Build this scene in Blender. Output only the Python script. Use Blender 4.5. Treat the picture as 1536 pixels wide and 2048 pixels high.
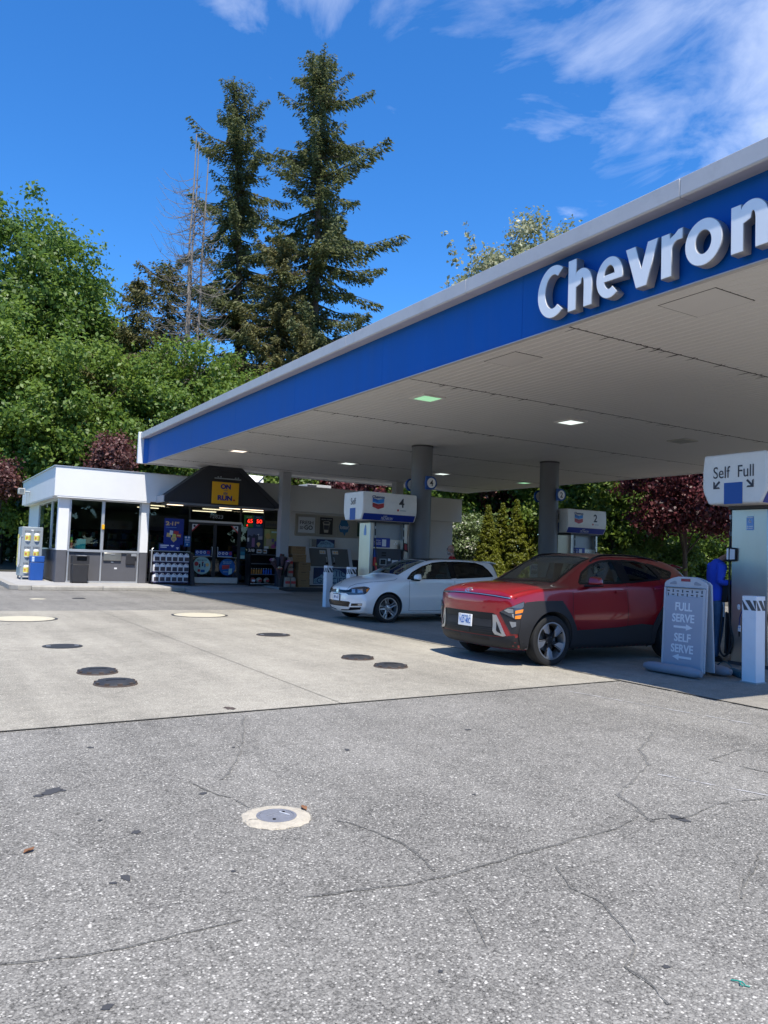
import bpy, bmesh, math, random
import numpy as np
from mathutils import Vector, Matrix
from mathutils.bvhtree import BVHTree

for _o in list(bpy.data.objects):
    bpy.data.objects.remove(_o)
scene = bpy.context.scene
COL = scene.collection
rad = math.radians

# ------------------------------------------------------------------ camera
cam_data = bpy.data.cameras.new('camera')
cam = bpy.data.objects.new('camera', cam_data)
COL.objects.link(cam)
_r = Vector((0.85341, -0.52005, 0.03522))
_u = Vector((-0.06022, -0.03125, 0.9977))
_r.normalize()
_b = _r.cross(_u).normalized()
_u = _b.cross(_r)
cam.matrix_world = Matrix(((_r.x, _u.x, _b.x, 0), (_r.y, _u.y, _b.y, 0), (_r.z, _u.z, _b.z, 1.47), (0, 0, 0, 1)))
cam_data.sensor_fit = 'HORIZONTAL'
cam_data.sensor_width = 36.0
cam_data.lens = 36.0 * 1545.8 / 1536.0
cam_data.clip_start = 0.05
cam_data.clip_end = 3000
scene.camera = cam
scene.render.resolution_x, scene.render.resolution_y = 768, 1024

# ------------------------------------------------------------------ exposure
scene.view_settings.view_transform = 'Standard'
scene.view_settings.look = 'None'
scene.view_settings.gamma = 1
scene.view_settings.use_curve_mapping = False
scene.view_settings.exposure = 0.47
scene.cycles.max_bounces = 7
scene.cycles.diffuse_bounces = 4
scene.cycles.glossy_bounces = 4
scene.cycles.transmission_bounces = 6
scene.cycles.transparent_max_bounces = 10
scene.cycles.caustics_reflective = False
scene.cycles.caustics_refractive = False
scene.cycles.use_denoising = True
scene.cycles.sample_clamp_indirect = 6

# ------------------------------------------------------------------ sun and sky
SUN = Vector((-0.125, -0.50, 1.0)).normalized()      # direction towards the sun
world = bpy.data.worlds.new('World')
scene.world = world
world.use_nodes = True
wn, wl = world.node_tree.nodes, world.node_tree.links
wn.clear()
w_out = wn.new('ShaderNodeOutputWorld')
w_bg = wn.new('ShaderNodeBackground')
w_bg.inputs['Strength'].default_value = 0.15
w_sky = wn.new('ShaderNodeTexSky')
w_sky.sky_type = 'NISHITA'
w_sky.sun_disc = False
w_sky.sun_elevation = math.asin(SUN.z)
w_sky.sun_rotation = math.atan2(SUN.x, SUN.y)
w_sky.altitude = 300
w_sky.air_density = 1.0
w_sky.dust_density = 0.0
w_sky.ozone_density = 6.0
w_hs = wn.new('ShaderNodeHueSaturation')
w_hs.inputs['Saturation'].default_value = 1.2
w_hs.inputs['Value'].default_value = 1.0
wl.new(w_sky.outputs[0], w_hs.inputs['Color'])
w_tc = wn.new('ShaderNodeTexCoord')
w_sep = wn.new('ShaderNodeSeparateXYZ')
wl.new(w_tc.outputs['Generated'], w_sep.inputs[0])
def w_math(op, a, b=None, clamp=False):
    n = wn.new('ShaderNodeMath'); n.operation = op; n.use_clamp = clamp
    for i, v in enumerate((a, b)):
        if v is None: continue
        if isinstance(v, (int, float)): n.inputs[i].default_value = v
        else: wl.new(v, n.inputs[i])
    return n.outputs[0]
w_z = w_math('MAXIMUM', w_sep.outputs['Z'], 0.06)
w_px = w_math('DIVIDE', w_sep.outputs['X'], w_z)
w_py = w_math('DIVIDE', w_sep.outputs['Y'], w_z)
w_cmb = wn.new('ShaderNodeCombineXYZ')
wl.new(w_px, w_cmb.inputs['X']); wl.new(w_py, w_cmb.inputs['Y'])
def w_noise(scale, detail, rough, loc, stretch=(1, 1, 1), rot=0, dist=0.0):
    m = wn.new('ShaderNodeMapping')
    m.inputs['Location'].default_value = loc
    m.inputs['Scale'].default_value = stretch
    m.inputs['Rotation'].default_value = (0, 0, rot)
    wl.new(w_cmb.outputs[0], m.inputs['Vector'])
    n = wn.new('ShaderNodeTexNoise')
    n.inputs['Scale'].default_value = scale
    n.inputs['Detail'].default_value = detail
    n.inputs['Roughness'].default_value = rough
    n.inputs['Distortion'].default_value = dist
    wl.new(m.outputs[0], n.inputs['Vector'])
    return n.outputs['Fac']
w_big = w_noise(1.3, 3, 0.5, (3.1, 1.7, 0))
w_wisp = w_noise(3.4, 9, 0.58, (0.4, 5.3, 0), (1.0, 0.78, 1), rad(35), 0.5)
# the cloud field thins out towards the far (+Y) horizon
w_dir = w_math('MINIMUM', w_math('MULTIPLY', w_math('SUBTRACT', 1.36, w_py), 0.75), 0.22)
w_cov = w_math('ADD', w_math('ADD', w_math('MULTIPLY', w_wisp, 1.3), w_math('MULTIPLY', w_big, 0.55)), w_dir)
w_fac = w_math('MULTIPLY', w_math('SUBTRACT', w_math('ADD', w_cov, w_math('MINIMUM', w_math('MULTIPLY', w_math('SUBTRACT', w_px, 0.95), 0.10), 0.06)), 0.98), 1.25, True)
w_low = w_math('MULTIPLY', w_math('SUBTRACT', w_sep.outputs['Z'], 0.02), 6.0, True)
w_fac = w_math('MULTIPLY', w_math('MULTIPLY', w_fac, 0.66), w_low)
w_mix = wn.new('ShaderNodeMixRGB')
w_mix.inputs['Color2'].default_value = (8.2, 8.4, 8.8, 1)
wl.new(w_fac, w_mix.inputs['Fac'])
w_tint = wn.new('ShaderNodeMixRGB'); w_tint.blend_type = 'MULTIPLY'; w_tint.inputs['Fac'].default_value = 1
w_tint.inputs['Color2'].default_value = (0.75, 1.0, 1.17, 1)          # the camera's deep blue rendering of the sky
wl.new(w_hs.outputs[0], w_tint.inputs['Color1'])
wl.new(w_tint.outputs[0], w_mix.inputs['Color1'])
wl.new(w_mix.outputs[0], w_bg.inputs['Color'])
wl.new(w_bg.outputs[0], w_out.inputs['Surface'])

sun_data = bpy.data.lights.new('sun', 'SUN')
sun_data.energy = 5.0
sun_data.angle = rad(0.53)
sun_data.color = (1.0, 0.945, 0.85)
sun = bpy.data.objects.new('sun', sun_data)
COL.objects.link(sun)
sun.rotation_euler = SUN.to_track_quat('Z', 'Y').to_euler()

# ------------------------------------------------------------------ helpers: objects
def tag(o, label=None, cat=None, group=None, kind=None):
    if label: o['label'] = label
    if cat: o['category'] = cat
    if group: o['group'] = group
    if kind: o['kind'] = kind
    return o

def thing(name, label, cat, loc=(0, 0, 0), rz=0.0, group=None):
    o = bpy.data.objects.new(name, None)
    COL.objects.link(o)
    o.location = loc
    o.rotation_euler = (0, 0, rz)
    o.empty_display_size = 0.1
    return tag(o, label, cat, group)

def link_mesh(name, me, parent=None, loc=None):
    o = bpy.data.objects.new(name, me)
    COL.objects.link(o)
    if parent is not None: o.parent = parent
    if loc is not None: o.location = loc
    return o

def dup(root, loc=None, rz=None, label=None):
    r = root.copy(); COL.objects.link(r)
    if loc is not None: r.location = loc
    if rz is not None: r.rotation_euler = (0, 0, rz)
    if label: r['label'] = label
    for ch in list(root.children):
        c = ch.copy(); COL.objects.link(c); c.parent = r
        for g in list(ch.children):
            d = g.copy(); COL.objects.link(d); d.parent = c
    return r

class Frame:
    """A flat working plane: a to the right, b up, c out towards the viewer."""
    def __init__(s, o, right, up):
        s.o = Vector(o); s.r = Vector(right).normalized(); s.u = Vector(up).normalized(); s.n = s.r.cross(s.u)
    def p(s, a, b, c=0.0):
        return s.o + s.r * a + s.u * b + s.n * c

class MB:
    def __init__(s):
        s.v = []; s.f = []
    def add(s, vs, fs):
        k = len(s.v)
        s.v += [tuple(v) for v in vs]
        s.f += [tuple(i + k for i in f) for f in fs]
        return s
    def hexa(s, p):      # 8 points: bottom ring 0-3, top ring 4-7
        return s.add(p, [(3, 2, 1, 0), (4, 5, 6, 7), (0, 1, 5, 4), (1, 2, 6, 5), (2, 3, 7, 6), (3, 0, 4, 7)])
    def box(s, x0, x1, y0, y1, z0, z1):
        return s.hexa([(x0, y0, z0), (x1, y0, z0), (x1, y1, z0), (x0, y1, z0), (x0, y0, z1), (x1, y0, z1), (x1, y1, z1), (x0, y1, z1)])
    def fbox(s, fr, a0, a1, b0, b1, c0, c1):
        return s.hexa([fr.p(a0, b0, c0), fr.p(a1, b0, c0), fr.p(a1, b1, c0), fr.p(a0, b1, c0), fr.p(a0, b0, c1), fr.p(a1, b0, c1), fr.p(a1, b1, c1), fr.p(a0, b1, c1)])
    def prism(s, fr, poly, c0, c1):
        n = len(poly)
        vs = [fr.p(a, b, c0) for a, b in poly] + [fr.p(a, b, c1) for a, b in poly]
        fs = [tuple(range(n - 1, -1, -1)), tuple(range(n, 2 * n))]
        fs += [(i, (i + 1) % n, n + (i + 1) % n, n + i) for i in range(n)]
        return s.add(vs, fs)
    def cyl(s, p0, p1, r0, r1=None, n=16, caps=True):
        r1 = r0 if r1 is None else r1
        p0, p1 = Vector(p0), Vector(p1)
        d = (p1 - p0).normalized()
        a = d.orthogonal().normalized(); b = d.cross(a)
        vs = []
        for p, r in ((p0, r0), (p1, r1)):
            for i in range(n):
                t = 2 * math.pi * i / n
                vs.append(p + (a * math.cos(t) + b * math.sin(t)) * r)
        fs = [(i, (i + 1) % n, n + (i + 1) % n, n + i) for i in range(n)]
        if caps: fs += [tuple(range(n - 1, -1, -1)), tuple(range(n, 2 * n))]
        return s.add(vs, fs)
    def tube(s, pts, r, n=8, closed=False):
        pts = [Vector(p) for p in pts]; m = len(pts)
        rs = r if isinstance(r, (list, tuple)) else [r] * m
        ref = None; k = len(s.v); rings = []
        for i, p in enumerate(pts):
            d = (pts[min(i + 1, m - 1)] - pts[max(i - 1, 0)])
            if d.length < 1e-9: d = Vector((0, 0, 1))
            d.normalize()
            if ref is None: a = d.orthogonal().normalized()
            else:
                a = ref - d * ref.dot(d)
                a = a.normalized() if a.length > 1e-6 else d.orthogonal().normalized()
            ref = a; b = d.cross(a)
            rings.append([p + (a * math.cos(2 * math.pi * j / n) + b * math.sin(2 * math.pi * j / n)) * rs[i] for j in range(n)])
        vs = [v for ring in rings for v in ring]
        fs = [(i * n + j, i * n + (j + 1) % n, (i + 1) * n + (j + 1) % n, (i + 1) * n + j) for i in range(m - 1) for j in range(n)]
        fs += [tuple(range(n - 1, -1, -1)), tuple(range((m - 1) * n, m * n))]
        return s.add(vs, fs)
    def lathe(s, o, axis, prof, n=32, closed=False):
        """prof: (radius, height) pairs along axis"""
        o = Vector(o); d = Vector(axis).normalized()
        a = d.orthogonal().normalized(); b = d.cross(a); m = len(prof)
        vs = []
        for r, h in prof:
            for j in range(n):
                t = 2 * math.pi * j / n
                vs.append(o + d * h + (a * math.cos(t) + b * math.sin(t)) * r)
        fs = [(i * n + j, i * n + (j + 1) % n, ((i + 1) % m) * n + (j + 1) % n, ((i + 1) % m) * n + j) for i in range(m if closed else m - 1) for j in range(n)]
        if not closed:
            fs += [tuple(range(n - 1, -1, -1)), tuple(range((m - 1) * n, m * n))]
        return s.add(vs, fs)
    def ball(s, c, rx, ry, rz, n=16, m=10):
        c = Vector(c); vs = []
        for i in range(1, m):
            ph = math.pi * i / m
            for j in range(n):
                t = 2 * math.pi * j / n
                vs.append((c.x + rx * math.sin(ph) * math.cos(t), c.y + ry * math.sin(ph) * math.sin(t), c.z + rz * math.cos(ph)))
        vs += [(c.x, c.y, c.z + rz), (c.x, c.y, c.z - rz)]
        k = (m - 1) * n
        fs = [(i * n + j, (i + 1) * n + j, (i + 1) * n + (j + 1) % n, i * n + (j + 1) % n) for i in range(m - 2) for j in range(n)]
        fs += [(k, j, (j + 1) % n) for j in range(n)] + [(k + 1, (m - 2) * n + (j + 1) % n, (m - 2) * n + j) for j in range(n)]
        return s.add(vs, fs)
    def mesh(s, name, mat, bevel=0.0, smooth=None, seg=2):
        me = bpy.data.meshes.new(name)
        me.from_pydata(s.v, [], s.f)
        bm = bmesh.new(); bm.from_mesh(me)
        bmesh.ops.recalc_face_normals(bm, faces=bm.faces)
        if bevel:
            es = [e for e in bm.edges if len(e.link_faces) == 2 and e.calc_face_angle(0) > 0.5]
            r = bmesh.ops.bevel(bm, geom=es, offset=bevel, segments=seg, affect='EDGES', profile=0.5, clamp_overlap=True)
            for f in r['faces']: f.smooth = True      # only the rounded edges are smooth, big faces stay flat
        bm.to_mesh(me); bm.free()
        if mat is not None: me.materials.append(mat)
        if smooth: smooth_mesh(me)
        return me
    def build(s, name, mat, parent=None, bevel=0.0, smooth=None, seg=2, loc=None):
        return link_mesh(name, s.mesh(name, mat, bevel, smooth, seg), parent, loc)

def smooth_mesh(me, angle=35):
    me.polygons.foreach_set('use_smooth', [True] * len(me.polygons))
    try: me.set_sharp_from_angle(angle=rad(angle))
    except Exception: pass

_tmp = bpy.data.scenes.new('workshop')               # empty scene to evaluate text, curves and modifiers quickly
def eval_mesh(o):
    for c in list(o.users_collection): c.objects.unlink(o)
    _tmp.collection.objects.link(o)
    vl = _tmp.view_layers[0]; vl.update()
    me = bpy.data.meshes.new_from_object(o.evaluated_get(vl.depsgraph))
    _tmp.collection.objects.unlink(o)
    return me

def text_mesh(body, fr, a0, a1, b0, b1, c, depth, mat, bold=0.0, shear=0.0, space=1.0, keep=False, arch=0.0):
    """Lettering fitted to the box a0..a1 by b0..b1 of a frame, standing depth out of c."""
    cu = bpy.data.curves.new('txt', 'FONT')
    cu.body = body; cu.size = 1; cu.offset = bold; cu.shear = shear; cu.space_character = space
    cu.extrude = 0.5; cu.resolution_u = 4
    o = bpy.data.objects.new('txt', cu); COL.objects.link(o)
    me = eval_mesh(o)
    bpy.data.objects.remove(o); bpy.data.curves.remove(cu)
    n = len(me.vertices); co = np.empty(n * 3); me.vertices.foreach_get('co', co); co = co.reshape(-1, 3)
    lo, hi = co.min(0), co.max(0)
    sx = (a1 - a0) / max(hi[0] - lo[0], 1e-6); sy = (b1 - b0) / max(hi[1] - lo[1], 1e-6)
    if keep: sx = sy = min(sx, sy)
    A = a0 + (co[:, 0] - lo[0]) * sx; B = b0 + (co[:, 1] - lo[1]) * sy
    if keep: A += (a1 - a0 - (hi[0] - lo[0]) * sx) / 2
    Cc = c + (co[:, 2] + 0.5) * depth
    P = np.array(fr.o)[None] + A[:, None] * np.array(fr.r) + B[:, None] * np.array(fr.u) + Cc[:, None] * np.array(fr.n)
    me.vertices.foreach_set('co', P.ravel()); me.update()
    me.materials.clear(); me.materials.append(mat)
    return me

def text(name, body, fr, a0, a1, b0, b1, c, depth, mat, parent, **k):
    return link_mesh(name, text_mesh(body, fr, a0, a1, b0, b1, c, depth, mat, **k), parent)

# ------------------------------------------------------------------ helpers: materials
def nodes_of(m):
    return m.node_tree.nodes, m.node_tree.links

def pmat(name, col, rough=0.5, metal=0.0, var=0.0, vscale=3.0, bump=0.0, bscale=60.0, spec=0.5, coat=0.0, emit=None, estr=0.0, dirt=0.0, dcol=(0.05, 0.045, 0.04), stretch=None):
    m = bpy.data.materials.new(name); m.use_nodes = True
    n, l = nodes_of(m); b = n['Principled BSDF']
    c4 = (*col, 1)
    b.inputs['Base Color'].default_value = c4
    b.inputs['Roughness'].default_value = rough
    b.inputs['Metallic'].default_value = metal
    b.inputs['Specular IOR Level'].default_value = spec
    if coat:
        b.inputs['Coat Weight'].default_value = coat; b.inputs['Coat Roughness'].default_value = 0.03
    if emit:
        b.inputs['Emission Color'].default_value = (*emit, 1); b.inputs['Emission Strength'].default_value = estr
    if var or bump or dirt:
        tc = n.new('ShaderNodeTexCoord'); src = tc.outputs['Object']
        if stretch:
            mp = n.new('ShaderNodeMapping'); mp.inputs['Scale'].default_value = stretch
            l.new(src, mp.inputs['Vector']); src = mp.outputs[0]
    if var or dirt:
        nz = n.new('ShaderNodeTexNoise'); nz.inputs['Scale'].default_value = vscale; nz.inputs['Detail'].default_value = 6
        nz.inputs['Roughness'].default_value = 0.65
        l.new(src, nz.inputs['Vector'])
        cr = n.new('ShaderNodeMapRange'); cr.inputs['From Min'].default_value = 0.3; cr.inputs['From Max'].default_value = 0.7
        cr.inputs['To Min'].default_value = 1 - var; cr.inputs['To Max'].default_value = 1 + var
        l.new(nz.outputs['Fac'], cr.inputs['Value'])
        mx = n.new('ShaderNodeVectorMath'); mx.operation = 'SCALE'; mx.inputs[0].default_value = col
        l.new(cr.outputs[0], mx.inputs['Scale'])
        out = mx.outputs[0]
        if dirt:
            n2 = n.new('ShaderNodeTexNoise'); n2.inputs['Scale'].default_value = vscale * 2.3; n2.inputs['Detail'].default_value = 9
            n2.inputs['Roughness'].default_value = 0.7
            l.new(src, n2.inputs['Vector'])
            r2 = n.new('ShaderNodeMapRange'); r2.inputs['From Min'].default_value = 0.52; r2.inputs['From Max'].default_value = 0.75
            r2.inputs['To Max'].default_value = dirt
            l.new(n2.outputs['Fac'], r2.inputs['Value'])
            m2 = n.new('ShaderNodeMixRGB'); m2.inputs['Color2'].default_value = (*dcol, 1)
            l.new(r2.outputs[0], m2.inputs['Fac']); l.new(out, m2.inputs['Color1']); out = m2.outputs[0]
        l.new(out, b.inputs['Base Color'])
        rr = n.new('ShaderNodeMapRange'); rr.inputs['To Min'].default_value = max(rough - 0.08, 0.02); rr.inputs['To Max'].default_value = min(rough + 0.08, 1)
        l.new(nz.outputs['Fac'], rr.inputs['Value']); l.new(rr.outputs[0], b.inputs['Roughness'])
    if bump:
        nb = n.new('ShaderNodeTexNoise'); nb.inputs['Scale'].default_value = bscale; nb.inputs['Detail'].default_value = 4
        l.new(src, nb.inputs['Vector'])
        bp = n.new('ShaderNodeBump'); bp.inputs['Strength'].default_value = bump; bp.inputs['Distance'].default_value = 0.02
        l.new(nb.outputs['Fac'], bp.inputs['Height']); l.new(bp.outputs[0], b.inputs['Normal'])
    return m

def glass_mat(name, tint=(0.55, 0.6, 0.6), clear=0.6, rough=0.01, ior=1.55):
    """thin pane: tinted see-through with a Fresnel reflection"""
    m = bpy.data.materials.new(name); m.use_nodes = True
    n, l = nodes_of(m); n.clear()
    o = n.new('ShaderNodeOutputMaterial'); t = n.new('ShaderNodeBsdfTransparent'); g = n.new('ShaderNodeBsdfGlossy')
    t.inputs['Color'].default_value = (*[c * clear for c in tint], 1)
    g.inputs['Roughness'].default_value = rough; g.inputs['Color'].default_value = (0.95, 1, 1, 1)
    fr = n.new('ShaderNodeFresnel'); fr.inputs['IOR'].default_value = ior
    mx = n.new('ShaderNodeMixShader')
    ge = n.new('ShaderNodeNewGeometry'); sb = n.new('ShaderNodeMath'); sb.operation = 'SUBTRACT'; sb.inputs[0].default_value = 1
    ml = n.new('ShaderNodeMath'); ml.operation = 'MULTIPLY'          # only the outer face mirrors; no total reflection inside the sheet
    l.new(ge.outputs['Backfacing'], sb.inputs[1]); l.new(sb.outputs[0], ml.inputs[0]); l.new(fr.outputs[0], ml.inputs[1])
    l.new(ml.outputs[0], mx.inputs[0]); l.new(t.outputs[0], mx.inputs[1]); l.new(g.outputs[0], mx.inputs[2])
    l.new(mx.outputs[0], o.inputs['Surface'])
    return m
# ------------------------------------------------------------------ materials
def asphalt_mat(name, base, contrast=1.0, warm=0.0, stone=75.0):
    m = bpy.data.materials.new(name); m.use_nodes = True
    n, l = nodes_of(m); b = n['Principled BSDF']
    b.inputs['Roughness'].default_value = 0.88; b.inputs['Specular IOR Level'].default_value = 0.3
    tc = n.new('ShaderNodeTexCoord')
    def vor(sc, feat='F1'):
        v = n.new('ShaderNodeTexVoronoi'); v.inputs['Scale'].default_value = sc; v.feature = feat
        l.new(tc.outputs['Object'], v.inputs['Vector']); return v
    def noise(sc, det=4, rg=0.6):
        v = n.new('ShaderNodeTexNoise'); v.inputs['Scale'].default_value = sc; v.inputs['Detail'].default_value = det; v.inputs['Roughness'].default_value = rg
        l.new(tc.outputs['Object'], v.inputs['Vector']); return v
    def mrange(src, a, bb, c, d):
        r = n.new('ShaderNodeMapRange'); r.inputs['From Min'].default_value = a; r.inputs['From Max'].default_value = bb
        r.inputs['To Min'].default_value = c; r.inputs['To Max'].default_value = d
        l.new(src, r.inputs['Value']); return r.outputs[0]
    def mth(op, a, bb):
        q = n.new('ShaderNodeMath'); q.operation = op
        for i, v in enumerate((a, bb)):
            if isinstance(v, (int, float)): q.inputs[i].default_value = v
            else: l.new(v, q.inputs[i])
        return q.outputs[0]
    v1 = vor(stone); v2 = vor(stone * 2.3); v3 = vor(stone * 0.45)
    def rnd(v):
        s = n.new('ShaderNodeSeparateColor'); l.new(v.outputs['Color'], s.inputs[0]); return s
    r1, r2, r3 = rnd(v1), rnd(v2), rnd(v3)
    # each stone has its own grey; a few are white quartz, a few nearly black
    g1 = mrange(r1.outputs[0], 0, 1, -0.30 * contrast, 0.30 * contrast)
    wq = mrange(r1.outputs[1], 0.80, 0.88, 0, 1.25 * contrast)
    wq = mth('MULTIPLY', wq, mrange(v1.outputs['Distance'], 0.30, 0.5, 1, 0))
    bk = mrange(r2.outputs[0], 0.80, 0.92, 0, -0.38 * contrast)
    g2 = mrange(r2.outputs[1], 0, 1, -0.20 * contrast, 0.22 * contrast)
    big = mth('MULTIPLY', mrange(r3.outputs[0], 0.90, 0.92, 0, 1.5 * contrast), mrange(v3.outputs['Distance'], 0.2, 0.36, 1, 0))
    gap = mrange(v1.outputs['Distance'], 0.35, 0.75, 0, -0.30 * contrast)
    lg = mrange(noise(0.45, 6, 0.6).outputs['Fac'], 0.3, 0.7, -0.17, 0.15)
    md = mrange(noise(6.0, 5).outputs['Fac'], 0.3, 0.7, -0.09, 0.09)
    mp = n.new('ShaderNodeMapping'); mp.inputs['Scale'].default_value = (1.5, 0.10, 1); mp.inputs['Rotation'].default_value = (0, 0, 0.12)
    l.new(tc.outputs['Object'], mp.inputs['Vector'])
    tn = n.new('ShaderNodeTexNoise'); tn.inputs['Scale'].default_value = 1.6; tn.inputs['Detail'].default_value = 5; l.new(mp.outputs[0], tn.inputs['Vector'])
    tyre = mrange(tn.outputs['Fac'], 0.32, 0.68, 0.07, -0.10)         # worn wheel tracks
    spot = mrange(noise(5.5, 3, 0.5).outputs['Fac'], 0.70, 0.76, 0, -0.20)   # old drips
    stn = mrange(noise(2.1, 7, 0.7).outputs['Fac'], 0.60, 0.78, 0, -0.22)
    tot = 1.0
    for t in (g1, wq, bk, g2, big, gap, lg, md, stn, tyre, spot): tot = mth('ADD', t, tot)
    tot = mth('MAXIMUM', tot, 0.12)
    sc = n.new('ShaderNodeVectorMath'); sc.operation = 'SCALE'; sc.inputs[0].default_value = base
    l.new(tot, sc.inputs['Scale']); l.new(sc.outputs[0], b.inputs['Base Color'])
    bp = n.new('ShaderNodeBump'); bp.inputs['Strength'].default_value = 0.55; bp.inputs['Distance'].default_value = 0.006
    h = mth('ADD', mth('MULTIPLY', v1.outputs['Distance'], -1.0), mth('MULTIPLY', v2.outputs['Distance'], -0.6))
    l.new(h, bp.inputs['Height']); l.new(bp.outputs[0], b.inputs['Normal'])
    return m

M = {}
M['asphalt'] = asphalt_mat('asphalt', (0.236, 0.223, 0.198), 0.92, stone=95)
M['crack_dirt'] = asphalt_mat('stained asphalt', (0.195, 0.187, 0.168), 0.9, stone=95)
M['apron'] = asphalt_mat('exposed concrete', (0.345, 0.318, 0.262), 0.55, stone=110)
M['bay'] = asphalt_mat('bay concrete', (0.27, 0.248, 0.21), 0.25, stone=60)
M['kerb'] = pmat('kerb concrete', (0.33, 0.31, 0.27), 0.9, var=0.18, vscale=4, bump=0.4, bscale=40, dirt=0.5, dcol=(0.12, 0.11, 0.10))
M['walk'] = pmat('walk concrete', (0.36, 0.35, 0.33), 0.9, var=0.12, vscale=2, bump=0.2, bscale=50, dirt=0.3, dcol=(0.2, 0.19, 0.17))
M['crack'] = pmat('crack', (0.125, 0.12, 0.112), 0.95)
M['stain'] = pmat('tar stain', (0.05, 0.05, 0.052), 0.8)
M['joint'] = pmat('joint', (0.13, 0.12, 0.10), 0.95)
M['paint'] = pmat('worn white paint', (0.38, 0.37, 0.36), 0.8, var=0.2, vscale=9, dirt=0.9, dcol=(0.22, 0.21, 0.2))
M['cast_iron'] = pmat('cast iron', (0.055, 0.056, 0.06), 0.55, metal=0.5, var=0.2, vscale=9, bump=0.2, bscale=90)
M['rust'] = pmat('rusty rim', (0.065, 0.047, 0.038), 0.85, var=0.4, vscale=14)
M['cream_lid'] = pmat('cream lid', (0.52, 0.47, 0.345), 0.75, var=0.08, vscale=4, dirt=0.2, dcol=(0.3, 0.25, 0.2))
M['collar'] = pmat('concrete collar', (0.46, 0.41, 0.325), 0.92, var=0.16, vscale=12, bump=0.6, bscale=60, dirt=0.4, dcol=(0.30, 0.24, 0.17))
M['lid_grey'] = pmat('grey lid', (0.22, 0.225, 0.25), 0.6, metal=0.3, var=0.12, vscale=20, bump=0.3, bscale=150)
M['grass'] = pmat('grass', (0.13, 0.16, 0.04), 0.9, var=0.35, vscale=5, bump=0.8, bscale=30)
M['soil'] = pmat('soil', (0.045, 0.042, 0.025), 0.95, var=0.4, vscale=1.5)
M['white_paint'] = pmat('white stucco', (0.74, 0.74, 0.73), 0.75, var=0.03, vscale=1.2, bump=0.06, bscale=120)
M['grey_wall'] = pmat('charcoal stucco', (0.095, 0.096, 0.108), 0.85, var=0.08, vscale=2, bump=0.35, bscale=150)
M['navy_band'] = pmat('navy wainscot', (0.030, 0.035, 0.055), 0.8, var=0.1, vscale=2)
M['gable'] = pmat('charcoal metal gable', (0.022, 0.024, 0.032), 0.55, var=0.08, vscale=1.5)
M['alu'] = pmat('aluminium frame', (0.62, 0.63, 0.64), 0.4, metal=0.75, var=0.05)
M['dark_frame'] = pmat('dark frame', (0.03, 0.03, 0.034), 0.45)
M['shopglass'] = glass_mat('shop glass', (0.80, 0.88, 0.86), 0.88)
M['carglass'] = glass_mat('car glass', (0.84, 0.92, 0.89), 0.92, ior=1.7)
M['tintglass'] = glass_mat('dark car glass', (0.75, 0.82, 0.82), 0.68, ior=1.65)
M['lampglass'] = glass_mat('lamp glass', (0.9, 0.93, 0.95), 0.9)
M['soffit'] = pmat('soffit metal', (0.675, 0.655, 0.63), 0.55, var=0.05, vscale=0.7, dirt=0.16, dcol=(0.25, 0.22, 0.19), stretch=(1, 0.25, 1))
M['soffit_dark'] = pmat('soffit seam', (0.05, 0.045, 0.042), 0.8)
M['gutter'] = pmat('gutter metal', (0.50, 0.48, 0.47), 0.5, metal=0.1, var=0.05, vscale=1.5, dirt=0.25, dcol=(0.25, 0.24, 0.22))
M['fascia'] = pmat('blue fascia', (0.0, 0.095, 0.39), 0.55, var=0.07, vscale=1.2, spec=0.25, dirt=0.10, dcol=(0.10, 0.16, 0.30), stretch=(1, 1.6, 0.25))
M['letter_face'] = pmat('letter face', (0.86, 0.86, 0.85), 0.35, var=0.02, vscale=4)
M['letter_side'] = pmat('letter return', (0.36, 0.345, 0.335), 0.4, metal=0.4)
M['column'] = pmat('grey column paint', (0.155, 0.16, 0.17), 0.5, var=0.04, vscale=1)
M['column_light'] = pmat('light column paint', (0.42, 0.43, 0.45), 0.6, var=0.04, vscale=1)
M['stainless'] = pmat('stainless steel', (0.52, 0.50, 0.45), 0.33, metal=0.92, var=0.08, vscale=2.5, stretch=(1, 1, 0.35))
M['header'] = pmat('pearl plastic', (0.76, 0.75, 0.71), 0.42, var=0.05, vscale=3, dirt=0.14, dcol=(0.4, 0.4, 0.4))
M['hdr_blue'] = pmat('sign blue', (0.006, 0.03, 0.26), 0.45)
M['hdr_royal'] = pmat('royal blue', (0.006, 0.075, 0.33), 0.45)
M['ink'] = pmat('dark ink', (0.035, 0.035, 0.045), 0.5)
M['inkblue'] = pmat('blue ink', (0.01, 0.03, 0.16), 0.5)
M['logo_cyan'] = pmat('logo light blue', (0.02, 0.23, 0.62), 0.4)
M['logo_blue'] = pmat('logo mid blue', (0.01, 0.10, 0.40), 0.4)
M['logo_red'] = pmat('logo red', (0.42, 0.035, 0.04), 0.4)
M['logo_dred'] = pmat('logo dark red', (0.27, 0.02, 0.03), 0.4)
M['console'] = pmat('console plastic', (0.045, 0.05, 0.062), 0.5, var=0.05, vscale=6)
M['black'] = pmat('black plastic', (0.010, 0.010, 0.011), 0.5, spec=0.3)
M['rubber'] = pmat('rubber', (0.012, 0.012, 0.013), 0.6)
M['red_plastic'] = pmat('red plastic', (0.45, 0.015, 0.012), 0.35)
M['blue_plastic'] = pmat('blue plastic', (0.012, 0.055, 0.24), 0.45)
M['white'] = pmat('white print', (0.78, 0.78, 0.78), 0.5)
M['white_bollard'] = pmat('bollard paint', (0.76, 0.77, 0.79), 0.6, var=0.03, vscale=3, dirt=0.10, dcol=(0.35, 0.33, 0.3))
M['stripe'] = pmat('bollard stripe', (0.05, 0.052, 0.06), 0.5)
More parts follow.
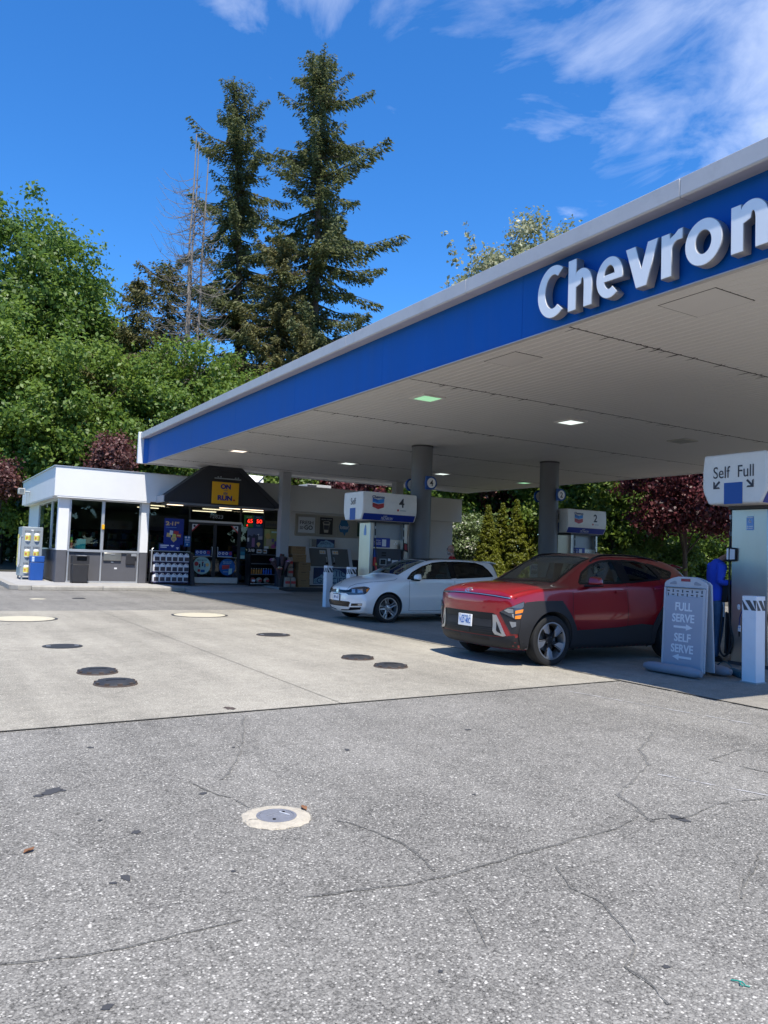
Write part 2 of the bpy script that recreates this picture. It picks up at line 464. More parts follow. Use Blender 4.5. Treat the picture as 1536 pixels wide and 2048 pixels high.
M['screen'] = pmat('screen', (0.02, 0.025, 0.03), 0.15)
M['paper'] = pmat('paper', (0.66, 0.67, 0.68), 0.7)
M['sticker_blue'] = pmat('sticker blue', (0.18, 0.34, 0.62), 0.5)
M['bin_black'] = pmat('black bin', (0.022, 0.022, 0.025), 0.6, var=0.15, vscale=5)
M['bin_blue'] = pmat('blue bin', (0.010, 0.075, 0.32), 0.5, var=0.06, vscale=4)
M['cage'] = pmat('galvanised cabinet', (0.33, 0.37, 0.39), 0.5, metal=0.3, var=0.06, vscale=4)
M['yellow_lbl'] = pmat('yellow label', (0.66, 0.58, 0.12), 0.6, var=0.3, vscale=30)
M['red_lbl'] = pmat('red label', (0.5, 0.05, 0.05), 0.6)
M['sign_yellow'] = pmat('sign amber', (0.82, 0.42, 0.015), 0.45)
M['sign_navy'] = pmat('sign navy', (0.02, 0.02, 0.20), 0.45)
M['led_red'] = pmat('led red', (0.3, 0.0, 0.0), 0.5, emit=(1, 0.03, 0.015), estr=1.6)
M['lamp_white'] = pmat('lamp cool white', (0.7, 0.75, 0.72), 0.5, emit=(0.88, 1.0, 0.93), estr=0.85)
M['lamp_green'] = pmat('lamp green', (0.4, 0.7, 0.45), 0.5, emit=(0.38, 0.80, 0.46), estr=0.55)
M['lamp_warm'] = pmat('lamp warm', (0.7, 0.6, 0.5), 0.5, emit=(1.0, 0.85, 0.70), estr=1.1)
M['lamp_off'] = pmat('lamp off', (0.30, 0.33, 0.32), 0.35)
M['tube'] = pmat('shop tube', (0.8, 0.7, 0.6), 0.5, emit=(1.0, 0.76, 0.52), estr=2.2)
M['int_wall'] = pmat('shop wall', (0.24, 0.23, 0.22), 0.8)
M['int_dark'] = pmat('shop dark', (0.025, 0.025, 0.028), 0.7)
M['beige'] = pmat('beige panel', (0.44, 0.40, 0.33), 0.6, var=0.03, vscale=2)
M['beige_d'] = pmat('beige inset', (0.36, 0.33, 0.275), 0.6)
M['teal_sign'] = pmat('lotto blue', (0.005, 0.13, 0.30), 0.5)
M['td_green'] = pmat('bank green', (0.012, 0.16, 0.035), 0.5)
M['td_dark'] = pmat('bank dark', (0.008, 0.05, 0.03), 0.5)
M['poster_blue'] = pmat('poster blue', (0.012, 0.03, 0.22), 0.45)
M['poster_mid'] = pmat('poster mid blue', (0.012, 0.11, 0.34), 0.45)
M['gold'] = pmat('gold print', (0.75, 0.50, 0.18), 0.5)
M['mint'] = pmat('mint print', (0.42, 0.62, 0.56), 0.5)
M['card'] = pmat('cardboard', (0.30, 0.175, 0.08), 0.85, var=0.12, vscale=5)
M['ice_white'] = pmat('ice box white', (0.62, 0.64, 0.68), 0.5, var=0.04, vscale=2)
M['ice_grey'] = pmat('ice box door', (0.13, 0.135, 0.135), 0.6, var=0.04, vscale=3)
M['ice_navy'] = pmat('ice navy', (0.012, 0.03, 0.12), 0.5, var=0.2, vscale=3)
M['ice_peak'] = pmat('ice peak', (0.25, 0.42, 0.55), 0.6, var=0.3, vscale=6)
M['jug'] = pmat('white jug', (0.72, 0.72, 0.74), 0.4)
M['jug_lbl'] = pmat('jug label', (0.055, 0.045, 0.06), 0.45, var=0.5, vscale=14)
M['purple'] = pmat('rack shelf', (0.06, 0.05, 0.12), 0.5)
M['ac'] = pmat('air unit', (0.42, 0.41, 0.38), 0.6, var=0.1, vscale=4)
M['sign_grey'] = pmat('sign grey plastic', (0.46, 0.46, 0.475), 0.55, var=0.05, vscale=5)
M['sign_face'] = pmat('sign face', (0.36, 0.375, 0.43), 0.5, var=0.03, vscale=4)
M['sign_foot'] = pmat('sign foot', (0.26, 0.265, 0.295), 0.5, var=0.07, vscale=6)
M['teal_hose'] = pmat('teal hose', (0.015, 0.10, 0.14), 0.4)
M['bark'] = pmat('bark', (0.075, 0.055, 0.04), 0.95, var=0.3, vscale=3, bump=0.8, bscale=12)
M['deadbark'] = pmat('dead bark', (0.22, 0.19, 0.165), 0.95, var=0.2, vscale=2)
M['fencewood'] = pmat('fence wood', (0.20, 0.17, 0.13), 0.9, var=0.2, vscale=3)
def sw(name, r, g, b, rough=0.5):
    k = 'c_' + name
    if k not in M: M[k] = pmat(name, (r, g, b), rough)
    return M[k]

# ------------------------------------------------------------------ ground
ground = MB().add([(-700, -500, 0), (900, -500, 0), (900, 900, 0), (-700, 900, 0)], [(0, 1, 2, 3)]).build('asphalt_ground', M['asphalt'])
tag(ground, 'light grey asphalt of the forecourt strewn with pale stones', 'asphalt', kind='structure')

def sheet(name, poly, z, mat, label, cat):
    o = MB().add([(x, y, z) for x, y in poly], [tuple(range(len(poly)))]).build(name, mat)
    return tag(o, label, cat, kind='structure')
AP = 0.006
apron = sheet('concrete_apron', [(-6.0, 6.62), (-6.0, 18.72), (7.79, 18.72), (7.79, 6.90)], AP, M['apron'], 'tan exposed-aggregate concrete apron over the buried tanks', 'concrete apron')
bays = sheet('fuelling_bay_floor', [(7.795, -20.0), (7.795, 26.2), (24.2, 26.2), (24.2, -20.0)], 0.009, M['bay'], 'grey concrete floor of the fuelling bays under the canopy', 'concrete floor')
lawn = sheet('lawn', [(-40, 33.5), (2.7, 33.5), (2.7, 63), (-40, 63)], 0.05, M['grass'], 'mown grass strip beyond the end of the store', 'lawn')
wood_floor = sheet('planting_bed', [(-120, 62.5), (3.2, 62.5), (3.2, 44), (25, 44), (25, 30), (29, 14), (33, -40), (260, -40), (260, 260), (-120, 260)], 0.07, M['soil'], 'dark soil bed under the trees behind the station', 'planting bed')

def ribbon(pts, w, z, seed=0, jit=0.0):
    """a flat irregular strip on the ground along pts"""
    rnd = random.Random(seed); out = []
    P = []
    for i in range(len(pts) - 1):
        a, b = Vector((*pts[i], 0)), Vector((*pts[i + 1], 0)); L = (b - a).length
        k = max(2, int(L / 0.05))
        for j in range(k): P.append(a.lerp(b, j / k))
    P.append(Vector((*pts[-1], 0)))
    off = 0; vs = []
    for i, p in enumerate(P):
        d = (P[min(i + 1, len(P) - 1)] - P[max(i - 1, 0)]).normalized(); nrm = Vector((-d.y, d.x, 0))
        off += rnd.uniform(-jit, jit); off *= 0.93
        ww = w * rnd.uniform(0.35, 1.3) if jit else w
        if jit and rnd.random() < 0.16: ww *= 0.08
        c = p + nrm * off
        vs += [(c.x + nrm.x * ww / 2, c.y + nrm.y * ww / 2, z), (c.x - nrm.x * ww / 2, c.y - nrm.y * ww / 2, z)]
    return vs, [(2 * i, 2 * i + 1, 2 * i + 3, 2 * i + 2) for i in range(len(P) - 1)]

def strip(name, pts, w, z, mat, parent, seed=0, jit=0.0):
    return MB().add(*ribbon(pts, w, z, seed, jit)).build(name, mat, parent)
# joints of the slabs
for pts, w in (([(3.72, 6.80), (3.75, 18.7)], 0.007), ([(-6, 6.62), (7.79, 6.90)], 0.022), ([(-6, 18.72), (7.79, 18.72)], 0.014), ([(-6.0, 12.6), (-0.6, 12.6)], 0.012)):
    strip('joint', pts, w, AP + 0.004, M['joint'], apron)
for pts in ([(7.79, -6), (7.79, 26)], ):
    strip('joint', pts, 0.028, 0.0125, M['joint'], bays, 3, 0.002)
for pts in ([(11.4, -4), (11.4, 26)], [(15.2, -4), (15.2, 26)], [(7.8, 6.5), (20, 6.5)], [(7.8, 8.15), (24, 8.15)], [(7.8, 13.2), (24, 13.2)], [(7.8, 17.1), (24, 17.1)]):
    strip('joint', pts, 0.012, 0.0125, M['joint'], bays, 3, 0.0008)
# cracks, tar spots and worn paint on the asphalt
CR = [
 ([(5.68, 4.68), (5.09, 4.27), (4.76, 3.93), (4.35, 3.69), (3.97, 3.5), (3.73, 3.05)], 0.022),
 ([(3.75, 3.16), (3.49, 3.07), (3.19, 3.05), (2.87, 3.02), (2.69, 3.0), (2.49, 2.98), (2.24, 2.98), (1.93, 3.01), (1.52, 3.09)], 0.014),
 ([(2.02, 3.9), (2.14, 3.77), (2.19, 3.53), (2.22, 3.39), (2.21, 3.15), (2.19, 3.03)], 0.010),
 ([(2.75, 2.82), (2.65, 2.61), (2.67, 2.46), (2.56, 2.23), (2.5, 2.1), (2.4, 2.03), (2.34, 2.0), (2.33, 1.91), (2.27, 1.77)], 0.010),
 ([(3.76, 3.08), (3.94, 3.01), (4.38, 3.07), (4.78, 3.01)], 0.012),
 ([(2.62, 6.6), (2.58, 6.48), (2.32, 5.79), (1.99, 5.15), (1.81, 4.84)], 0.016),
 ([(2.08, 2.65), (2.01, 2.49), (1.92, 2.36)], 0.009),
 ([(0.2, 3.1), (0.35, 3.07), (0.59, 3.02), (0.8, 3.0), (1.01, 3.0), (1.22, 3.01)], 0.008),
 ([(3.92, 2.49), (3.49, 2.28), (3.27, 2.15)], 0.012),
 ([(5.86, 3.93), (5.33, 3.83), (5.42, 3.41)], 0.013),
 ([(1.75, 4.24), (1.72, 4.45), (1.65, 4.62), (1.59, 4.9)], 0.010)]
for i, (p, w) in enumerate(CR):
    strip('crack', p, w * 0.34, 0.0045, M['crack'], ground, 20 + i, 0.011)
    strip('crack_stain', p, w * 1.6, 0.003, M['crack_dirt'], ground, 20 + i, 0.011)
def blot(name, x, y, r, z, mat, parent, seed, ell=1.0, ang=0.0, n=18):
    rn = random.Random(seed); vs = []
    for i in range(n):
        t = 2 * math.pi * i / n; q = r * rn.uniform(0.65, 1.15)
        a, b = q * math.cos(t) * ell, q * math.sin(t)
        vs.append((x + a * math.cos(ang) - b * math.sin(ang), y + a * math.sin(ang) + b * math.cos(ang), z))
    return MB().add(vs, [tuple(range(n))]).build(name, mat, parent)
for i, (x, y, r, e) in enumerate([(0.80, 5.03, 0.05, 1.8), (0.72, 4.97, 0.028, 1.3), (0.86, 5.02, 0.02, 1), (1.08, 4.14, 0.026, 1.2), (0.9, 3.59, 0.022, 1.8), (0.84, 3.56, 0.014, 1.4), (1.59, 4.62, 0.024, 1.3), (3.93, 3.02, 0.035, 2.2), (2.46, 1.94, 0.014, 1.2), (0.62, 2.62, 0.018, 1.3), (1.35, 3.45, 0.012, 1), (3.1, 3.9, 0.014, 1), (1.7, 2.3, 0.010, 1.2), (2.9, 5.2, 0.02, 2), (1.2, 6.0, 0.02, 1.5), (4.2, 5.4, 0.024, 1.5), (2.15, 5.6, 0.016, 1), (0.95, 4.4, 0.014, 1)]):
    blot('tar_spot', x, y, r, 0.003, M['stain'], ground, 70 + i, e, 0.9 + i)
strip('worn_line', [(4.60, 3.72), (4.71, 3.46), (4.87, 3.06), (5.05, 2.65)], 0.022, 0.0032, M['paint'], ground, 5, 0.002)
strip('worn_line', [(6.55, 6.55), (7.0, 4.2)], 0.03, 0.0032, M['paint'], ground, 6, 0.004)
blot('rust_stain', 2.62, 6.98, 0.05, AP + 0.003, M['rust'], apron, 9, 1.8, 1.8)
blot('paint_patch', 2.98, 22.86, 0.24, 0.004, M['cream_lid'], ground, 10, 1.0)
# small litter
strap = thing('plastic_strap', 'torn teal green plastic strap lying on the asphalt', 'litter', (2.6, 1.74, 0.0))
MB().tube([(-0.012, 0.035, 0.006), (0.0, 0.012, 0.010), (0.008, -0.01, 0.012), (0.004, -0.03, 0.006), (0.016, -0.045, 0.006)], 0.0035, 6).tube([(0.004, 0.0, 0.012), (-0.014, -0.016, 0.009), (-0.006, -0.026, 0.006)], 0.003, 6).build('strap_strand', pmat('teal plastic', (0.01, 0.26, 0.20), 0.4), strap)
strap.scale = (0.75, 0.75, 0.8)
leaf_m = pmat('dry leaf', (0.20, 0.09, 0.04), 0.8)
for i, (x, y, lb) in enumerate([(0.56, 4.09, 'curled brown leaf lying alone on the left of the asphalt'), (2.02, 4.10, 'tan dry leaf beside the small concrete collar')]):
    b = MB(); rn = random.Random(i)
    pts = [(-0.03, 0, 0.004), (-0.01, 0.016, 0.012), (0.02, 0.012, 0.008), (0.036, 0, 0.014), (0.015, -0.014, 0.010), (-0.012, -0.012, 0.016)]
    b.add([(p[0], p[1], p[2]) for p in pts] + [(p[0], p[1], p[2] + 0.002) for p in pts], [(5, 4, 3, 2, 1, 0), (6, 7, 8, 9, 10, 11)] + [(k, (k + 1) % 6, 6 + (k + 1) % 6, 6 + k) for k in range(6)])
    tag(b.build('dry_leaf', leaf_m, loc=(x, y, 0.001)), lb, 'leaf').rotation_euler = (0, 0, 0.6 + i)

# ------------------------------------------------------------------ manhole covers and tank lids
def raised_lid(x, y, r, h, z, label):
    t = thing('tank_cover', label, 'manhole cover', (x, y, z))
    MB().lathe((0, 0, 0), (0, 0, 1), [(r * 1.04, 0.0), (r * 1.03, 0.008), (r * 0.985, 0.014)], 40).build('rim', M['rust'], t, smooth=True)
    MB().lathe((0, 0, 0), (0, 0, 1), [(r, 0.002), (r * 0.97, h * 0.55), (r * 0.80, h), (r * 0.74, h * 0.9), (r * 0.70, h), (0.03, h + 0.004)], 40).build('lid', M['cast_iron'], t, smooth=True)
    b = MB()
    for i in range(10):
        a = 2 * math.pi * i / 10
        b.box(-0.025, 0.025, r * 0.86, r * 0.99, 0.004, h * 0.80)
        for k in range(len(b.v) - 8, len(b.v)):
            X, Y, Z = b.v[k]; b.v[k] = (X * math.cos(a) - Y * math.sin(a), X * math.sin(a) + Y * math.cos(a), Z)
    tag(b.build('rim_lugs', M['rust'], t), kind='stuff')
    MB().box(-0.10, 0.10, -0.012, 0.012, h, h + 0.006).build('key_slot', M['black'], t)
    return t
raised_lid(1.95, 8.65, 0.222, 0.042, AP, 'raised black rusty-rimmed cover, nearest of the close pair on the left apron')
raised_lid(1.93, 9.50, 0.222, 0.042, AP, 'raised black rusty-rimmed cover just behind its twin on the left of the tan apron')
raised_lid(5.57, 8.87, 0.225, 0.036, AP, 'raised black cover on the apron nearest the red car, front one of a pair')
raised_lid(5.54, 9.72, 0.23, 0.036, AP, 'raised black cover on the apron behind its twin and facing the white car')
def flat_lid(x, y, r, z, mat, rim, label, name='flush_cover', cat='manhole cover', slots=True):
    t = thing(name, label, cat, (x, y, z))
    MB().lathe((0, 0, 0), (0, 0, 1), [(r, 0.0), (r, 0.006), (r * 0.93, 0.007)], 44).build('rim', rim, t, smooth=True)
    MB().lathe((0, 0, 0), (0, 0, 1), [(r * 0.915, 0.002), (r * 0.91, 0.010), (0.02, 0.012)], 44).build('lid', mat, t, smooth=True)
    if slots:
        for s in (-1, 1): MB().box(s * r * 0.7 - 0.03, s * r * 0.7 + 0.03, -0.018, 0.018, 0.011, 0.015).build('lift_slot', M['alu'], t)
    return t
flat_lid(1.95, 12.10, 0.275, AP, M['cast_iron'], M['cast_iron'], 'flat dark steel cover flush with the left of the tan apron')
flat_lid(5.61, 12.92, 0.305, AP, M['cast_iron'], M['rust'], 'flat dark brown cover in the apron between the cream lid and the red car')
flat_lid(1.93, 16.70, 0.64, AP, M['cream_lid'], M['cast_iron'], 'large cream round tank lid at the left edge of the apron')
flat_lid(5.64, 17.18, 0.625, AP, M['cream_lid'], M['cast_iron'], 'large cream round tank lid in front of the store doors')
flat_lid(4.08, 23.11, 0.18, 0.002, M['cast_iron'], M['cast_iron'], 'small dark round cover in the grey asphalt before the store', slots=False)
# monitoring-well lid in a crumbling collar
t = thing('well_cover', 'small grey round lid set in a crumbling pale concrete collar', 'well cover', (1.82, 4.04, 0.0))
rn = random.Random(4); b = MB(); n = 48
prof = []
for (r, h, j) in ((0.262, 0.001, 0.010), (0.25, 0.008, 0.008), (0.20, 0.016, 0.003), (0.150, 0.013, 0.0), (0.150, 0.004, 0.0)):
    prof.append([(r + rn.uniform(-j, j), h + rn.uniform(-0.002, 0.002) * (j > 0)) for _ in range(n)])
vs = []
for ring in prof:
    for j, (r, h) in enumerate(ring):
        a = 2 * math.pi * j / n; vs.append((r * math.cos(a), r * math.sin(a), h))
b.add(vs, [(i * n + j, i * n + (j + 1) % n, (i + 1) * n + (j + 1) % n, (i + 1) * n + j) for i in range(4) for j in range(n)])
b.build('concrete_collar', M['collar'], t, smooth=True)
MB().lathe((0, 0, 0), (0, 0, 1), [(0.152, 0.0), (0.152, 0.015), (0.132, 0.016), (0.130, 0.012)], n).build('lid_ring', M['lid_grey'], t, smooth=True)
lid = MB().lathe((0, 0, 0), (0, 0, 1), [(0.127, 0.003), (0.127, 0.014), (0.004, 0.016)], n).build('lid', M['lid_grey'], t, smooth=True)
for (x, y) in ((0.075, 0.045), (-0.05, -0.075)): MB().lathe((x, y, 0.0158), (0, 0, 1), [(0.013, 0.0), (0.013, 0.003), (0.006, 0.003)], 12).build('bolt', M['black'], lid)
for (a, bb) in (((0.05, 0.06), (0.09, -0.035)), ((0.05, 0.06), (-0.07, 0.02)), ((-0.07, 0.02), (0.085, -0.04))):
    MB().tube([(a[0], a[1], 0.0165), (bb[0], bb[1], 0.0165)], 0.0025, 5).build('cast_mark', M['paper'] if a[1] > 0.05 and bb[1] < 0 else M['lid_grey'], lid)
t.scale = (0.74, 0.74, 0.9)
for (a0, a1) in ((3.05, 3.25),):
    strip('crack', [(-0.255, -0.012), (-0.21, -0.004), (-0.155, -0.02)], 0.008, 0.0165, M['crack'], t, 3, 0.003)

# ------------------------------------------------------------------ store walkway with kerb and ramp
WZ = 0.15
wk = tag(MB().prism(Frame((0, 0, 0), (1, 0, 0), (0, 1, 0)), [(2.95, 27.55), (3.3, 27.42), (8.35, 27.42), (8.35, 30.4), (4.4, 30.4), (4.4, 40.5), (3.0, 40.5), (2.95, 34.4)], 0.0, WZ).build('store_walkway', M['walk'], bevel=0.02), 'pale concrete walkway raised along the front and end of the store', 'walkway', kind='structure')
for x0, x1 in ((3.35, 5.55), (5.562, 8.35)):
    b = MB().prism(Frame((x0, 27.2, 0), (0, 1, 0), (0, 0, 1)), [(0, 0), (0.21, 0), (0.21, WZ + 0.006), (0.05, WZ + 0.006), (0.0, WZ - 0.04)], 0, x1 - x0)
    b.build('kerb_stone', M['kerb'], wk, bevel=0.012)
MB().prism(Frame((0, 0, 0), (1, 0, 0), (0, 1, 0)), [(2.72, 27.6), (2.95, 27.2), (3.34, 27.2), (3.34, 27.41), (3.1, 27.5), (2.94, 27.7), (2.94, 40.5), (2.74, 40.5)], 0, WZ + 0.004).build('kerb_stone', M['kerb'], wk, bevel=0.012)
MB().hexa([(8.36, 26.4, 0.0), (12.2, 26.4, 0.0), (12.2, 30.4, 0), (8.36, 30.4, 0), (8.36, 26.4, 0.012), (12.2, 26.4, 0.012), (12.2, 30.4, WZ), (8.36, 30.4, WZ)]).build('ramp', M['walk'], wk)
MB().box(12.21, 23.0, 27.75, 30.4, 0, WZ).build('raised_slab', M['walk'], wk, bevel=0.015)
MB().box(12.2, 23.0, 27.70, 27.75, 0, WZ + 0.004).build('dark_kerb', M['dark_frame'], wk)

# ------------------------------------------------------------------ canopy
SZ = 4.72
CX0, CX1, CY0, CY1 = 7.40, 22.75, 3.30, 29.80
canopy = thing('fuel_canopy', 'long flat canopy with deep blue fascia, pale gutter and ribbed soffit', 'canopy', (0, 0, 0))
MB().box(CX0 + 0.06, CX1 - 0.06, CY0 + 0.06, CY1 - 0.06, SZ + 0.03, 5.80).build('roof_deck', M['soffit_dark'], canopy)
SEAMS = [CY0 + 0.03, 7.68, 11.68, 15.64, 19.70, 23.76, 27.75, CY1 - 0.02]
BW = 0.15
nb = int((CX1 - CX0 - 0.04) / BW)
def board_mesh(L):
    b = MB()
    b.prism(Frame((0, 0, 0), (1, 0, 0), (0, 0, 1)), [(0.005, 0.024), (0.005, 0.006), (0.012, 0.0), (BW - 0.012, 0.0), (BW - 0.005, 0.006), (BW - 0.005, 0.024)], 0, -L)
    return b.mesh('soffit_board', M['soffit'])
rest = MB(); count = 0
for k in range(len(SEAMS) - 1):
    y0, y1 = SEAMS[k] + 0.006, SEAMS[k + 1] - 0.006
    me = board_mesh(y1 - y0)
    for i in range(nb):
        x = CX0 + 0.02 + i * BW
        if k < 3 and count < 300 and i < 100:
            o = link_mesh('soffit_board', me, canopy, (x, y0, SZ)); count += 1
        else:
            rest.prism(Frame((x, y0, SZ), (1, 0, 0), (0, 0, 1)), [(0.005, 0.024), (0.005, 0.006), (0.012, 0.0), (BW - 0.012, 0.0), (BW - 0.005, 0.006), (BW - 0.005, 0.024)], 0, -(y1 - y0))
tag(rest.build('far_soffit_boards', M['soffit'], canopy), kind='stuff')
# grimy seams with ragged streaks along the boards
rn = random.Random(11)
for k, ys in enumerate(SEAMS[1:-1]):
    b = MB()
    b.box(CX0 + 0.05, CX1 - 0.05, ys - 0.011, ys + 0.011, SZ - 0.003, SZ + 0.01)
    x = CX0 + 0.1
    while x < CX1 - 0.3:
        if rn.random() < 0.62 - 0.02 * (x - CX0):
            l1, l2 = rn.uniform(0.01, 0.16) * (rn.random() < 0.8), rn.uniform(0.01, 0.09)
            w = rn.uniform(0.006, 0.03)
            b.prism(Frame((x, ys, SZ - 0.002), (1, 0, 0), (0, 1, 0)), [(-w, -0.012), (w, -0.012), (w * 0.6, l1), (0, l1 * 1.5 + 0.015), (-w * 0.7, l1 * 0.7)], 0, 0.003)
            b.prism(Frame((x + 0.03, ys, SZ - 0.002), (1, 0, 0), (0, 1, 0)), [(-w, 0.012), (-w * 0.5, -l2), (w * 0.7, -l2 * 0.6), (w, 0.012)], 0, 0.003)
        x += BW * rn.choice((0.5, 1, 1))
    b.build('grimy_seam', M['soffit_dark'], canopy)
for (x0, x1, y0, y1) in ((7.76, 8.50, 5.57, 6.36), (7.8, 8.35, 9.1, 9.85)):
    h = MB().box(x0, x1, y0, y1, SZ - 0.006, SZ + 0.01).build('access_hatch', M['soffit'], canopy)
    b = MB()
    for (a, bb, c, d) in ((x0 - 0.01, x1 + 0.01, y0 - 0.012, y0), (x0 - 0.01, x1 + 0.01, y1, y1 + 0.012), (x0 - 0.008, x0, y0, y1), (x1, x1 + 0.008, y0, y1)):
        b.box(a, bb, c, d, SZ - 0.004, SZ + 0.012)
    b.build('hatch_gap', M['soffit_dark'], h)
# fascia panels and gutter lengths along the visible side
fy = [CY0, 4.6, 8.50, 12.45, 16.40, 20.30, 24.20, 28.10, CY1 - 0.22]
for a, c in zip(fy, fy[1:]):
    MB().box(CX0, CX0 + 0.05, a + 0.002, c - 0.002, SZ - 0.015, 5.70).build('fascia_panel', M['fascia'], canopy, bevel=0.004)
MB().add([(CX0, CY1 - 0.22, SZ - 0.015), (CX0 - 0.12, CY1 - 0.005, SZ - 0.015), (CX0 + 0.05, CY1 - 0.005, SZ - 0.015), (CX0 + 0.05, CY1 - 0.22, SZ - 0.015), (CX0, CY1 - 0.22, 5.66), (CX0 - 0.12, CY1 - 0.005, 5.66), (CX0 + 0.05, CY1 - 0.005, 5.66), (CX0 + 0.05, CY1 - 0.22, 5.66)],
    [(3, 2, 1, 0), (4, 5, 6, 7), (0, 1, 5, 4), (1, 2, 6, 5), (2, 3, 7, 6), (3, 0, 4, 7)]).build('fascia_end_piece', M['fascia'], canopy)
MB().box(CX0 - 0.02, CX0 + 0.06, CY0, CY1 - 0.2, SZ - 0.032, SZ - 0.017).build('lower_trim', M['gutter'], canopy)
gy = [CY0 - 0.1, 5.6, 9.56, 13.5, 17.44, 21.4, 25.4, CY1]
for a, c in zip(gy, gy[1:]):
    b = MB().prism(Frame((0, a + 0.003, 0), (1, 0, 0), (0, 0, 1)), [(7.17, 5.63), (7.44, 5.655), (7.44, 5.86), (7.15, 5.86), (7.15, 5.65)], 0, -(c - a - 0.006))
    b.build('gutter_length', M['gutter'], canopy, bevel=0.006)
MB().box(7.08, CX1 + 0.15, CY1, CY1 + 0.14, SZ - 0.03, 5.89).build('end_fascia', M['white_paint'], canopy, bevel=0.01)
MB().box(7.15, CX1 + 0.15, CY0 - 0.15, CY0 - 0.01, SZ - 0.03, 5.89).build('end_fascia', M['fascia'], canopy)
MB().box(CX1, CX1 + 0.06, CY0, CY1, SZ - 0.03, 5.89).build('back_fascia', M['white_paint'], canopy)
# raised letters
FL = Frame((7.36, 0, 0), (0, -1, 0), (0, 0, 1))
def _arc(cx, cy, rx, ry, a0, a1, n=22):
    return [(cx + rx * math.cos(rad(a0 + (a1 - a0) * i / n)), cy + ry * math.sin(rad(a0 + (a1 - a0) * i / n))) for i in range(n + 1)]
def glyph(ch, g):
    """outlines (outer first) in a box 0..w by 0..h; g shrinks the strokes for the face plate"""
    S = 0.152 - g
    if ch == 'C':
        w, h = 0.545, 0.725
        return [_arc(w * 0.55, h / 2, w * 0.55 - g / 2, h / 2 - g / 2, 52, 308, 30) + _arc(w * 0.55, h / 2, w * 0.55 - S - g / 2, h / 2 - S * 0.86 - g / 2, 304, 56, 26)]
    if ch == 'o':
        w, h = 0.475, 0.53
        return [_arc(w / 2, h / 2, w / 2 - g / 2, h / 2 - g / 2, 0, 350, 36), _arc(w / 2, h / 2, w / 2 - S - g / 2 + 0.012, h / 2 - S * 0.88 - g / 2, 350, 0, 30)]
    if ch == 'e':
        w, h = 0.435, 0.53; cx, cy, R1, R2 = w / 2, h / 2, w / 2 - g / 2, h / 2 - g / 2
        r1, r2 = R1 - S + 0.016, R2 - S * 0.80
        out = _arc(cx, cy, R1, R2, -6, 306, 34) + _arc(cx, cy, r1, r2, 304, 196, 14) + [(cx + R1 - 0.004, cy - 0.055 + g / 2)]
        hole = _arc(cx, cy + 0.01, r1, r2, 176, 8, 14) + [(cx + r1 - 0.012, cy + 0.038), (cx - r1 + 0.012, cy + 0.038)]
        return [out, hole]
    if ch in 'hn':
        w, h, xh = 0.43, 0.69 if ch == 'h' else 0.53, 0.53
        cx = (w + 0.0) / 2 + 0.02; R1 = w - cx
        q = g / 2
        pts = [(q, q), (S + q, q), (S + q, 0.30)] + _arc(cx + 0.02, 0.305, w - S - q - cx - 0.02, 0.10, 165, 0, 12) + [(w - S - q, q), (w - q, q)]
        pts += _arc(cx + 0.005, 0.30, R1 - 0.005 - q, xh - 0.30 - q, 0, 125, 16)
        if ch == 'h': pts += [(S + q, 0.455), (S + q, h - q), (q, h - q)]
        else: pts += [(S + q - 0.02, 0.45), (S + q - 0.03, xh - 0.012 - q), (q, xh - 0.012 - q)]
        return [pts]
    if ch == 'v':
        w, h = 0.49, 0.525; q = g / 2
        return [[(w / 2 - 0.082 + q, q), (w / 2 + 0.082 - q, q), (w - q * 1.4, h - q), (w - 0.158 + q, h - q), (w / 2, 0.20 + g), (0.158 - q, h - q), (q * 1.4, h - q)]]
    if ch == 'r':
        w, xh = 0.298, 0.53; q = g / 2
        return [[(q, q), (S + q, q), (S + q, 0.29)] + _arc(S + 0.10, 0.29, 0.10 - q, 0.115, 180, 100, 8) + [(w - q, 0.395 + q), (w - q, xh - q), (w - 0.06, xh - q - 0.004), (S + 0.05, xh - 0.045 - q), (S - 0.015, 0.445), (S - 0.025, xh - 0.012 - q), (q, xh - 0.012 - q)]]
def outline_mesh(loops, fr, a, bb, c, depth, mat):
    cu = bpy.data.curves.new('glyph', 'CURVE'); cu.dimensions = '2D'; cu.fill_mode = 'BOTH'; cu.extrude = 0.5
    for lp in loops:
        sp = cu.splines.new('POLY'); sp.points.add(len(lp) - 1); sp.use_cyclic_u = True
        for p, (x, y) in zip(sp.points, lp): p.co = (x, y, 0, 1)
    o = bpy.data.objects.new('glyph', cu); COL.objects.link(o)
    me = eval_mesh(o); bpy.data.objects.remove(o); bpy.data.curves.remove(cu)
    for v in me.vertices: v.co = fr.p(a + v.co.x, bb + v.co.y, c + (v.co.z + 0.5) * depth)
    me.materials.clear(); me.materials.append(mat)
    return me
for ch, yl in (('C', 7.975), ('h', 7.392), ('e', 6.895), ('v', 6.425), ('r', 5.897), ('o', 5.572), ('n', 5.0)):
    o = link_mesh('sign_letter', outline_mesh(glyph(ch, 0.0), FL, -yl, 4.785, 0.012, 0.125, M['letter_side']), canopy)
    link_mesh('letter_face', outline_mesh(glyph(ch, 0.014), FL, -yl, 4.785, 0.1375, 0.010, M['letter_face']), o)
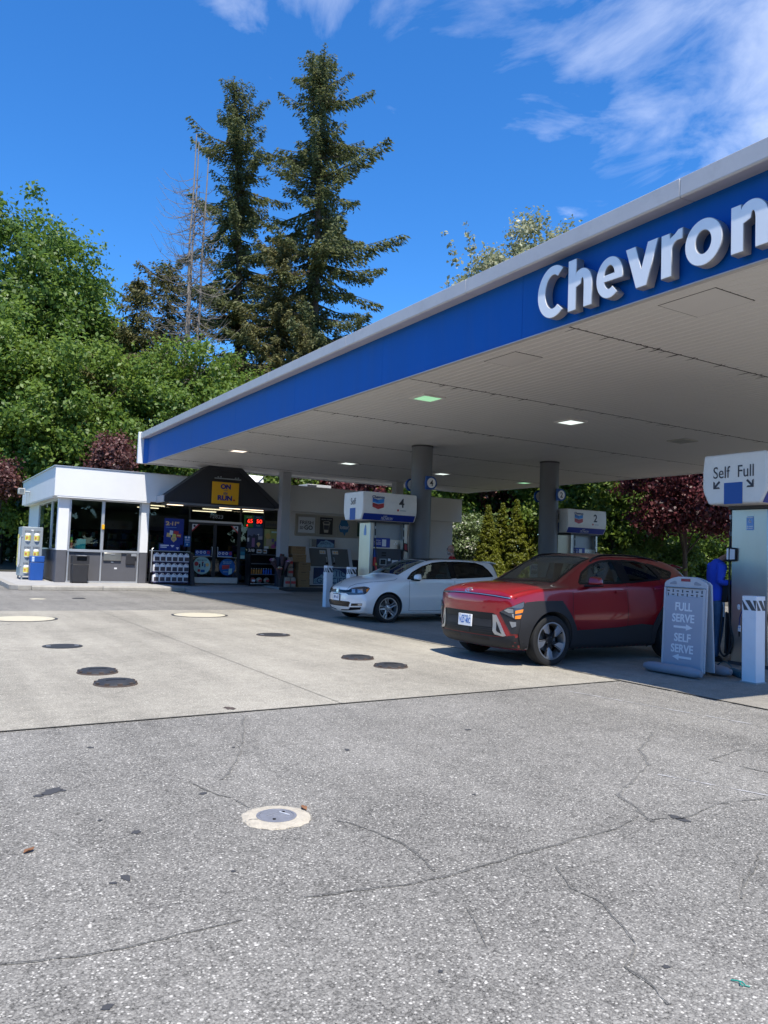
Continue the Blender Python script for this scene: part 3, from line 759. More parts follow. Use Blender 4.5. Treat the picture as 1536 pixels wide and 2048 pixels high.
# columns
for (x, y, r) in ((12.45, 18.5, 0.305), (17.42, 18.5, 0.305)):
    c = MB().lathe((x, y, 0), (0, 0, 1), [(r, 0.0), (r, SZ - 0.005)], 36).build('round_column', M['column'], canopy, smooth=True)
    MB().lathe((x, y, 0), (0, 0, 1), [(r + 0.012, SZ - 0.05), (r + 0.012, SZ - 0.004)], 36).build('top_collar', M['dark_frame'], c, smooth=True)
    MB().box(x + r - 0.02, x + r + 0.05, y - 0.03, y + 0.03, SZ - 0.14, SZ - 0.06).build('conduit_box', M['column'], c)
    MB().lathe((x, y, 0), (0, 0, 1), [(r + 0.03, 0.12), (r + 0.03, 0.55), (r + 0.005, 0.57)], 36).build('foot_sleeve', M['stainless'], c, smooth=True)
for (x, y) in ((12.60, 28.5), (17.88, 28.4)):
    MB().box(x - 0.185, x + 0.185, y - 0.185, y + 0.185, WZ, SZ - 0.004).build('square_column', M['column_light'], canopy, bevel=0.01)
    MB().box(x - 0.19, x + 0.19, y - 0.19, y + 0.19, WZ, 1.32).build('column_base', M['navy_band'], canopy)
# lamps in the soffit
for (x, y, m, lb) in ((8.71, 12.82, 'lamp_green', 'square green-lit canopy lamp closest to the blue fascia and the letters'), (12.71, 12.84, 'lamp_white', 'square white-lit canopy lamp above the red car'), (16.69, 12.89, 'lamp_off', 'unlit grey canopy lamp towards the right of the soffit'),
        (8.77, 23.6, 'lamp_warm', 'small warm-lit canopy lamp near the far blue fascia above the store gable'), (12.9, 23.8, 'lamp_white', 'white-lit canopy lamp left of the column numbered 4'), (17.05, 23.95, 'lamp_white', 'white-lit canopy lamp right of the column numbered 4'), (21.26, 24.05, 'lamp_green', 'dim green canopy lamp near the back edge above the clipped cedars')):
    t = thing('canopy_lamp', lb, 'lamp', (x, y, SZ))
    b = MB()
    for (a0, a1, b0, b1) in ((-0.27, 0.27, -0.27, -0.22), (-0.27, 0.27, 0.22, 0.27), (-0.27, -0.22, -0.22, 0.22), (0.22, 0.27, -0.22, 0.22)): b.box(a0, a1, b0, b1, -0.03, 0.0)
    b.build('frame', M['soffit'] if m != 'lamp_off' else M['ac'], t)
    MB().box(-0.22, 0.22, -0.22, 0.22, -0.022, -0.006).build('lens', M[m], t)
# numbered discs on the round columns
def number_disc(num, x, y, z, dirx, label):
    t = thing('number_sign', label, 'number sign', (x, y, z))
    fr = Frame((0, 0, 0), (1, 0, 0), (0, 0, 1))
    MB().fbox(fr, -0.17 if dirx > 0 else -0.02, 0.02 if dirx > 0 else 0.17, -0.19, 0.19, -0.03, 0.03).build('bracket_plate', M['hdr_royal'], t, bevel=0.006)
    MB().lathe((0.0, -0.032, 0), (0, -1, 0), [(0.19, -0.06), (0.19, 0.006)], 36).build('disc_rim', M['hdr_royal'], t, smooth=True)
    MB().lathe((0.0, -0.036, 0), (0, -1, 0), [(0.145, 0.0), (0.145, 0.006)], 36).build('disc_face', M['letter_face'], t, smooth=True)
    text('numeral', num, fr, -0.06, 0.06, -0.085, 0.085, 0.0425, 0.004, M['ink'], t, bold=0.01, keep=True)
number_disc('4', 12.50, 18.10, 3.62, 1, 'round white number 4 disc on a blue plate on the column by pump 4')
number_disc('3', 12.36, 18.90, 3.60, -1, 'number 3 disc half hidden behind the column by pump 4')
number_disc('2', 17.54, 18.10, 3.64, 1, 'round white number 2 disc on a blue plate on the column behind the red car')
number_disc('1', 17.34, 18.90, 3.616, -1, 'number 1 disc half hidden behind the column behind the red car')
# ------------------------------------------------------------------ store building
store = thing('convenience_store', 'low white flat-roofed store with dark wainscot, large windows and charcoal gable', 'store', (0, 0, 0))
SY, PY = 29.90, 29.60             # wall face, parapet face
SX0, SX1, BY = 4.50, 22.0, 39.2
PZ0, PZ1, KZ = 3.25, 4.31, 1.31
FS = Frame((0, SY, 0), (1, 0, 0), (0, 0, 1))          # a = x, b = z, c out towards -Y
FW = Frame((SX0, 0, 0), (0, -1, 0), (0, 0, 1))        # end wall: a = -y, b = z, c out towards -X
# parapet
for nm, (x0, x1, y0, y1) in (('front', (4.2, 22.3, PY, PY + 0.3)), ('end', (4.2, 4.5, PY + 0.3, BY - 0.3)), ('end', (22.0, 22.3, PY + 0.3, BY - 0.3)), ('rear', (4.2, 22.3, BY - 0.3, BY))):
    MB().box(x0, x1, y0, y1, PZ0, PZ1).build('parapet', M['white_paint'], store)
MB().box(4.15, 22.35, PY - 0.03, PY + 0.35, PZ1, PZ1 + 0.025).build('coping', M['alu'], store)
MB().box(4.15, 4.55, PY + 0.351, BY, PZ1, PZ1 + 0.025).build('coping', M['alu'], store)
MB().box(4.5, 22.0, PY + 0.3, BY - 0.3, 3.34, 3.5).build('roof', M['walk'], store)
# walls
MB().box(SX0, 7.34, SY, SY + 0.18, WZ, KZ).build('front_wainscot', M['grey_wall'], store)
MB().box(SX0 - 0.001, SX0 + 0.18, SY + 0.181, BY - 0.31, WZ, KZ).build('end_wainscot', M['grey_wall'], store)
MB().box(SX0, SX0 + 0.18, 35.6, BY - 0.31, KZ, PZ0).build('end_wall', M['white_paint'], store)
MB().box(13.05, SX1, SY, SY + 0.18, KZ - 0.02, PZ0).build('front_wall', M['white_paint'], store)
MB().box(13.05, SX1, SY - 0.004, SY + 0.18, WZ, KZ - 0.022).build('front_wainscot', M['navy_band'], store)
MB().box(SX1 - 0.18, SX1, SY + 0.181, BY - 0.31, WZ, PZ0).build('end_wall', M['white_paint'], store)
MB().box(SX0, SX1, BY - 0.30, BY - 0.12, WZ, PZ0 - 0.001).build('rear_wall', M['int_wall'], store)
MB().box(4.4, 4.76, SY - 0.10, SY + 0.20, KZ, PZ0 - 0.001).build('corner_post', M['white_paint'], store)
MB().box(4.41, 4.75, SY - 0.09, SY + 0.19, WZ, KZ - 0.001).build('post_base', M['grey_wall'], store)
MB().box(7.33, 7.62, SY - 0.10, SY + 0.20, KZ, PZ0 - 0.001).build('post', M['white_paint'], store)
MB().box(7.34, 7.61, SY - 0.09, SY + 0.19, WZ, KZ - 0.001).build('post_base', M['grey_wall'], store)
MB().box(4.3, 7.6, SY - 0.29, SY + 0.2, PZ0 - 0.05, PZ0 - 0.002).build('eave_board', M['white_paint'], store)
MB().box(4.22, 4.49, SY + 0.2, 38.6, PZ0 - 0.05, PZ0 - 0.002).build('eave_board', M['white_paint'], store)
def window(fr, a0, a1, b0, b1, c=0.0, mat=None, fw=0.05, frame=None, glass=None):
    b = MB()
    for (p, q, r, s) in ((a0, a1, b0, b0 + fw), (a0, a1, b1 - fw, b1), (a0, a0 + fw, b0 + fw, b1 - fw), (a1 - fw, a1, b0 + fw, b1 - fw)):
        b.fbox(fr, p, q, r, s, c - 0.05, c + 0.03)
    w = b.build('window', mat or M['alu'], store)
    MB().fbox(fr, a0 + fw, a1 - fw, b0 + fw, b1 - fw, c - 0.015, c - 0.007).build('pane', M['shopglass'], w)
    return w
window(FS, 4.77, 5.96, KZ, 3.2, 0.0)
window(FS, 5.965, 7.325, KZ, 3.2, 0.0)
window(FW, -32.0, -30.12, KZ, 3.2, 0.0)
window(FW, -35.58, -32.01, KZ, 3.2, 0.0)
for x in (4.79, 5.94, 7.27): MB().fbox(FS, x, x + 0.05, WZ, 3.2, 0.002, 0.045).build('mullion', M['alu'], store)
MB().fbox(FS, 4.77, 7.33, KZ - 0.04, KZ + 0.03, 0.0, 0.06).build('window_sill', M['alu'], store)
MB().fbox(FS, 4.77, 7.33, WZ, WZ + 0.06, 0.002, 0.03).build('base_trim', M['alu'], store)
d = MB().fbox(FS, 6.05, 6.68, 0.98, 1.26, 0.003, 0.06).build('pass_drawer', M['stainless'], store, bevel=0.008)
MB().fbox(FS, 6.30, 6.44, 1.20, 1.225, 0.061, 0.085).build('drawer_pull', M['alu'], d)
MB().fbox(FS, 6.33, 6.42, 0.90, 0.94, 0.001, 0.02).build('keyhole_plate', M['alu'], store)
MB().fbox(FS, 6.46, 6.56, 0.66, 0.72, 0.001, 0.01).build('torn_label', M['paper'], store)
MB().fbox(FS, 6.86, 7.20, 0.86, 1.22, 0.001, 0.07).build('mail_box', M['dark_frame'], store, bevel=0.01)
MB().fbox(FS, 7.04, 7.24, 1.16, 1.25, 0.071, 0.09).build('speaker_plate', M['alu'], store)
MB().fbox(FS, 5.92, 6.02, 2.12, 2.3, 0.05, 0.09).build('bell_box', M['sign_yellow'], store, bevel=0.01)
# glazed front under the gable
b = MB()
for (x0, x1, z0, z1) in ((7.62, 7.67, WZ, 3.2), (9.2, 9.26, WZ, 3.2), (11.30, 11.36, WZ, 3.2), (12.99, 13.05, WZ, 3.2), (7.62, 13.05, 3.2, 3.249), (7.67, 9.2, WZ, WZ + 0.06), (11.36, 12.99, WZ, WZ + 0.06), (12.33, 12.37, WZ + 0.06, 3.2)):
    b.fbox(FS, x0, x1, z0, z1, -0.05, 0.03)
b.build('shopfront_frame', M['dark_frame'], store)
for (x0, x1, z0, z1) in ((7.67, 9.2, WZ + 0.06, 3.2), (11.36, 12.33, WZ + 0.06, 3.2), (12.37, 12.99, WZ + 0.06, 3.2), (9.26, 11.30, 2.66, 3.2)):
    MB().fbox(FS, x0, x1, z0, z1, -0.012, -0.004).build('shopfront_pane', M['shopglass'], store)
MB().fbox(FS, 9.2, 11.36, 2.58, 2.66, -0.05, 0.08).build('door_header', M['alu'], store)
text('street_number', '12823', FS, 10.06, 10.58, 2.77, 2.92, 0.0, 0.004, M['cage'], store, bold=0.004)
for (x0, x1, hs) in ((9.265, 10.275, 1), (10.285, 11.295, -1)):
    b = MB()
    for (p, q, r, s) in ((x0, x0 + 0.06, 0.43, 2.57), (x1 - 0.06, x1, 0.43, 2.57), (x0 + 0.06, x1 - 0.06, 2.5, 2.57)): b.fbox(FS, p, q, r, s, -0.03, 0.02)
    dr = b.build('door', M['dark_frame'], store)
    MB().fbox(FS, x0, x1, 0.19, 0.42, -0.03, 0.03).build('kick_rail', M['alu'], dr)
    MB().fbox(FS, x0 + 0.06, x1 - 0.06, 0.421, 2.5, -0.008, 0.0).build('pane', M['shopglass'], dr)
    hx = x1 - 0.11 if hs > 0 else x0 + 0.11
    MB().tube([FS.p(hx, 1.62, 0.03), FS.p(hx, 1.62, 0.09), FS.p(hx, 1.24, 0.09), FS.p(hx - 0.8 * hs, 1.22, 0.09), FS.p(hx - 0.8 * hs, 1.22, 0.03)], 0.014, 8).build('handle', M['alu'], dr, smooth=True)
# porch gable
GF = Frame((0, 28.62, 0), (1, 0, 0), (0, 0, 1))
GP = [(7.85, 3.25), (12.46, 3.25), (12.46, 3.34), (10.76, 4.715), (9.50, 4.715), (7.85, 3.42)]
MB().prism(GF, GP, -0.97, -0.02).build('porch_gable', M['gable'], store)
MB().prism(GF, [(7.83, 3.24), (8.02, 3.24), (8.02, 3.36), (9.55, 4.55), (10.70, 4.55), (12.25, 3.32), (12.25, 3.24), (12.48, 3.24), (12.48, 3.36), (10.80, 4.715), (9.47, 4.715), (7.83, 3.45)], -0.019, 0.035).build('gable_border', M['gable'], store)
MB().fbox(GF, 8.03, 12.24, 3.16, 3.24, -0.97, 0.03).build('gable_beam', M['column'], store)
MB().box(7.80, 7.85, 28.59, 29.58, 3.22, 3.47).build('gable_side', M['column_light'], store)
for (x0, x1, y) in ((7.5, 8.65, 28.95), (10.08, 10.92, 28.95), (11.02, 11.9, 28.95)):
    MB().box(max(x0, 8.04), x1, y - 0.015, y + 0.015, 3.135, 3.158).build('porch_tube', M['tube'], store)
for (x0, x1, y) in ((8.0, 8.9, 33.3), (10.42, 11.48, 33.4), (10.18, 11.44, 31.3), (12.0, 12.98, 31.4), (7.8, 8.6, 31.3)):
    MB().box(x0, x1, y - 0.02, y + 0.02, 3.19, 3.22).build('ceiling_tube', M['tube'], store)
# inside
MB().box(SX0 + 0.2, 13.3, SY + 0.2, BY - 0.31, WZ - 0.02, WZ + 0.01).build('shop_floor', M['int_wall'], store)
MB().box(SX0 + 0.2, SX1 - 0.2, SY + 0.05, BY - 0.31, 3.25, 3.33).build('shop_ceiling', M['int_wall'], store)
MB().box(13.3, 13.4, SY + 0.2, BY - 0.31, WZ, 3.24).build('inner_wall', M['int_dark'], store)
rn = random.Random(21)
cols = [(0.30, 0.04, 0.03), (0.04, 0.12, 0.30), (0.35, 0.28, 0.05), (0.06, 0.20, 0.07), (0.4, 0.4, 0.38), (0.25, 0.10, 0.03), (0.03, 0.03, 0.05), (0.15, 0.05, 0.18)]
cmats = [sw('goods%d' % i, *c) for i, c in enumerate(cols)]
for (x0, x1, y, h) in ((7.8, 9.0, 31.6, 1.6), (9.6, 11.0, 33.2, 1.7), (11.5, 13.0, 31.5, 1.7), (5.2, 7.2, 36.0, 2.1), (7.8, 13.0, 37.6, 2.2)):
    sh = MB()
    for k in range(int(h / 0.4)): sh.box(x0, x1, y, y + 0.45, WZ + 0.1 + 0.4 * k, WZ + 0.13 + 0.4 * k)
    sh.box(x0, x1, y + 0.46, y + 0.5, WZ + 0.01, WZ + h)
    s = sh.build('shelf', M['int_dark'], store)
    for ci, cm in enumerate(cmats):
        g = MB()
        for k in range(int(h / 0.4)):
            xx = x0 + 0.03
            while xx < x1 - 0.12:
                w = rn.uniform(0.08, 0.2)
                if rn.randrange(len(cmats)) == ci: g.box(xx, xx + w - 0.01, y + 0.02, y + 0.3, WZ + 0.13 + 0.4 * k, WZ + 0.13 + 0.4 * k + rn.uniform(0.15, 0.3))
                xx += w
        if g.v: tag(g.build('goods', cm, s), kind='stuff')
MB().box(4.9, 7.2, 30.5, 31.1, WZ + 0.01, 1.25).build('counter', M['int_dark'], store)
MB().box(4.9, 7.2, 30.2, 30.5, 1.24, 1.27).build('counter_ledge', M['column_light'], store)
MB().box(6.3, 6.75, 30.6, 30.65, 1.35, 1.7).build('till_screen', M['black'], store)
MB().box(6.5, 6.56, 30.62, 30.66, 1.25, 1.36).build('till_stand', M['black'], store)

# ------------------------------------------------------------------ signs and posters on the store
def panel(name, label, cat, fr, a0, a1, b0, b1, c, depth, mat, group=None):
    t = thing(name, label, cat, fr.p((a0 + a1) / 2, b0, c), group=group)
    f2 = Frame((0, 0, 0), fr.r, fr.u)
    w, h = (a1 - a0) / 2, b1 - b0
    MB().fbox(f2, -w, w, 0, h, 0.001, depth).build('board', mat, t)
    return t, f2, w, h
# amber sign on the gable
t, f, w, h = panel('gable_sign', 'square amber sign on the charcoal gable reading ON the RUN in navy', 'sign', GF, 9.62, 10.68, 3.28, 4.12, 0.036, 0.06, M['sign_yellow'])
D = 0.061
text('lettering', 'ON', f, -0.21, 0.20, 0.57, 0.77, D, 0.006, M['sign_navy'], t, bold=0.055)
text('lettering', 'the', f, -0.09, 0.08, 0.375, 0.475, D, 0.006, M['sign_navy'], t, bold=0.015, shear=0.3)
text('lettering', 'RUN', f, -0.31, 0.27, 0.13, 0.33, D, 0.006, M['sign_navy'], t, bold=0.055)
MB().lathe(f.p(0.35, 0.165, D), f.n, [(0.04, 0), (0.04, 0.006)], 12).build('red_dot', M['red_plastic'], t)
for bb in (0.52, 0.352): MB().fbox(f, -0.09, 0.08, bb, bb + 0.012, D, D + 0.005).build('rule', M['sign_navy'], t)
t = thing('sign_light_bar', 'slim grey lamp bar on brackets above the amber sign', 'light bar', (10.2, 28.5, 4.25))
MB().box(-0.53, 0.53, -0.05, 0.0, -0.02, 0.02).build('bar', M['cage'], t, bevel=0.006)
for x in (-0.38, 0.32):
    MB().tube([(x, 0.08, 0.06), (x, -0.03, 0.07), (x, -0.03, 0.01)], 0.014, 6).build('bracket', M['cage'], t)
    MB().ball((x + 0.1, -0.02, 0.06), 0.035, 0.035, 0.03, 8, 6).build('spot_head', M['cage'], t)
# promo poster
t, f, w, h = panel('promo_poster', 'tall dark blue window poster with gold figures 2 for 11 99', 'poster', FS, 8.24, 9.0, 1.66, 2.67, 0.005, 0.012, M['poster_blue'])
D = 0.0125
text('price', '2', f, -0.33, -0.18, 0.74, 0.89, D, 0.003, M['gold'], t, bold=0.03)
text('price', 'FOR', f, -0.165, -0.105, 0.78, 0.83, D, 0.003, M['gold'], t)
text('price', '11', f, -0.08, 0.06, 0.74, 0.89, D, 0.003, M['gold'], t, bold=0.03)
text('price', '99', f, 0.08, 0.19, 0.81, 0.89, D, 0.003, M['gold'], t, bold=0.02)
MB().fbox(f, -0.32, 0.10, 0.655, 0.668, D, D + 0.002).build('small_print', M['sticker_blue'], t)
rn = random.Random(5)
for k, (a, bb, ww, hh, col) in enumerate(((-0.28, 0.30, 0.16, 0.13, M['gold']), (-0.17, 0.38, 0.13, 0.15, M['paper']), (-0.02, 0.40, 0.20, 0.12, M['red_lbl']), (0.08, 0.30, 0.20, 0.12, M['red_lbl']), (-0.06, 0.30, 0.14, 0.1, M['yellow_lbl']), (0.12, 0.34, 0.15, 0.03, M['gold']))):
    MB().prism(f, [(a, bb), (a + ww, bb - 0.02), (a + ww + 0.01, bb + hh), (a + 0.02, bb + hh + 0.02)], D + 0.0008 * k, D + 0.002 + 0.0008 * k).build('pack_picture', col, t)
MB().prism(f, [(-0.10, 0.24), (-0.07, 0.30), (0.09, 0.30), (0.12, 0.24), (0.11, 0.18), (0.01, 0.09), (-0.09, 0.18)], D + 0.006, D + 0.008).build('price_tag', M['gold'], t)
text('price', '2X', f, -0.05, 0.06, 0.19, 0.26, D + 0.0085, 0.002, M['poster_blue'], t)
# small blue stickers by the door
t, f, w, h = panel('door_notice', 'small mid-blue notice with white discs on the glass left of the doors', 'notice', FS, 9.04, 9.28, 1.60, 2.02, 0.031, 0.008, M['poster_mid'])
for a in (-0.06, 0.06): MB().lathe(f.p(a, 0.36, 0.009), f.n, [(0.04, 0), (0.04, 0.002)], 14).build('white_disc', M['paper'], t)
for bb in (0.24, 0.27, 0.17): MB().fbox(f, -0.09, 0.09, bb, bb + 0.014, 0.009, 0.011).build('print_line', M['paper'], t)
MB().lathe(f.p(0, 0.08, 0.009), f.n, [(0.035, 0), (0.035, 0.002)], 14).build('white_disc', M['mint'], t)
for (x0, x1, z0, lb) in ((9.50, 10.12, 1.27, 'blue strip of four white round icons on the left door'), (10.42, 11.02, 1.25, 'blue strip of four white round icons on the right door')):
    t, f, w, h = panel('door_strip', lb, 'door sticker', FS, x0, x1, z0, z0 + 0.22, 0.021, 0.004, M['poster_blue'])
    for k in range(4):
        a = -0.225 + 0.15 * k
        MB().lathe(f.p(a, 0.13, 0.005), f.n, [(0.055, 0), (0.055, 0.002)], 18).build('icon_disc', M['paper'] if k < 3 else M['red_lbl'], t)
        MB().lathe(f.p(a, 0.13, 0.0072), f.n, [(0.028, 0), (0.028, 0.001)], 10).build('icon_mark', M['poster_blue'], t)
    MB().fbox(f, -w, w, 0.0, 0.03, 0.005, 0.007).build('strip_edge', M['sticker_blue'], t)
# round door decals
def disc_decal(x, z, r, mat, label):
    t = thing('door_decal', label, 'door decal', FS.p(x, z, 0.002))
    f = Frame((0, 0, 0), FS.r, FS.u)
    MB().lathe((0, 0, 0), f.n, [(r, 0), (r, 0.003)], 40).build('disc', mat, t)
    return t, f
t, f = disc_decal(9.80, 0.88, 0.35, M['mint'], 'round pale mint decal with small pictures on the left door')
text('title', 'MIX & MATCH', f, -0.19, 0.19, 0.18, 0.235, 0.0035, 0.002, M['ink'], t, bold=0.01)
MB().lathe(f.p(-0.22, 0.06, 0.0035), f.n, [(0.085, 0), (0.085, 0.002)], 18).build('badge', M['red_lbl'], t)
MB().lathe(f.p(0.22, 0.03, 0.0035), f.n, [(0.07, 0), (0.07, 0.002)], 18).build('badge', M['gold'], t)
for a, bb, ww, hh, m in ((-0.12, -0.08, 0.06, 0.14, 'ink'), (0.0, -0.03, 0.06, 0.16, 'ink'), (0.10, -0.07, 0.05, 0.14, 'poster_mid'), (-0.16, -0.25, 0.10, 0.10, 'red_lbl'), (-0.04, -0.27, 0.17, 0.10, 'poster_mid'), (0.0, 0.11, 0.08, 0.04, 'red_lbl')):
    MB().fbox(f, a, a + ww, bb, bb + hh, 0.0035, 0.0055).build('bottle_picture', M[m], t)
t, f = disc_decal(10.85, 0.84, 0.335, M['poster_mid'], 'round bright blue decal with a red card picture on the right door')
text('title', 'FILL UP ON', f, -0.18, 0.17, 0.19, 0.235, 0.0035, 0.002, M['mint'], t, bold=0.005)
text('title', 'REWARDS', f, -0.16, 0.16, 0.13, 0.175, 0.0035, 0.002, M['mint'], t, bold=0.005)
MB().prism(f, [(-0.21, -0.10), (0.09, -0.06), (0.09, 0.09), (-0.22, 0.07)], 0.0035, 0.006).build('card_picture', M['red_lbl'], t)
MB().prism(f, [(0.06, -0.30), (0.20, -0.26), (0.21, -0.05), (0.07, -0.06)], 0.0062, 0.008).build('phone_picture', M['mint'], t)
MB().fbox(f, -0.16, 0.04, -0.20, -0.185, 0.0035, 0.005).build('print_line', M['mint'], t)
for (pts, lb) in (([(9.34, 2.50), (9.66, 2.52), (9.34, 2.20)], 'white triangular corner decal with red edge, left door'), ([(11.24, 2.50), (10.92, 2.50), (11.24, 2.20)], 'white triangular corner decal with red edge, right door')):
    ax, az = pts[0]
    t = thing('corner_decal', lb, 'door decal', FS.p(ax, az, 0.002)); f = Frame((0, 0, 0), FS.r, FS.u)
    q = [(p[0] - ax, p[1] - az) for p in pts]; sg = 1 if q[1][0] > 0 else -1
    MB().prism(f, q, 0, 0.002).build('red_triangle', M['red_lbl'], t)
    MB().prism(f, [(0, 0), (q[1][0] * 0.78, q[1][1]), (0, q[2][1] * 0.78)], 0.0022, 0.004).build('white_triangle', M['paper'], t)
    MB().lathe(f.p(0.09 * sg, -0.07, 0.0042), f.n, [(0.05, 0), (0.05, 0.002)], 8).build('emblem', M['ink'], t)
# lottery price display
t = thing('lottery_display', 'green and blue window display with glowing red 65 and 50', 'price display', FS.p(11.47, 2.48, 0.02)); f = Frame((0, 0, 0), FS.r, FS.u)
MB().fbox(f, 0, 0.39, 0, 0.5, 0, 0.03).build('green_board', sw('lottery_green', 0.06, 0.24, 0.04), t)
MB().fbox(f, 0.40, 0.80, -0.02, 0.5, 0, 0.03).build('blue_board', sw('lottery_blue', 0.01, 0.07, 0.17), t)
for (a0, a1, b0, b1) in ((0.06, 0.37, 0.17, 0.36), (0.44, 0.79, 0.17, 0.36), (0.06, 0.2, 0.03, 0.13)): MB().fbox(f, a0, a1, b0, b1, 0.031, 0.036).build('led_window', M['black'], t)
text('led_digits', '65', f, 0.14, 0.355, 0.185, 0.345, 0.0365, 0.003, M['led_red'], t, bold=0.01)
text('led_digits', '50', f, 0.53, 0.77, 0.185, 0.345, 0.0365, 0.003, M['led_red'], t, bold=0.01)
text('led_digits', '8', f, 0.10, 0.16, 0.04, 0.12, 0.0365, 0.003, M['led_red'], t, bold=0.01)
text('brand_line', '6/49', f, 0.10, 0.32, 0.385, 0.46, 0.031, 0.003, M['mint'], t, shear=0.3)
text('brand_line', 'MAX', f, 0.5, 0.7, 0.385, 0.46, 0.031, 0.003, M['mint'], t, shear=0.3)
text('brand_line', 'MILLION', f, 0.52, 0.7, 0.06, 0.11, 0.031, 0.003, M['mint'], t)
# two posters right of the doors
t, f, w, h = panel('mountain_poster', 'dark blue window poster of snowy mountains right of the doors', 'poster', FS, 11.64, 12.31, 1.66, 2.46, 0.005, 0.01, sw('dusk_sky', 0.12, 0.15, 0.25))
MB().prism(f, [(-w, 0.0), (w, 0.0), (w, 0.40), (0.25, 0.47), (0.14, 0.58), (0.06, 0.50), (-0.05, 0.56), (-0.12, 0.46), (-0.25, 0.52), (-w, 0.42)], 0.0105, 0.012).build('mountain', sw('dusk_hill', 0.03, 0.035, 0.06), t)
MB().prism(f, [(0.14, 0.58), (0.19, 0.53), (0.15, 0.50), (0.10, 0.54)], 0.0125, 0.013).build('snow', M['paper'], t)
MB().fbox(f, 0.14, 0.33, 0.34, 0.48, 0.0125, 0.014).build('snow_field', sw('snowfield', 0.35, 0.36, 0.42), t)
MB().fbox(f, -0.13, 0.0, 0.03, 0.40, 0.0125, 0.014).build('can_picture', sw('lilac', 0.25, 0.13, 0.27), t)
MB().fbox(f, -0.33, -0.25, 0.24, 0.40, 0.0125, 0.014).build('cup_picture', M['paper'], t)
MB().prism(f, [(0.08, 0.16), (0.13, 0.22), (0.21, 0.22), (0.25, 0.16), (0.17, 0.02)], 0.0125, 0.014).build('price_tag', M['gold'], t)
t, f, w, h = panel('snack_poster', 'yellow green window poster with snack pictures right of the doors', 'poster', FS, 12.38, 12.97, 1.64, 2.46, 0.005, 0.01, sw('lime_poster', 0.30, 0.30, 0.10))
for a, bb, ww, hh, m in ((-0.28, 0.52, 0.22, 0.28, sw('pale_lime', 0.42, 0.44, 0.16)), (0.02, 0.66, 0.24, 0.07, M['mint']), (-0.2, 0.12, 0.28, 0.28, sw('burger', 0.42, 0.33, 0.22)), (0.02, 0.02, 0.2, 0.17, sw('pinkpack', 0.42, 0.09, 0.24)), (0.04, 0.28, 0.1, 0.14, sw('violetpack', 0.12, 0.08, 0.25)), (-0.28, 0.0, 0.2, 0.1, M['paper']), (0.17, 0.1, 0.1, 0.22, sw('violetpack', 0.12, 0.08, 0.25))):
    MB().fbox(f, a, a + ww, bb, bb + hh, 0.0105, 0.012).build('snack_picture', m, t)
MB().lathe(f.p(-0.13, 0.52, 0.013), f.n, [(0.12, 0), (0.12, 0.002)], 20).build('price_tag', sw('peach', 0.55, 0.36, 0.12), t)
t, f, w, h = panel('drinks_notice', 'brown window strip lettered drinks at the right end of the shopfront', 'notice', FS, 12.40, 12.96, 2.50, 2.80, 0.005, 0.008, sw('drink_brown', 0.10, 0.085, 0.05))
text('lettering', 'drinks', f, -0.24, 0.22, 0.08, 0.22, 0.009, 0.003, M['ink'], t, bold=0.02, shear=0.2)
t, f, w, h = panel('deal_notice', 'white 3/8 price lettering with two snack pictures below the window posters', 'notice', FS, 11.66, 12.62, 1.42, 1.64, 0.005, 0.006, M['black'])
text('price', '3/8', f, -0.43, -0.16, 0.07, 0.19, 0.0065, 0.003, M['paper'], t, bold=0.02)
for a in (-0.06, 0.18):
    MB().fbox(f, a, a + 0.21, 0.02, 0.18, 0.0065, 0.009).build('picture_card', M['paper'], t)
    MB().fbox(f, a + 0.03, a + 0.18, 0.06, 0.13, 0.0092, 0.011).build('snack_picture', sw('bun', 0.35, 0.18, 0.07), t)
t, f, w, h = panel('hours_notice', 'stack of small teal notices on the glass right of the doors', 'notice', FS, 11.37, 11.58, 1.18, 1.66, 0.005, 0.006, sw('teal_d', 0.02, 0.09, 0.14))
for bb, m in ((0.02, M['mint']), (0.17, sw('teal_m', 0.03, 0.22, 0.32))): MB().fbox(f, -0.09, 0.09, bb, bb + 0.13, 0.0065, 0.008).build('notice_card', m, t)
# row of framed signs on the wall
t = thing('wall_sign_row', 'long beige frame of four square signs on the shaded store wall', 'wall sign', FS.p(13.75, 2.25, 0.0)); f = Frame((0, 0, 0), FS.r, FS.u)
MB().fbox(f, 0, 4.0, 0, 0.92, 0.001, 0.06).build('frame_board', M['beige'], t, bevel=0.01)
for k in range(4): MB().fbox(f, 0.05 + k * 0.975, 0.05 + k * 0.975 + 0.925, 0.05, 0.87, 0.061, 0.075).build('inset_panel', M['beige_d'], t)
s1 = MB().fbox(f, 0.12, 0.90, 0.13, 0.80, 0.076, 0.085).build('sign_face', M['paper'], t)
text('lettering', 'FRESH', f, 0.19, 0.82, 0.49, 0.64, 0.0855, 0.004, M['ink'], s1, bold=0.012)
text('lettering', 'to', f, 0.20, 0.36, 0.27, 0.42, 0.0855, 0.004, M['ink'], s1, shear=0.3, bold=0.01)
text('lettering', 'GO', f, 0.40, 0.80, 0.26, 0.45, 0.0855, 0.004, M['ink'], s1, bold=0.03)
s2 = MB().fbox(f, 1.14, 1.76, 0.10, 0.83, 0.076, 0.085).build('sign_face', sw('cup_brown', 0.012, 0.011, 0.011), t)
text('lettering', 'GROUND TO ORDER', f, 1.20, 1.70, 0.72, 0.765, 0.0855, 0.003, M['paper'], s2)
MB().prism(f, [(1.27, 0.62), (1.33, 0.66), (1.55, 0.67), (1.64, 0.62), (1.60, 0.52), (1.54, 0.18), (1.35, 0.18), (1.30, 0.52)], 0.0855, 0.089).build('cup_picture', M['beige'], s2)
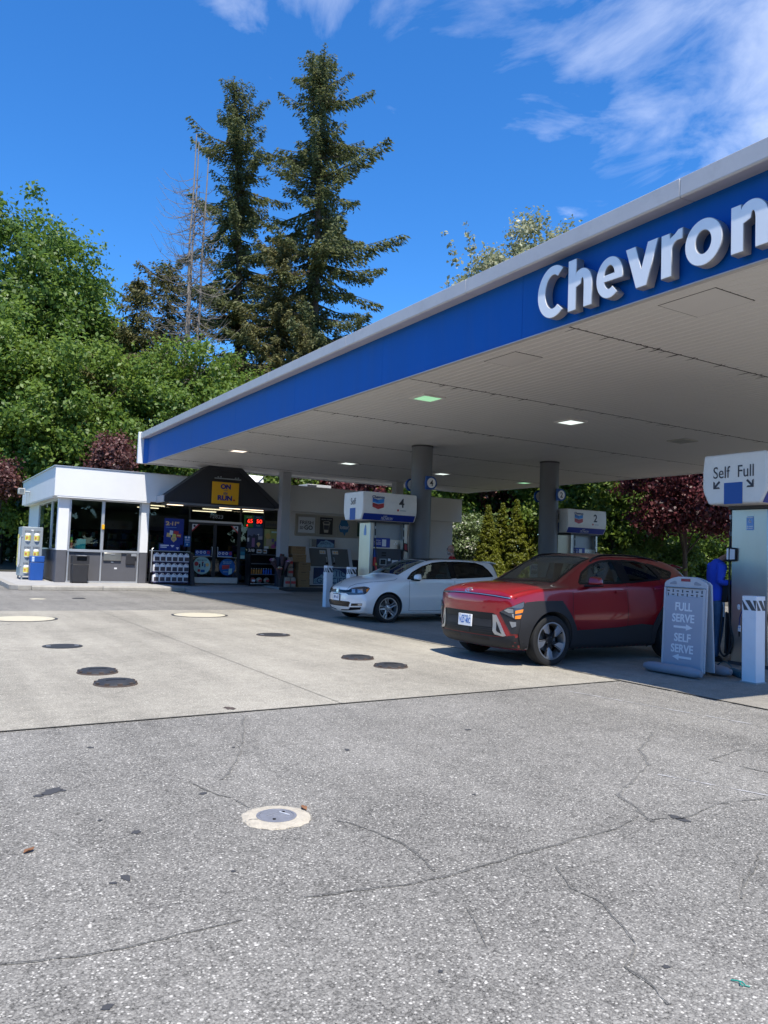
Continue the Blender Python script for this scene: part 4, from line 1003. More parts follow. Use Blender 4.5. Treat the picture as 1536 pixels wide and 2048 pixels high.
MB().prism(f, [(1.29, 0.60), (1.36, 0.64), (1.54, 0.64), (1.61, 0.60), (1.54, 0.56), (1.36, 0.56)], 0.0892, 0.091).build('coffee_picture', M['ink'], s2)
MB().prism(f, [(1.32, 0.50), (1.58, 0.50), (1.555, 0.30), (1.345, 0.30)], 0.0892, 0.091).build('cup_sleeve', M['ink'], s2)
s3 = MB().prism(f, [(2.06, 0.46), (2.17, 0.76), (2.44, 0.76), (2.60, 0.46), (2.50, 0.24), (2.41, 0.22), (2.37, 0.08), (2.27, 0.22), (2.14, 0.23)], 0.076, 0.085).build('speech_bubble', M['teal_sign'], t)
text('lettering', 'lotto!', f, 2.12, 2.54, 0.37, 0.54, 0.0855, 0.004, M['paper'], s3, bold=0.02)
s4 = MB().fbox(f, 2.99, 3.63, 0.08, 0.83, 0.076, 0.085).build('sign_face', M['td_dark'], t)
MB().fbox(f, 3.08, 3.56, 0.27, 0.77, 0.0852, 0.089).build('green_square', M['td_green'], s4)
text('lettering', 'TD', f, 3.14, 3.50, 0.36, 0.68, 0.0893, 0.004, M['paper'], s4, bold=0.03)
text('lettering', 'ATM', f, 3.18, 3.46, 0.115, 0.215, 0.0853, 0.004, M['paper'], s4, bold=0.005)
# ------------------------------------------------------------------ things standing along the store
# propane cabinet
t = thing('propane_cabinet', 'grey metal propane cage with yellow-labelled tanks behind the blue bin', 'gas cabinet', (3.48, 31.8, WZ))
MB().box(0, 0.70, 0.0, 1.25, 0.13, 1.98).build('cabinet_body', M['cage'], t, bevel=0.012)
for x in (0.04, 0.62):
    for y in (0.02, 1.15): MB().box(x, x + 0.05, y, y + 0.05, 0.0, 0.129).build('leg', M['cage'], t)
MB().box(-0.012, 0.71, -0.015, 0.0, 0.14, 1.97).build('door_panel', M['cage'], t, bevel=0.006)
f = Frame((0, -0.015, 0), (1, 0, 0), (0, 0, 1))
for i, a in enumerate((0.10, 0.41)):
    for k, bb in enumerate((0.22, 0.82, 1.42)):
        for s in range(5): MB().fbox(f, a + 0.045 * s, a + 0.045 * s + 0.02, bb + 0.34, bb + 0.42, 0.001, 0.004).build('vent_slot', M['dark_frame'], t)
        tk = MB().lathe(f.p(a + 0.10, bb + 0.02, -0.035), (0, 0, 1), [(0.10, 0.0), (0.105, 0.02), (0.105, 0.22), (0.10, 0.27), (0.06, 0.30)], 20).build('gas_tank', M['white'], t, smooth=True)
        MB().lathe(f.p(a + 0.10, bb + 0.02, -0.035), (0, 0, 1), [(0.1055, 0.03), (0.1065, 0.031), (0.1065, 0.22), (0.1055, 0.221)], 20).build('tank_label', M['yellow_lbl'], tk, smooth=True)
        MB().fbox(f, a + 0.035, a + 0.075, bb + 0.11, bb + 0.19, 0.068, 0.072).build('red_mark', M['red_lbl'], tk)
for bb in (0.5, 1.6): MB().fbox(f, -0.03, 0.03, bb, bb + 0.05, 0.0, 0.02).build('hinge', M['alu'], t)
MB().fbox(f, 0.30, 0.38, 1.83, 1.88, 0.001, 0.006).build('white_tag', M['white'], t)
for s, (yy, z0, z1) in enumerate(((0.25, 0.55, 1.60), (0.55, 0.45, 1.55), (0.85, 0.5, 1.7))):
    MB().box(-0.035, -0.015, yy, yy + 0.2, z0, z1).build('side_notice', M['paper'] if s != 2 else M['yellow_lbl'], t)
# bins
t = thing('recycling_bin', 'square royal blue recycling bin standing before the propane cage', 'bin', (3.97, 31.35, WZ))
MB().hexa([(-0.22, -0.22, 0), (0.22, -0.22, 0), (0.22, 0.22, 0), (-0.22, 0.22, 0), (-0.235, -0.235, 0.66), (0.235, -0.235, 0.66), (0.235, 0.235, 0.66), (-0.235, 0.235, 0.66)]).build('bin_body', M['bin_blue'], t, bevel=0.012)
MB().box(-0.24, 0.24, -0.24, 0.24, 0.68, 0.90).build('bin_hood', M['bin_blue'], t, bevel=0.015)
MB().box(-0.225, 0.225, -0.225, 0.225, 0.655, 0.685).build('hood_gap', M['black'], t)
f = Frame((0, -0.24, 0), (1, 0, 0), (0, 0, 1))
MB().fbox(f, -0.20, -0.10, 0.69, 0.88, 0.001, 0.003).build('arrow_sticker', M['sticker_blue'], t)
for bb in (0.71, 0.77, 0.83): MB().fbox(f, -0.18, -0.12, bb, bb + 0.03, 0.0032, 0.005).build('arrow_mark', M['white'], t)
t = thing('litter_bin', 'black plastic litter bin below the corner store window', 'bin', (5.17, 29.50, WZ))
MB().hexa([(-0.26, -0.20, 0.03), (0.26, -0.20, 0.03), (0.26, 0.2, 0.03), (-0.26, 0.2, 0.03), (-0.28, -0.22, 0.67), (0.28, -0.22, 0.67), (0.28, 0.22, 0.67), (-0.28, 0.22, 0.67)]).build('bin_body', M['bin_black'], t, bevel=0.02)
MB().box(-0.27, 0.27, -0.21, 0.21, 0, 0.03).build('bin_foot', M['black'], t)
b = MB()
for (a0, a1, z0, z1) in ((-0.285, -0.14, 0.69, 0.98), (0.20, 0.285, 0.69, 0.98), (-0.14, 0.20, 0.69, 0.79), (-0.14, 0.20, 0.95, 0.98)): b.box(a0, a1, -0.225, -0.15, z0, z1)
b.box(-0.285, 0.285, -0.149, 0.225, 0.69, 0.98)
b.build('bin_hood', M['bin_black'], t)
MB().box(-0.14, 0.20, -0.155, -0.15, 0.79, 0.95).build('bin_mouth', M['black'], t)
MB().box(-0.12, 0.19, -0.19, 0.15, 0.981, 0.992).build('hood_plate', M['column_light'], t)
# jug rack
t = thing('jug_rack', 'black wire display rack beside the white post left of the doors', 'display rack', (7.66, 29.12, WZ))
b = MB()
for x in (0.0, 1.40): b.box(x, x + 0.05, 0.40, 0.45, 0, 1.22); b.box(x, x + 0.05, -0.02, 0.03, 0, 0.10)
b.build('upright_frame', M['black'], t)
for k in range(3): MB().hexa([(0.05, 0.0, 0.06 + 0.38 * k), (1.40, 0.0, 0.06 + 0.38 * k), (1.40, 0.45, 0.09 + 0.38 * k), (0.05, 0.45, 0.09 + 0.38 * k), (0.05, 0.0, 0.085 + 0.38 * k), (1.40, 0.0, 0.085 + 0.38 * k), (1.40, 0.45, 0.115 + 0.38 * k), (0.05, 0.45, 0.115 + 0.38 * k)]).build('shelf', M['purple'], t)
MB().box(0.0, 1.45, 0.34, 0.40, 0.13, 1.21).build('back_panel', M['black'], t)
MB().box(-0.02, 1.42, 0.02, 0.45, 1.235, 1.265).build('top_tray', M['cage'], t, bevel=0.005)
MB().box(-0.05, -0.02, 0.0, 0.06, 0.45, 1.30).build('side_rail', M['alu'], t)
MB().tube([(-0.04, 0.03, 1.30), (0.05, 0.05, 1.36)], 0.012, 6).build('rail_hook', M['alu'], t)
MB().hexa([(1.46, -0.1, 0), (1.62, -0.1, 0), (1.62, 0.45, 0), (1.46, 0.45, 0), (1.46, 0.2, 1.18), (1.58, 0.2, 1.18), (1.58, 0.45, 1.18), (1.46, 0.45, 1.18)]).build('folding_side', M['dark_frame'], t)
j = thing('fluid_jug', 'white plastic fluid jug with dark label on the rack by the doors', 'jug', (7.80, 29.22, WZ + 0.09), group='white fluid jugs on the display rack')
MB().box(-0.095, 0.095, -0.07, 0.09, 0.0, 0.20).build('jug_body', M['jug'], j, bevel=0.018)
MB().hexa([(-0.095, -0.07, 0.19), (0.095, -0.07, 0.19), (0.095, 0.09, 0.19), (-0.095, 0.09, 0.19), (-0.085, -0.05, 0.235), (0.0, -0.05, 0.275), (0.0, 0.07, 0.275), (-0.085, 0.07, 0.235)]).build('jug_shoulder', M['jug'], j, bevel=0.008)
MB().tube([(-0.04, -0.03, 0.25), (-0.01, -0.05, 0.29), (0.05, -0.055, 0.275), (0.088, -0.05, 0.20)], 0.013, 6).build('jug_handle', M['jug'], j, smooth=True)
MB().cyl((-0.06, 0.0, 0.235), (-0.06, -0.01, 0.30), 0.022, n=10).build('jug_cap', M['purple'], j)
MB().box(-0.065, 0.085, -0.0745, -0.071, 0.03, 0.165).build('jug_label', M['jug_lbl'], j)
first = True
for k in range(3):
    for i in range(6):
        loc = (7.82 + 0.225 * i, 29.21, WZ + 0.09 + 0.38 * k)
        nth = ('first', 'second', 'third', 'fourth', 'fifth', 'last')[i]; row = ('bottom', 'middle', 'top')[k]
        lb = 'white fluid jug, %s from the left on the %s shelf of the jug rack' % (nth, row) if i < 5 else 'white fluid jug at the right end of the %s shelf of the jug rack' % row
        if first: j.location = loc; j['label'] = lb; j.scale = (1.14, 1.0, 1.12); first = False
        else: dup(j, loc, label=lb)
t = thing('rack_banner', 'navy sale banner with white print on top of the jug rack', 'banner', (8.30, 29.30, WZ + 1.27)); f = Frame((0, 0, 0), (1, 0, 0), (0, 0, 1))
MB().fbox(f, -0.38, 0.40, 0, 0.25, 0, 0.03).build('banner_board', M['poster_blue'], t)
for a0, a1, bb in ((-0.34, -0.02, 0.18), (-0.34, -0.10, 0.11), (0.05, 0.18, 0.18), (0.08, 0.15, 0.14), (0.26, 0.36, 0.10), (0.29, 0.34, 0.06)):
    MB().fbox(f, a0, a1, bb, bb + 0.035, 0.031, 0.033).build('banner_print', M['paper'], t)
t = thing('door_post', 'olive yellow guard post left of the store doors', 'guard post', (9.13, 29.62, WZ))
MB().box(-0.06, 0.06, -0.06, 0.06, 0, 1.28).build('post_shaft', sw('olive', 0.13, 0.11, 0.02), t, bevel=0.01)
MB().box(-0.08, 0.08, -0.08, 0.08, 0, 0.02).build('post_foot', M['dark_frame'], t)
# drinks rack right of doors
t = thing('drinks_rack', 'black shelf unit of bottled drinks between the doors and flowers', 'display rack', (11.55, 29.25, WZ))
b = MB().box(0, 0.06, 0, 0.5, 0, 1.26).box(1.10, 1.16, 0, 0.5, 0, 1.26).box(0.06, 1.10, 0.44, 0.5, 0, 1.26)
b.build('rack_case', M['black'], t)
for z in (0.05, 0.42, 0.85, 1.22): MB().box(0.06, 1.10, 0.0, 0.44, z, z + 0.03).build('shelf', M['column'] if z > 0.06 else M['alu'], t)
bt = [sw('orange_drink', 0.45, 0.17, 0.02), sw('blue_drink', 0.02, 0.10, 0.42)]
k = 0
for i in range(9):
    o = thing('drink_bottle', 'small orange drink bottle, %s from the left on the drinks rack' % ('first', 'second', 'third', 'fourth', 'fifth')[i] if i < 5 else 'small blue drink bottle, %s of the blue ones on the drinks rack' % ('first', 'second', 'third', 'last')[i - 5], 'bottle', (11.67 + 0.105 * i, 29.33, WZ + 0.45), group='orange bottles on the rack' if i < 5 else 'blue bottles on the rack')
    MB().lathe((0, 0, 0), (0, 0, 1), [(0.036, 0), (0.038, 0.02), (0.038, 0.15), (0.015, 0.21)], 12).build('bottle_body', bt[0 if i < 5 else 1], o, smooth=True)
    MB().cyl((0, 0, 0.21), (0, 0, 0.235), 0.017, n=8).build('bottle_cap', M['white'], o)
for i, (x, c) in enumerate(((11.74, (0.35, 0.09, 0.07)), (12.02, (0.38, 0.33, 0.25)), (12.34, (0.34, 0.28, 0.2)))):
    o = thing('snack_sack', ['red snack sack on the bottom of the drinks rack', 'pale snack sack in the middle of the rack bottom', 'tan snack sack at the right of the rack bottom'][i], 'sack', (x, 29.36, WZ + 0.08))
    MB().ball((0, 0, 0.12), 0.13, 0.11, 0.12, 12, 8).build('sack_body', sw('sack%d' % i, *c), o, smooth=True)
    MB().box(-0.07, 0.07, -0.115, -0.10, 0.07, 0.15).build('sack_label', M['red_lbl'] if i != 0 else M['paper'], o)
# flowers
stand = thing('flower_stand', 'dark flower bucket stand before the square column', 'flower stand', (12.42, 28.15, WZ))
MB().lathe((0, 0, 0), (0, 0, 1), [(0.13, 0), (0.17, 0.45), (0.16, 0.45), (0.12, 0.03)], 18).build('bucket', M['dark_frame'], stand, smooth=True)
MB().lathe((0.0, 0.02, 0), (0, 0, 1), [(0.10, 0.45), (0.14, 0.82), (0.13, 0.82), (0.09, 0.46)], 18).build('vase', M['black'], stand, smooth=True)
rn = random.Random(8)
for i, (x, y, z, h, cols, lb) in enumerate(((12.02, 28.02, 0.98, 0.34, ((0.35, 0.12, 0.28), (0.42, 0.38, 0.36)), 'pink and lilac wrapped bouquet leaning out at the left'), (12.25, 27.92, 0.66, 0.34, ((0.62, 0.36, 0.03), (0.6, 0.58, 0.5), (0.35, 0.08, 0.05)), 'yellow and white bouquet low in front of the flower stand'), (12.47, 28.12, 1.16, 0.40, ((0.18, 0.03, 0.03), (0.10, 0.07, 0.03)), 'dark red bouquet at the top of the flower stand'), (12.66, 28.05, 0.94, 0.32, ((0.36, 0.14, 0.30), (0.40, 0.30, 0.34)), 'lilac bouquet on the right of the flower stand'))):
    o = thing('flower_bouquet', lb, 'bouquet', (x, y, WZ + z))
    tx, ty = (12.42 - x) * 0.5, (28.15 - y) * 0.5
    MB().cyl((tx, ty, -h), (0, 0, 0.05), 0.03, 0.12, 12).build('paper_wrap', sw('wrap%d' % i, 0.10, 0.06, 0.07), o, smooth=True)
    MB().tube([(tx, ty, -h), (tx * 2, ty * 2, -h - 0.3)], 0.015, 6).build('stems', sw('stem', 0.04, 0.08, 0.02), o)
    for q in range(12):
        a = rn.uniform(0, 6.28); r = rn.uniform(0, 0.11)
        MB().ball((r * math.cos(a), r * math.sin(a), 0.07 + rn.uniform(-0.03, 0.04)), 0.05, 0.05, 0.04, 7, 5).build('blossom', sw('bl%d%d' % (i, q % len(cols)), *cols[q % len(cols)]), o, smooth=True)
# red and cream sacks by the boxes
for i, (x, y, z, lb) in enumerate(((12.62, 27.98, 0.0, 'red and cream bag on the ground under the flowers'), (12.86, 27.98, 0.0, 'red and cream bag on the ground against the cardboard boxes'), (12.88, 28.30, 0.40, 'red and cream bag on the middle of the bag pile'), (12.86, 28.30, 0.78, 'red and cream bag on the upper part of the bag pile'), (12.92, 28.32, 0.0, 'red and cream bag at the base of the bag pile'))):
    o = thing('charcoal_bag', lb, 'bag', (x, y, WZ + z))
    MB().box(-0.11, 0.11, -0.09, 0.09, 0.0, 0.36).build('bag_body', sw('bagcream', 0.34, 0.27, 0.22), o, bevel=0.03)
    MB().box(-0.10, 0.10, -0.093, -0.089, 0.14, 0.24).build('bag_band', M['red_lbl'], o)
    MB().box(-0.10, 0.10, -0.02, 0.02, 0.355, 0.40).build('bag_fold', sw('bagcream', 0.34, 0.27, 0.22), o)
# cardboard boxes
for i, (x, y, z, ww, hh, lb) in enumerate(((13.42, 28.32, 0.0, 0.52, 0.325, 'cardboard box at the bottom of the front stack'), (13.41, 28.33, 0.33, 0.52, 0.32, 'cardboard box in the middle of the front stack'), (13.43, 28.32, 0.655, 0.52, 0.33, 'cardboard box third up in the brown stack'), (13.26, 28.48, 0.99, 0.60, 0.31, 'cardboard box second from the top of the brown stack'), (13.22, 28.50, 1.305, 0.62, 0.32, 'topmost cardboard box of the brown stack'))):
    o = thing('cardboard_box', lb, 'box', (x, y, WZ + z), 0.02 * (i % 3 - 1))
    MB().box(-ww / 2, ww / 2, -0.22, 0.22, 0, hh).build('carton', M['card'], o, bevel=0.006)
    MB().box(-ww / 2 + 0.02, ww / 2 - 0.02, -0.222, -0.2195, hh / 2 - 0.004, hh / 2 + 0.004).build('flap_seam', sw('seam', 0.12, 0.07, 0.03), o)
    MB().box(-0.12, 0.10, -0.2225, -0.2195, hh - 0.08, hh - 0.055).build('printed_line', sw('seam', 0.12, 0.07, 0.03), o)
# ice merchandiser
t = thing('ice_merchandiser', 'white ice chest with two grey slanted doors and mountain lettering', 'ice chest', (13.95, 29.0, WZ))
W = 2.2
b = MB().prism(Frame((0, 0, 0), (0, 1, 0), (0, 0, 1)), [(0, 0.05), (0.75, 0.05), (0.75, 1.62), (0.30, 1.62), (0.02, 0.80), (0.0, 0.80)], 0, W)
b.build('chest_body', M['ice_white'], t, bevel=0.012)
MB().box(0.05, W - 0.05, 0.06, 0.7, 0, 0.05).build('plinth', M['black'], t)
dv = Vector((0, 0.28, 0.82)).normalized()
fd = Frame((0, 0.02, 0.80), (1, 0, 0), dv)
for (a0, a1) in ((0.20, 1.02), (1.20, 2.02)):
    d = MB().fbox(fd, a0, a1, 0.03, 0.82, 0.002, 0.04).build('door', M['ice_grey'], t, bevel=0.008)
    hx = a1 - 0.08 if a0 < 1 else a0 + 0.08
    MB().tube([fd.p(hx, 0.22, 0.04), fd.p(hx, 0.24, 0.09), fd.p(hx, 0.40, 0.09), fd.p(hx, 0.42, 0.04)], 0.016, 8).build('handle', M['alu'], d)
    MB().fbox(fd, hx - 0.05, hx + 0.05, 0.12, 0.20, 0.041, 0.06).build('latch', M['black'], d)
    MB().fbox(fd, (a0 + a1) / 2 + (0.05 if a0 < 1 else -0.35), (a0 + a1) / 2 + (0.33 if a0 < 1 else -0.07), 0.57, 0.73, 0.041, 0.044).build('label', M['paper'], d)
    for q in range(2): MB().lathe(fd.p((a0 + a1) / 2 + (0.12 if a0 < 1 else -0.25) + 0.12 * q, 0.65, 0.0445), fd.n, [(0.045, 0), (0.045, 0.002)], 12).build('picture', M['gold'], d)
f = Frame((0, 0, 0), (1, 0, 0), (0, 0, 1))
g = MB().fbox(f, 0.32, 2.16, 0.10, 0.78, 0.002, 0.008).build('front_panel', M['ice_navy'], t)
MB().prism(f, [(0.34, 0.12), (2.14, 0.12), (2.14, 0.42), (1.95, 0.40), (1.74, 0.58), (1.52, 0.70), (1.30, 0.72), (1.15, 0.62), (1.0, 0.66), (0.80, 0.62), (0.60, 0.42), (0.34, 0.30)], 0.0085, 0.011).build('peak_picture', M['ice_peak'], g)
text('lettering', 'ARCTIC', f, 0.58, 1.82, 0.42, 0.68, 0.0115, 0.004, M['inkblue'], g)
text('lettering', 'GLACIER', f, 0.48, 1.92, 0.14, 0.36, 0.0115, 0.004, M['inkblue'], g)
t2 = thing('ice_topper', 'small blue mountain sign standing on top of the ice chest', 'sign', (14.62, 29.5, WZ + 1.62))
MB().box(0, 0.85, 0, 0.06, 0, 0.36).build('board', M['ice_navy'], t2)
MB().prism(f, [(0.03, 0.02), (0.82, 0.02), (0.82, 0.16), (0.66, 0.26), (0.54, 0.29), (0.44, 0.34), (0.32, 0.27), (0.2, 0.28), (0.03, 0.1)], 0.001, 0.004).build('peak_picture', M['ice_peak'], t2)
text('lettering', 'ARCTIC', f, 0.15, 0.70, 0.14, 0.23, 0.0045, 0.003, M['inkblue'], t2)
t3 = thing('ice_vent', 'grey louvred box beside the mountain sign on the ice chest', 'vent box', (14.36, 29.5, WZ + 1.62))
MB().box(0, 0.22, 0, 0.2, 0, 0.36).build('casing', M['ac'], t3)
for k in range(4): MB().box(0.03 + 0.05 * k, 0.05 + 0.05 * k, -0.004, -0.001, 0.03, 0.33).build('louvre', M['dark_frame'], t3)
# goods behind the corner window
o = thing('teal_box', 'bright teal box on the ledge behind the corner window', 'box', (5.30, 30.3, 1.275))
MB().box(-0.14, 0.16, -0.08, 0.08, 0, 0.46).build('carton', sw('teal_carton', 0.01, 0.22, 0.30), o, bevel=0.005)
MB().box(-0.19, -0.15, -0.08, 0.08, 0, 0.30).build('side_flap', sw('teal_flap', 0.01, 0.15, 0.22), o)
o = thing('leaflet_stand', 'colourful leaflet stand at the left end of the corner window', 'leaflet stand', (4.92, 30.28, 1.275))
for k, c in enumerate(((0.55, 0.55, 0.55), (0.5, 0.1, 0.1), (0.5, 0.15, 0.12), (0.6, 0.5, 0.1), (0.1, 0.4, 0.1), (0.05, 0.1, 0.3))): MB().box(-0.09, 0.09, -0.05 + 0.02 * k, -0.04 + 0.02 * k, 0.03 + 0.10 * k, 0.12 + 0.10 * k).build('leaflet', sw('leaflet%d' % k, *c), o)
MB().box(-0.1, 0.1, 0.08, 0.10, 0, 0.66).build('stand_back', M['dark_frame'], o)
o = thing('green_tray', 'flat green packet tray on the ledge right of the corner window', 'packet', (6.95, 30.3, 1.275))
MB().box(-0.20, 0.16, -0.1, 0.1, 0, 0.05).build('tray', sw('bright_green', 0.10, 0.42, 0.06), o, bevel=0.006)
MB().box(-0.12, 0.10, -0.09, 0.09, 0.051, 0.075).build('packets', sw('pale_green', 0.28, 0.5, 0.15), o)
# on the roof
t = thing('roof_air_unit', 'beige box air conditioning unit on the store roof', 'air conditioner', (16.35, 33.4, 3.5))
MB().box(-0.66, 0.60, -0.5, 0.5, 0.1, 1.28).build('casing', M['ac'], t, bevel=0.015)
MB().box(-0.66, -0.18, -0.505, -0.501, 0.75, 1.25).build('grille', M['dark_frame'], t)
for q in range(3): MB().lathe((0.1 + 0.22 * q, -0.502, 0.9 + 0.05 * q), (0, -1, 0), [(0.05, 0), (0.05, 0.004)], 10).build('knockout', M['dark_frame'], t)
for x in (-0.6, 0.5): MB().box(x, x + 0.1, -0.4, 0.4, 0, 0.1).build('skid', M['cage'], t)
t = thing('roof_vent', 'small black vent hood on the right end of the store roof', 'vent', (21.2, 31.0, 3.5))
MB().box(-0.12, 0.12, -0.12, 0.12, 0, 0.6).build('duct', M['dark_frame'], t)
MB().box(-0.28, 0.28, -0.28, 0.28, 0.6, 0.98).build('hood', M['black'], t, bevel=0.01)
t = thing('roof_panel', 'white tilted sheet on a strut behind the gable', 'roof panel', (12.4, 31.4, 3.5))
MB().hexa([(-0.30, 0.0, 1.30), (0.42, 0.0, 1.28), (0.44, 0.05, 1.28), (-0.28, 0.05, 1.30), (0.0, -0.3, 0.85), (0.36, -0.3, 0.87), (0.38, -0.25, 0.87), (0.02, -0.25, 0.85)]).build('sheet', M['white'], t)
MB().tube([(0.02, -0.32, 0.0), (0.06, -0.33, 0.95), (0.52, -0.02, 1.32)], 0.02, 6).build('strut', M['dark_frame'], t)
t = thing('flood_lamp', 'grey floodlight on a bracket at the far end of the store parapet', 'flood lamp', (3.95, 36.6, 3.62))
MB().box(-0.22, 0.05, -0.16, 0.16, 0.0, 0.26).build('lamp_head', M['ac'], t, bevel=0.02)
MB().box(-0.18, 0.0, -0.17, -0.161, 0.04, 0.22).build('lamp_lens', M['lampglass'], t)
MB().tube([(0.05, 0, 0.12), (0.25, 0, 0.12)], 0.03, 8).build('bracket', M['cage'], t)
MB().tube([(0.14, 0, 0.1), (0.14, 0, -0.5)], 0.02, 6).build('conduit', M['cage'], t)

t = thing('grey_bin', 'dark grey waste bin on the island glimpsed between the two cars', 'bin', (14.85, 18.5, 0.009))
MB().hexa([(-0.24, -0.24, 0), (0.24, -0.24, 0), (0.24, 0.24, 0), (-0.24, 0.24, 0), (-0.27, -0.27, 1.05), (0.27, -0.27, 1.05), (0.27, 0.27, 1.05), (-0.27, 0.27, 1.05)]).build('bin_body', M['column'], t, bevel=0.02)
MB().hexa([(-0.28, -0.28, 1.06), (0.28, -0.28, 1.06), (0.28, 0.28, 1.06), (-0.28, 0.28, 1.06), (-0.16, -0.16, 1.42), (0.16, -0.16, 1.42), (0.16, 0.16, 1.42), (-0.16, 0.16, 1.42)]).build('bin_hood', M['console'], t, bevel=0.02)

t = thing('island_poster', 'white poster lettered PROVEN UNBEATABLE glimpsed through the red car windscreen', 'poster', (18.1, 19.75, 0.0))
f = Frame((0, 0, 0), (1, 0, 0), (0, 0, 1))
MB().fbox(f, -0.30, 0.30, 0.85, 1.42, 0, 0.03).build('board', M['paper'], t)
MB().fbox(f, -0.03, 0.03, 0.0, 0.849, -0.02, 0.02).build('stand', M['cage'], t)
for k, w in enumerate(('PROVEN', 'UNBEATABLE')): text('lettering', w, f, -0.26, 0.26, 1.24 - 0.17 * k, 1.36 - 0.17 * k, 0.031, 0.003, M['logo_blue'] if k == 0 else M['ink'], t, bold=0.02)
# ------------------------------------------------------------------ fuel dispensers
HP = [(-0.43, 2.45), (0.43, 2.45), (0.525, 2.64), (0.54, 2.72), (0.54, 2.98), (0.515, 3.22), (-0.515, 3.22), (-0.54, 2.98), (-0.54, 2.72), (-0.525, 2.64)]
def chevron_logo(fr, a, b, w, h, c, parent):
    """two stacked V bands, blue over red, each of a light and a dark half"""
    m, k = a + w / 2, h * 0.36
    def band(top, dip, m1, m2):
        t = top
        lo = MB().prism(fr, [(a, t), (m, t - dip), (m, t - dip - k * 0.62), (a, t - k * 0.62)], c, c + 0.004)
        hi = MB().prism(fr, [(m, t - dip), (a + w, t), (a + w, t - k * 0.62), (m, t - dip - k * 0.62)], c, c + 0.004)
        o = lo.build('logo_band', m1, parent); hi.build('logo_band', m2, parent)
    y = b + h
    band(y, h * 0.12, M['logo_blue'], M['logo_cyan'])
    MB().prism(fr, [(a, y - k * 0.62), (m, y - h * 0.12 - k * 0.62), (a + w, y - k * 0.62), (a + w, y - k * 1.0), (m, y - h * 0.12 - k), (a, y - k)], c, c + 0.0035).build('logo_band', M['logo_cyan'], parent)
    y2 = y - k * 1.12
    band(y2, h * 0.12, M['logo_dred'], M['logo_red'])
    MB().prism(fr, [(a, y2 - k * 0.62), (m, y2 - h * 0.12 - k * 0.62), (a + w, y2 - k * 0.62), (a + w, y2 - k * 1.05), (m, y2 - h * 0.14 - k * 1.2), (a, y2 - k * 1.05)], c, c + 0.0035).build('logo_band', M['logo_red'], parent)

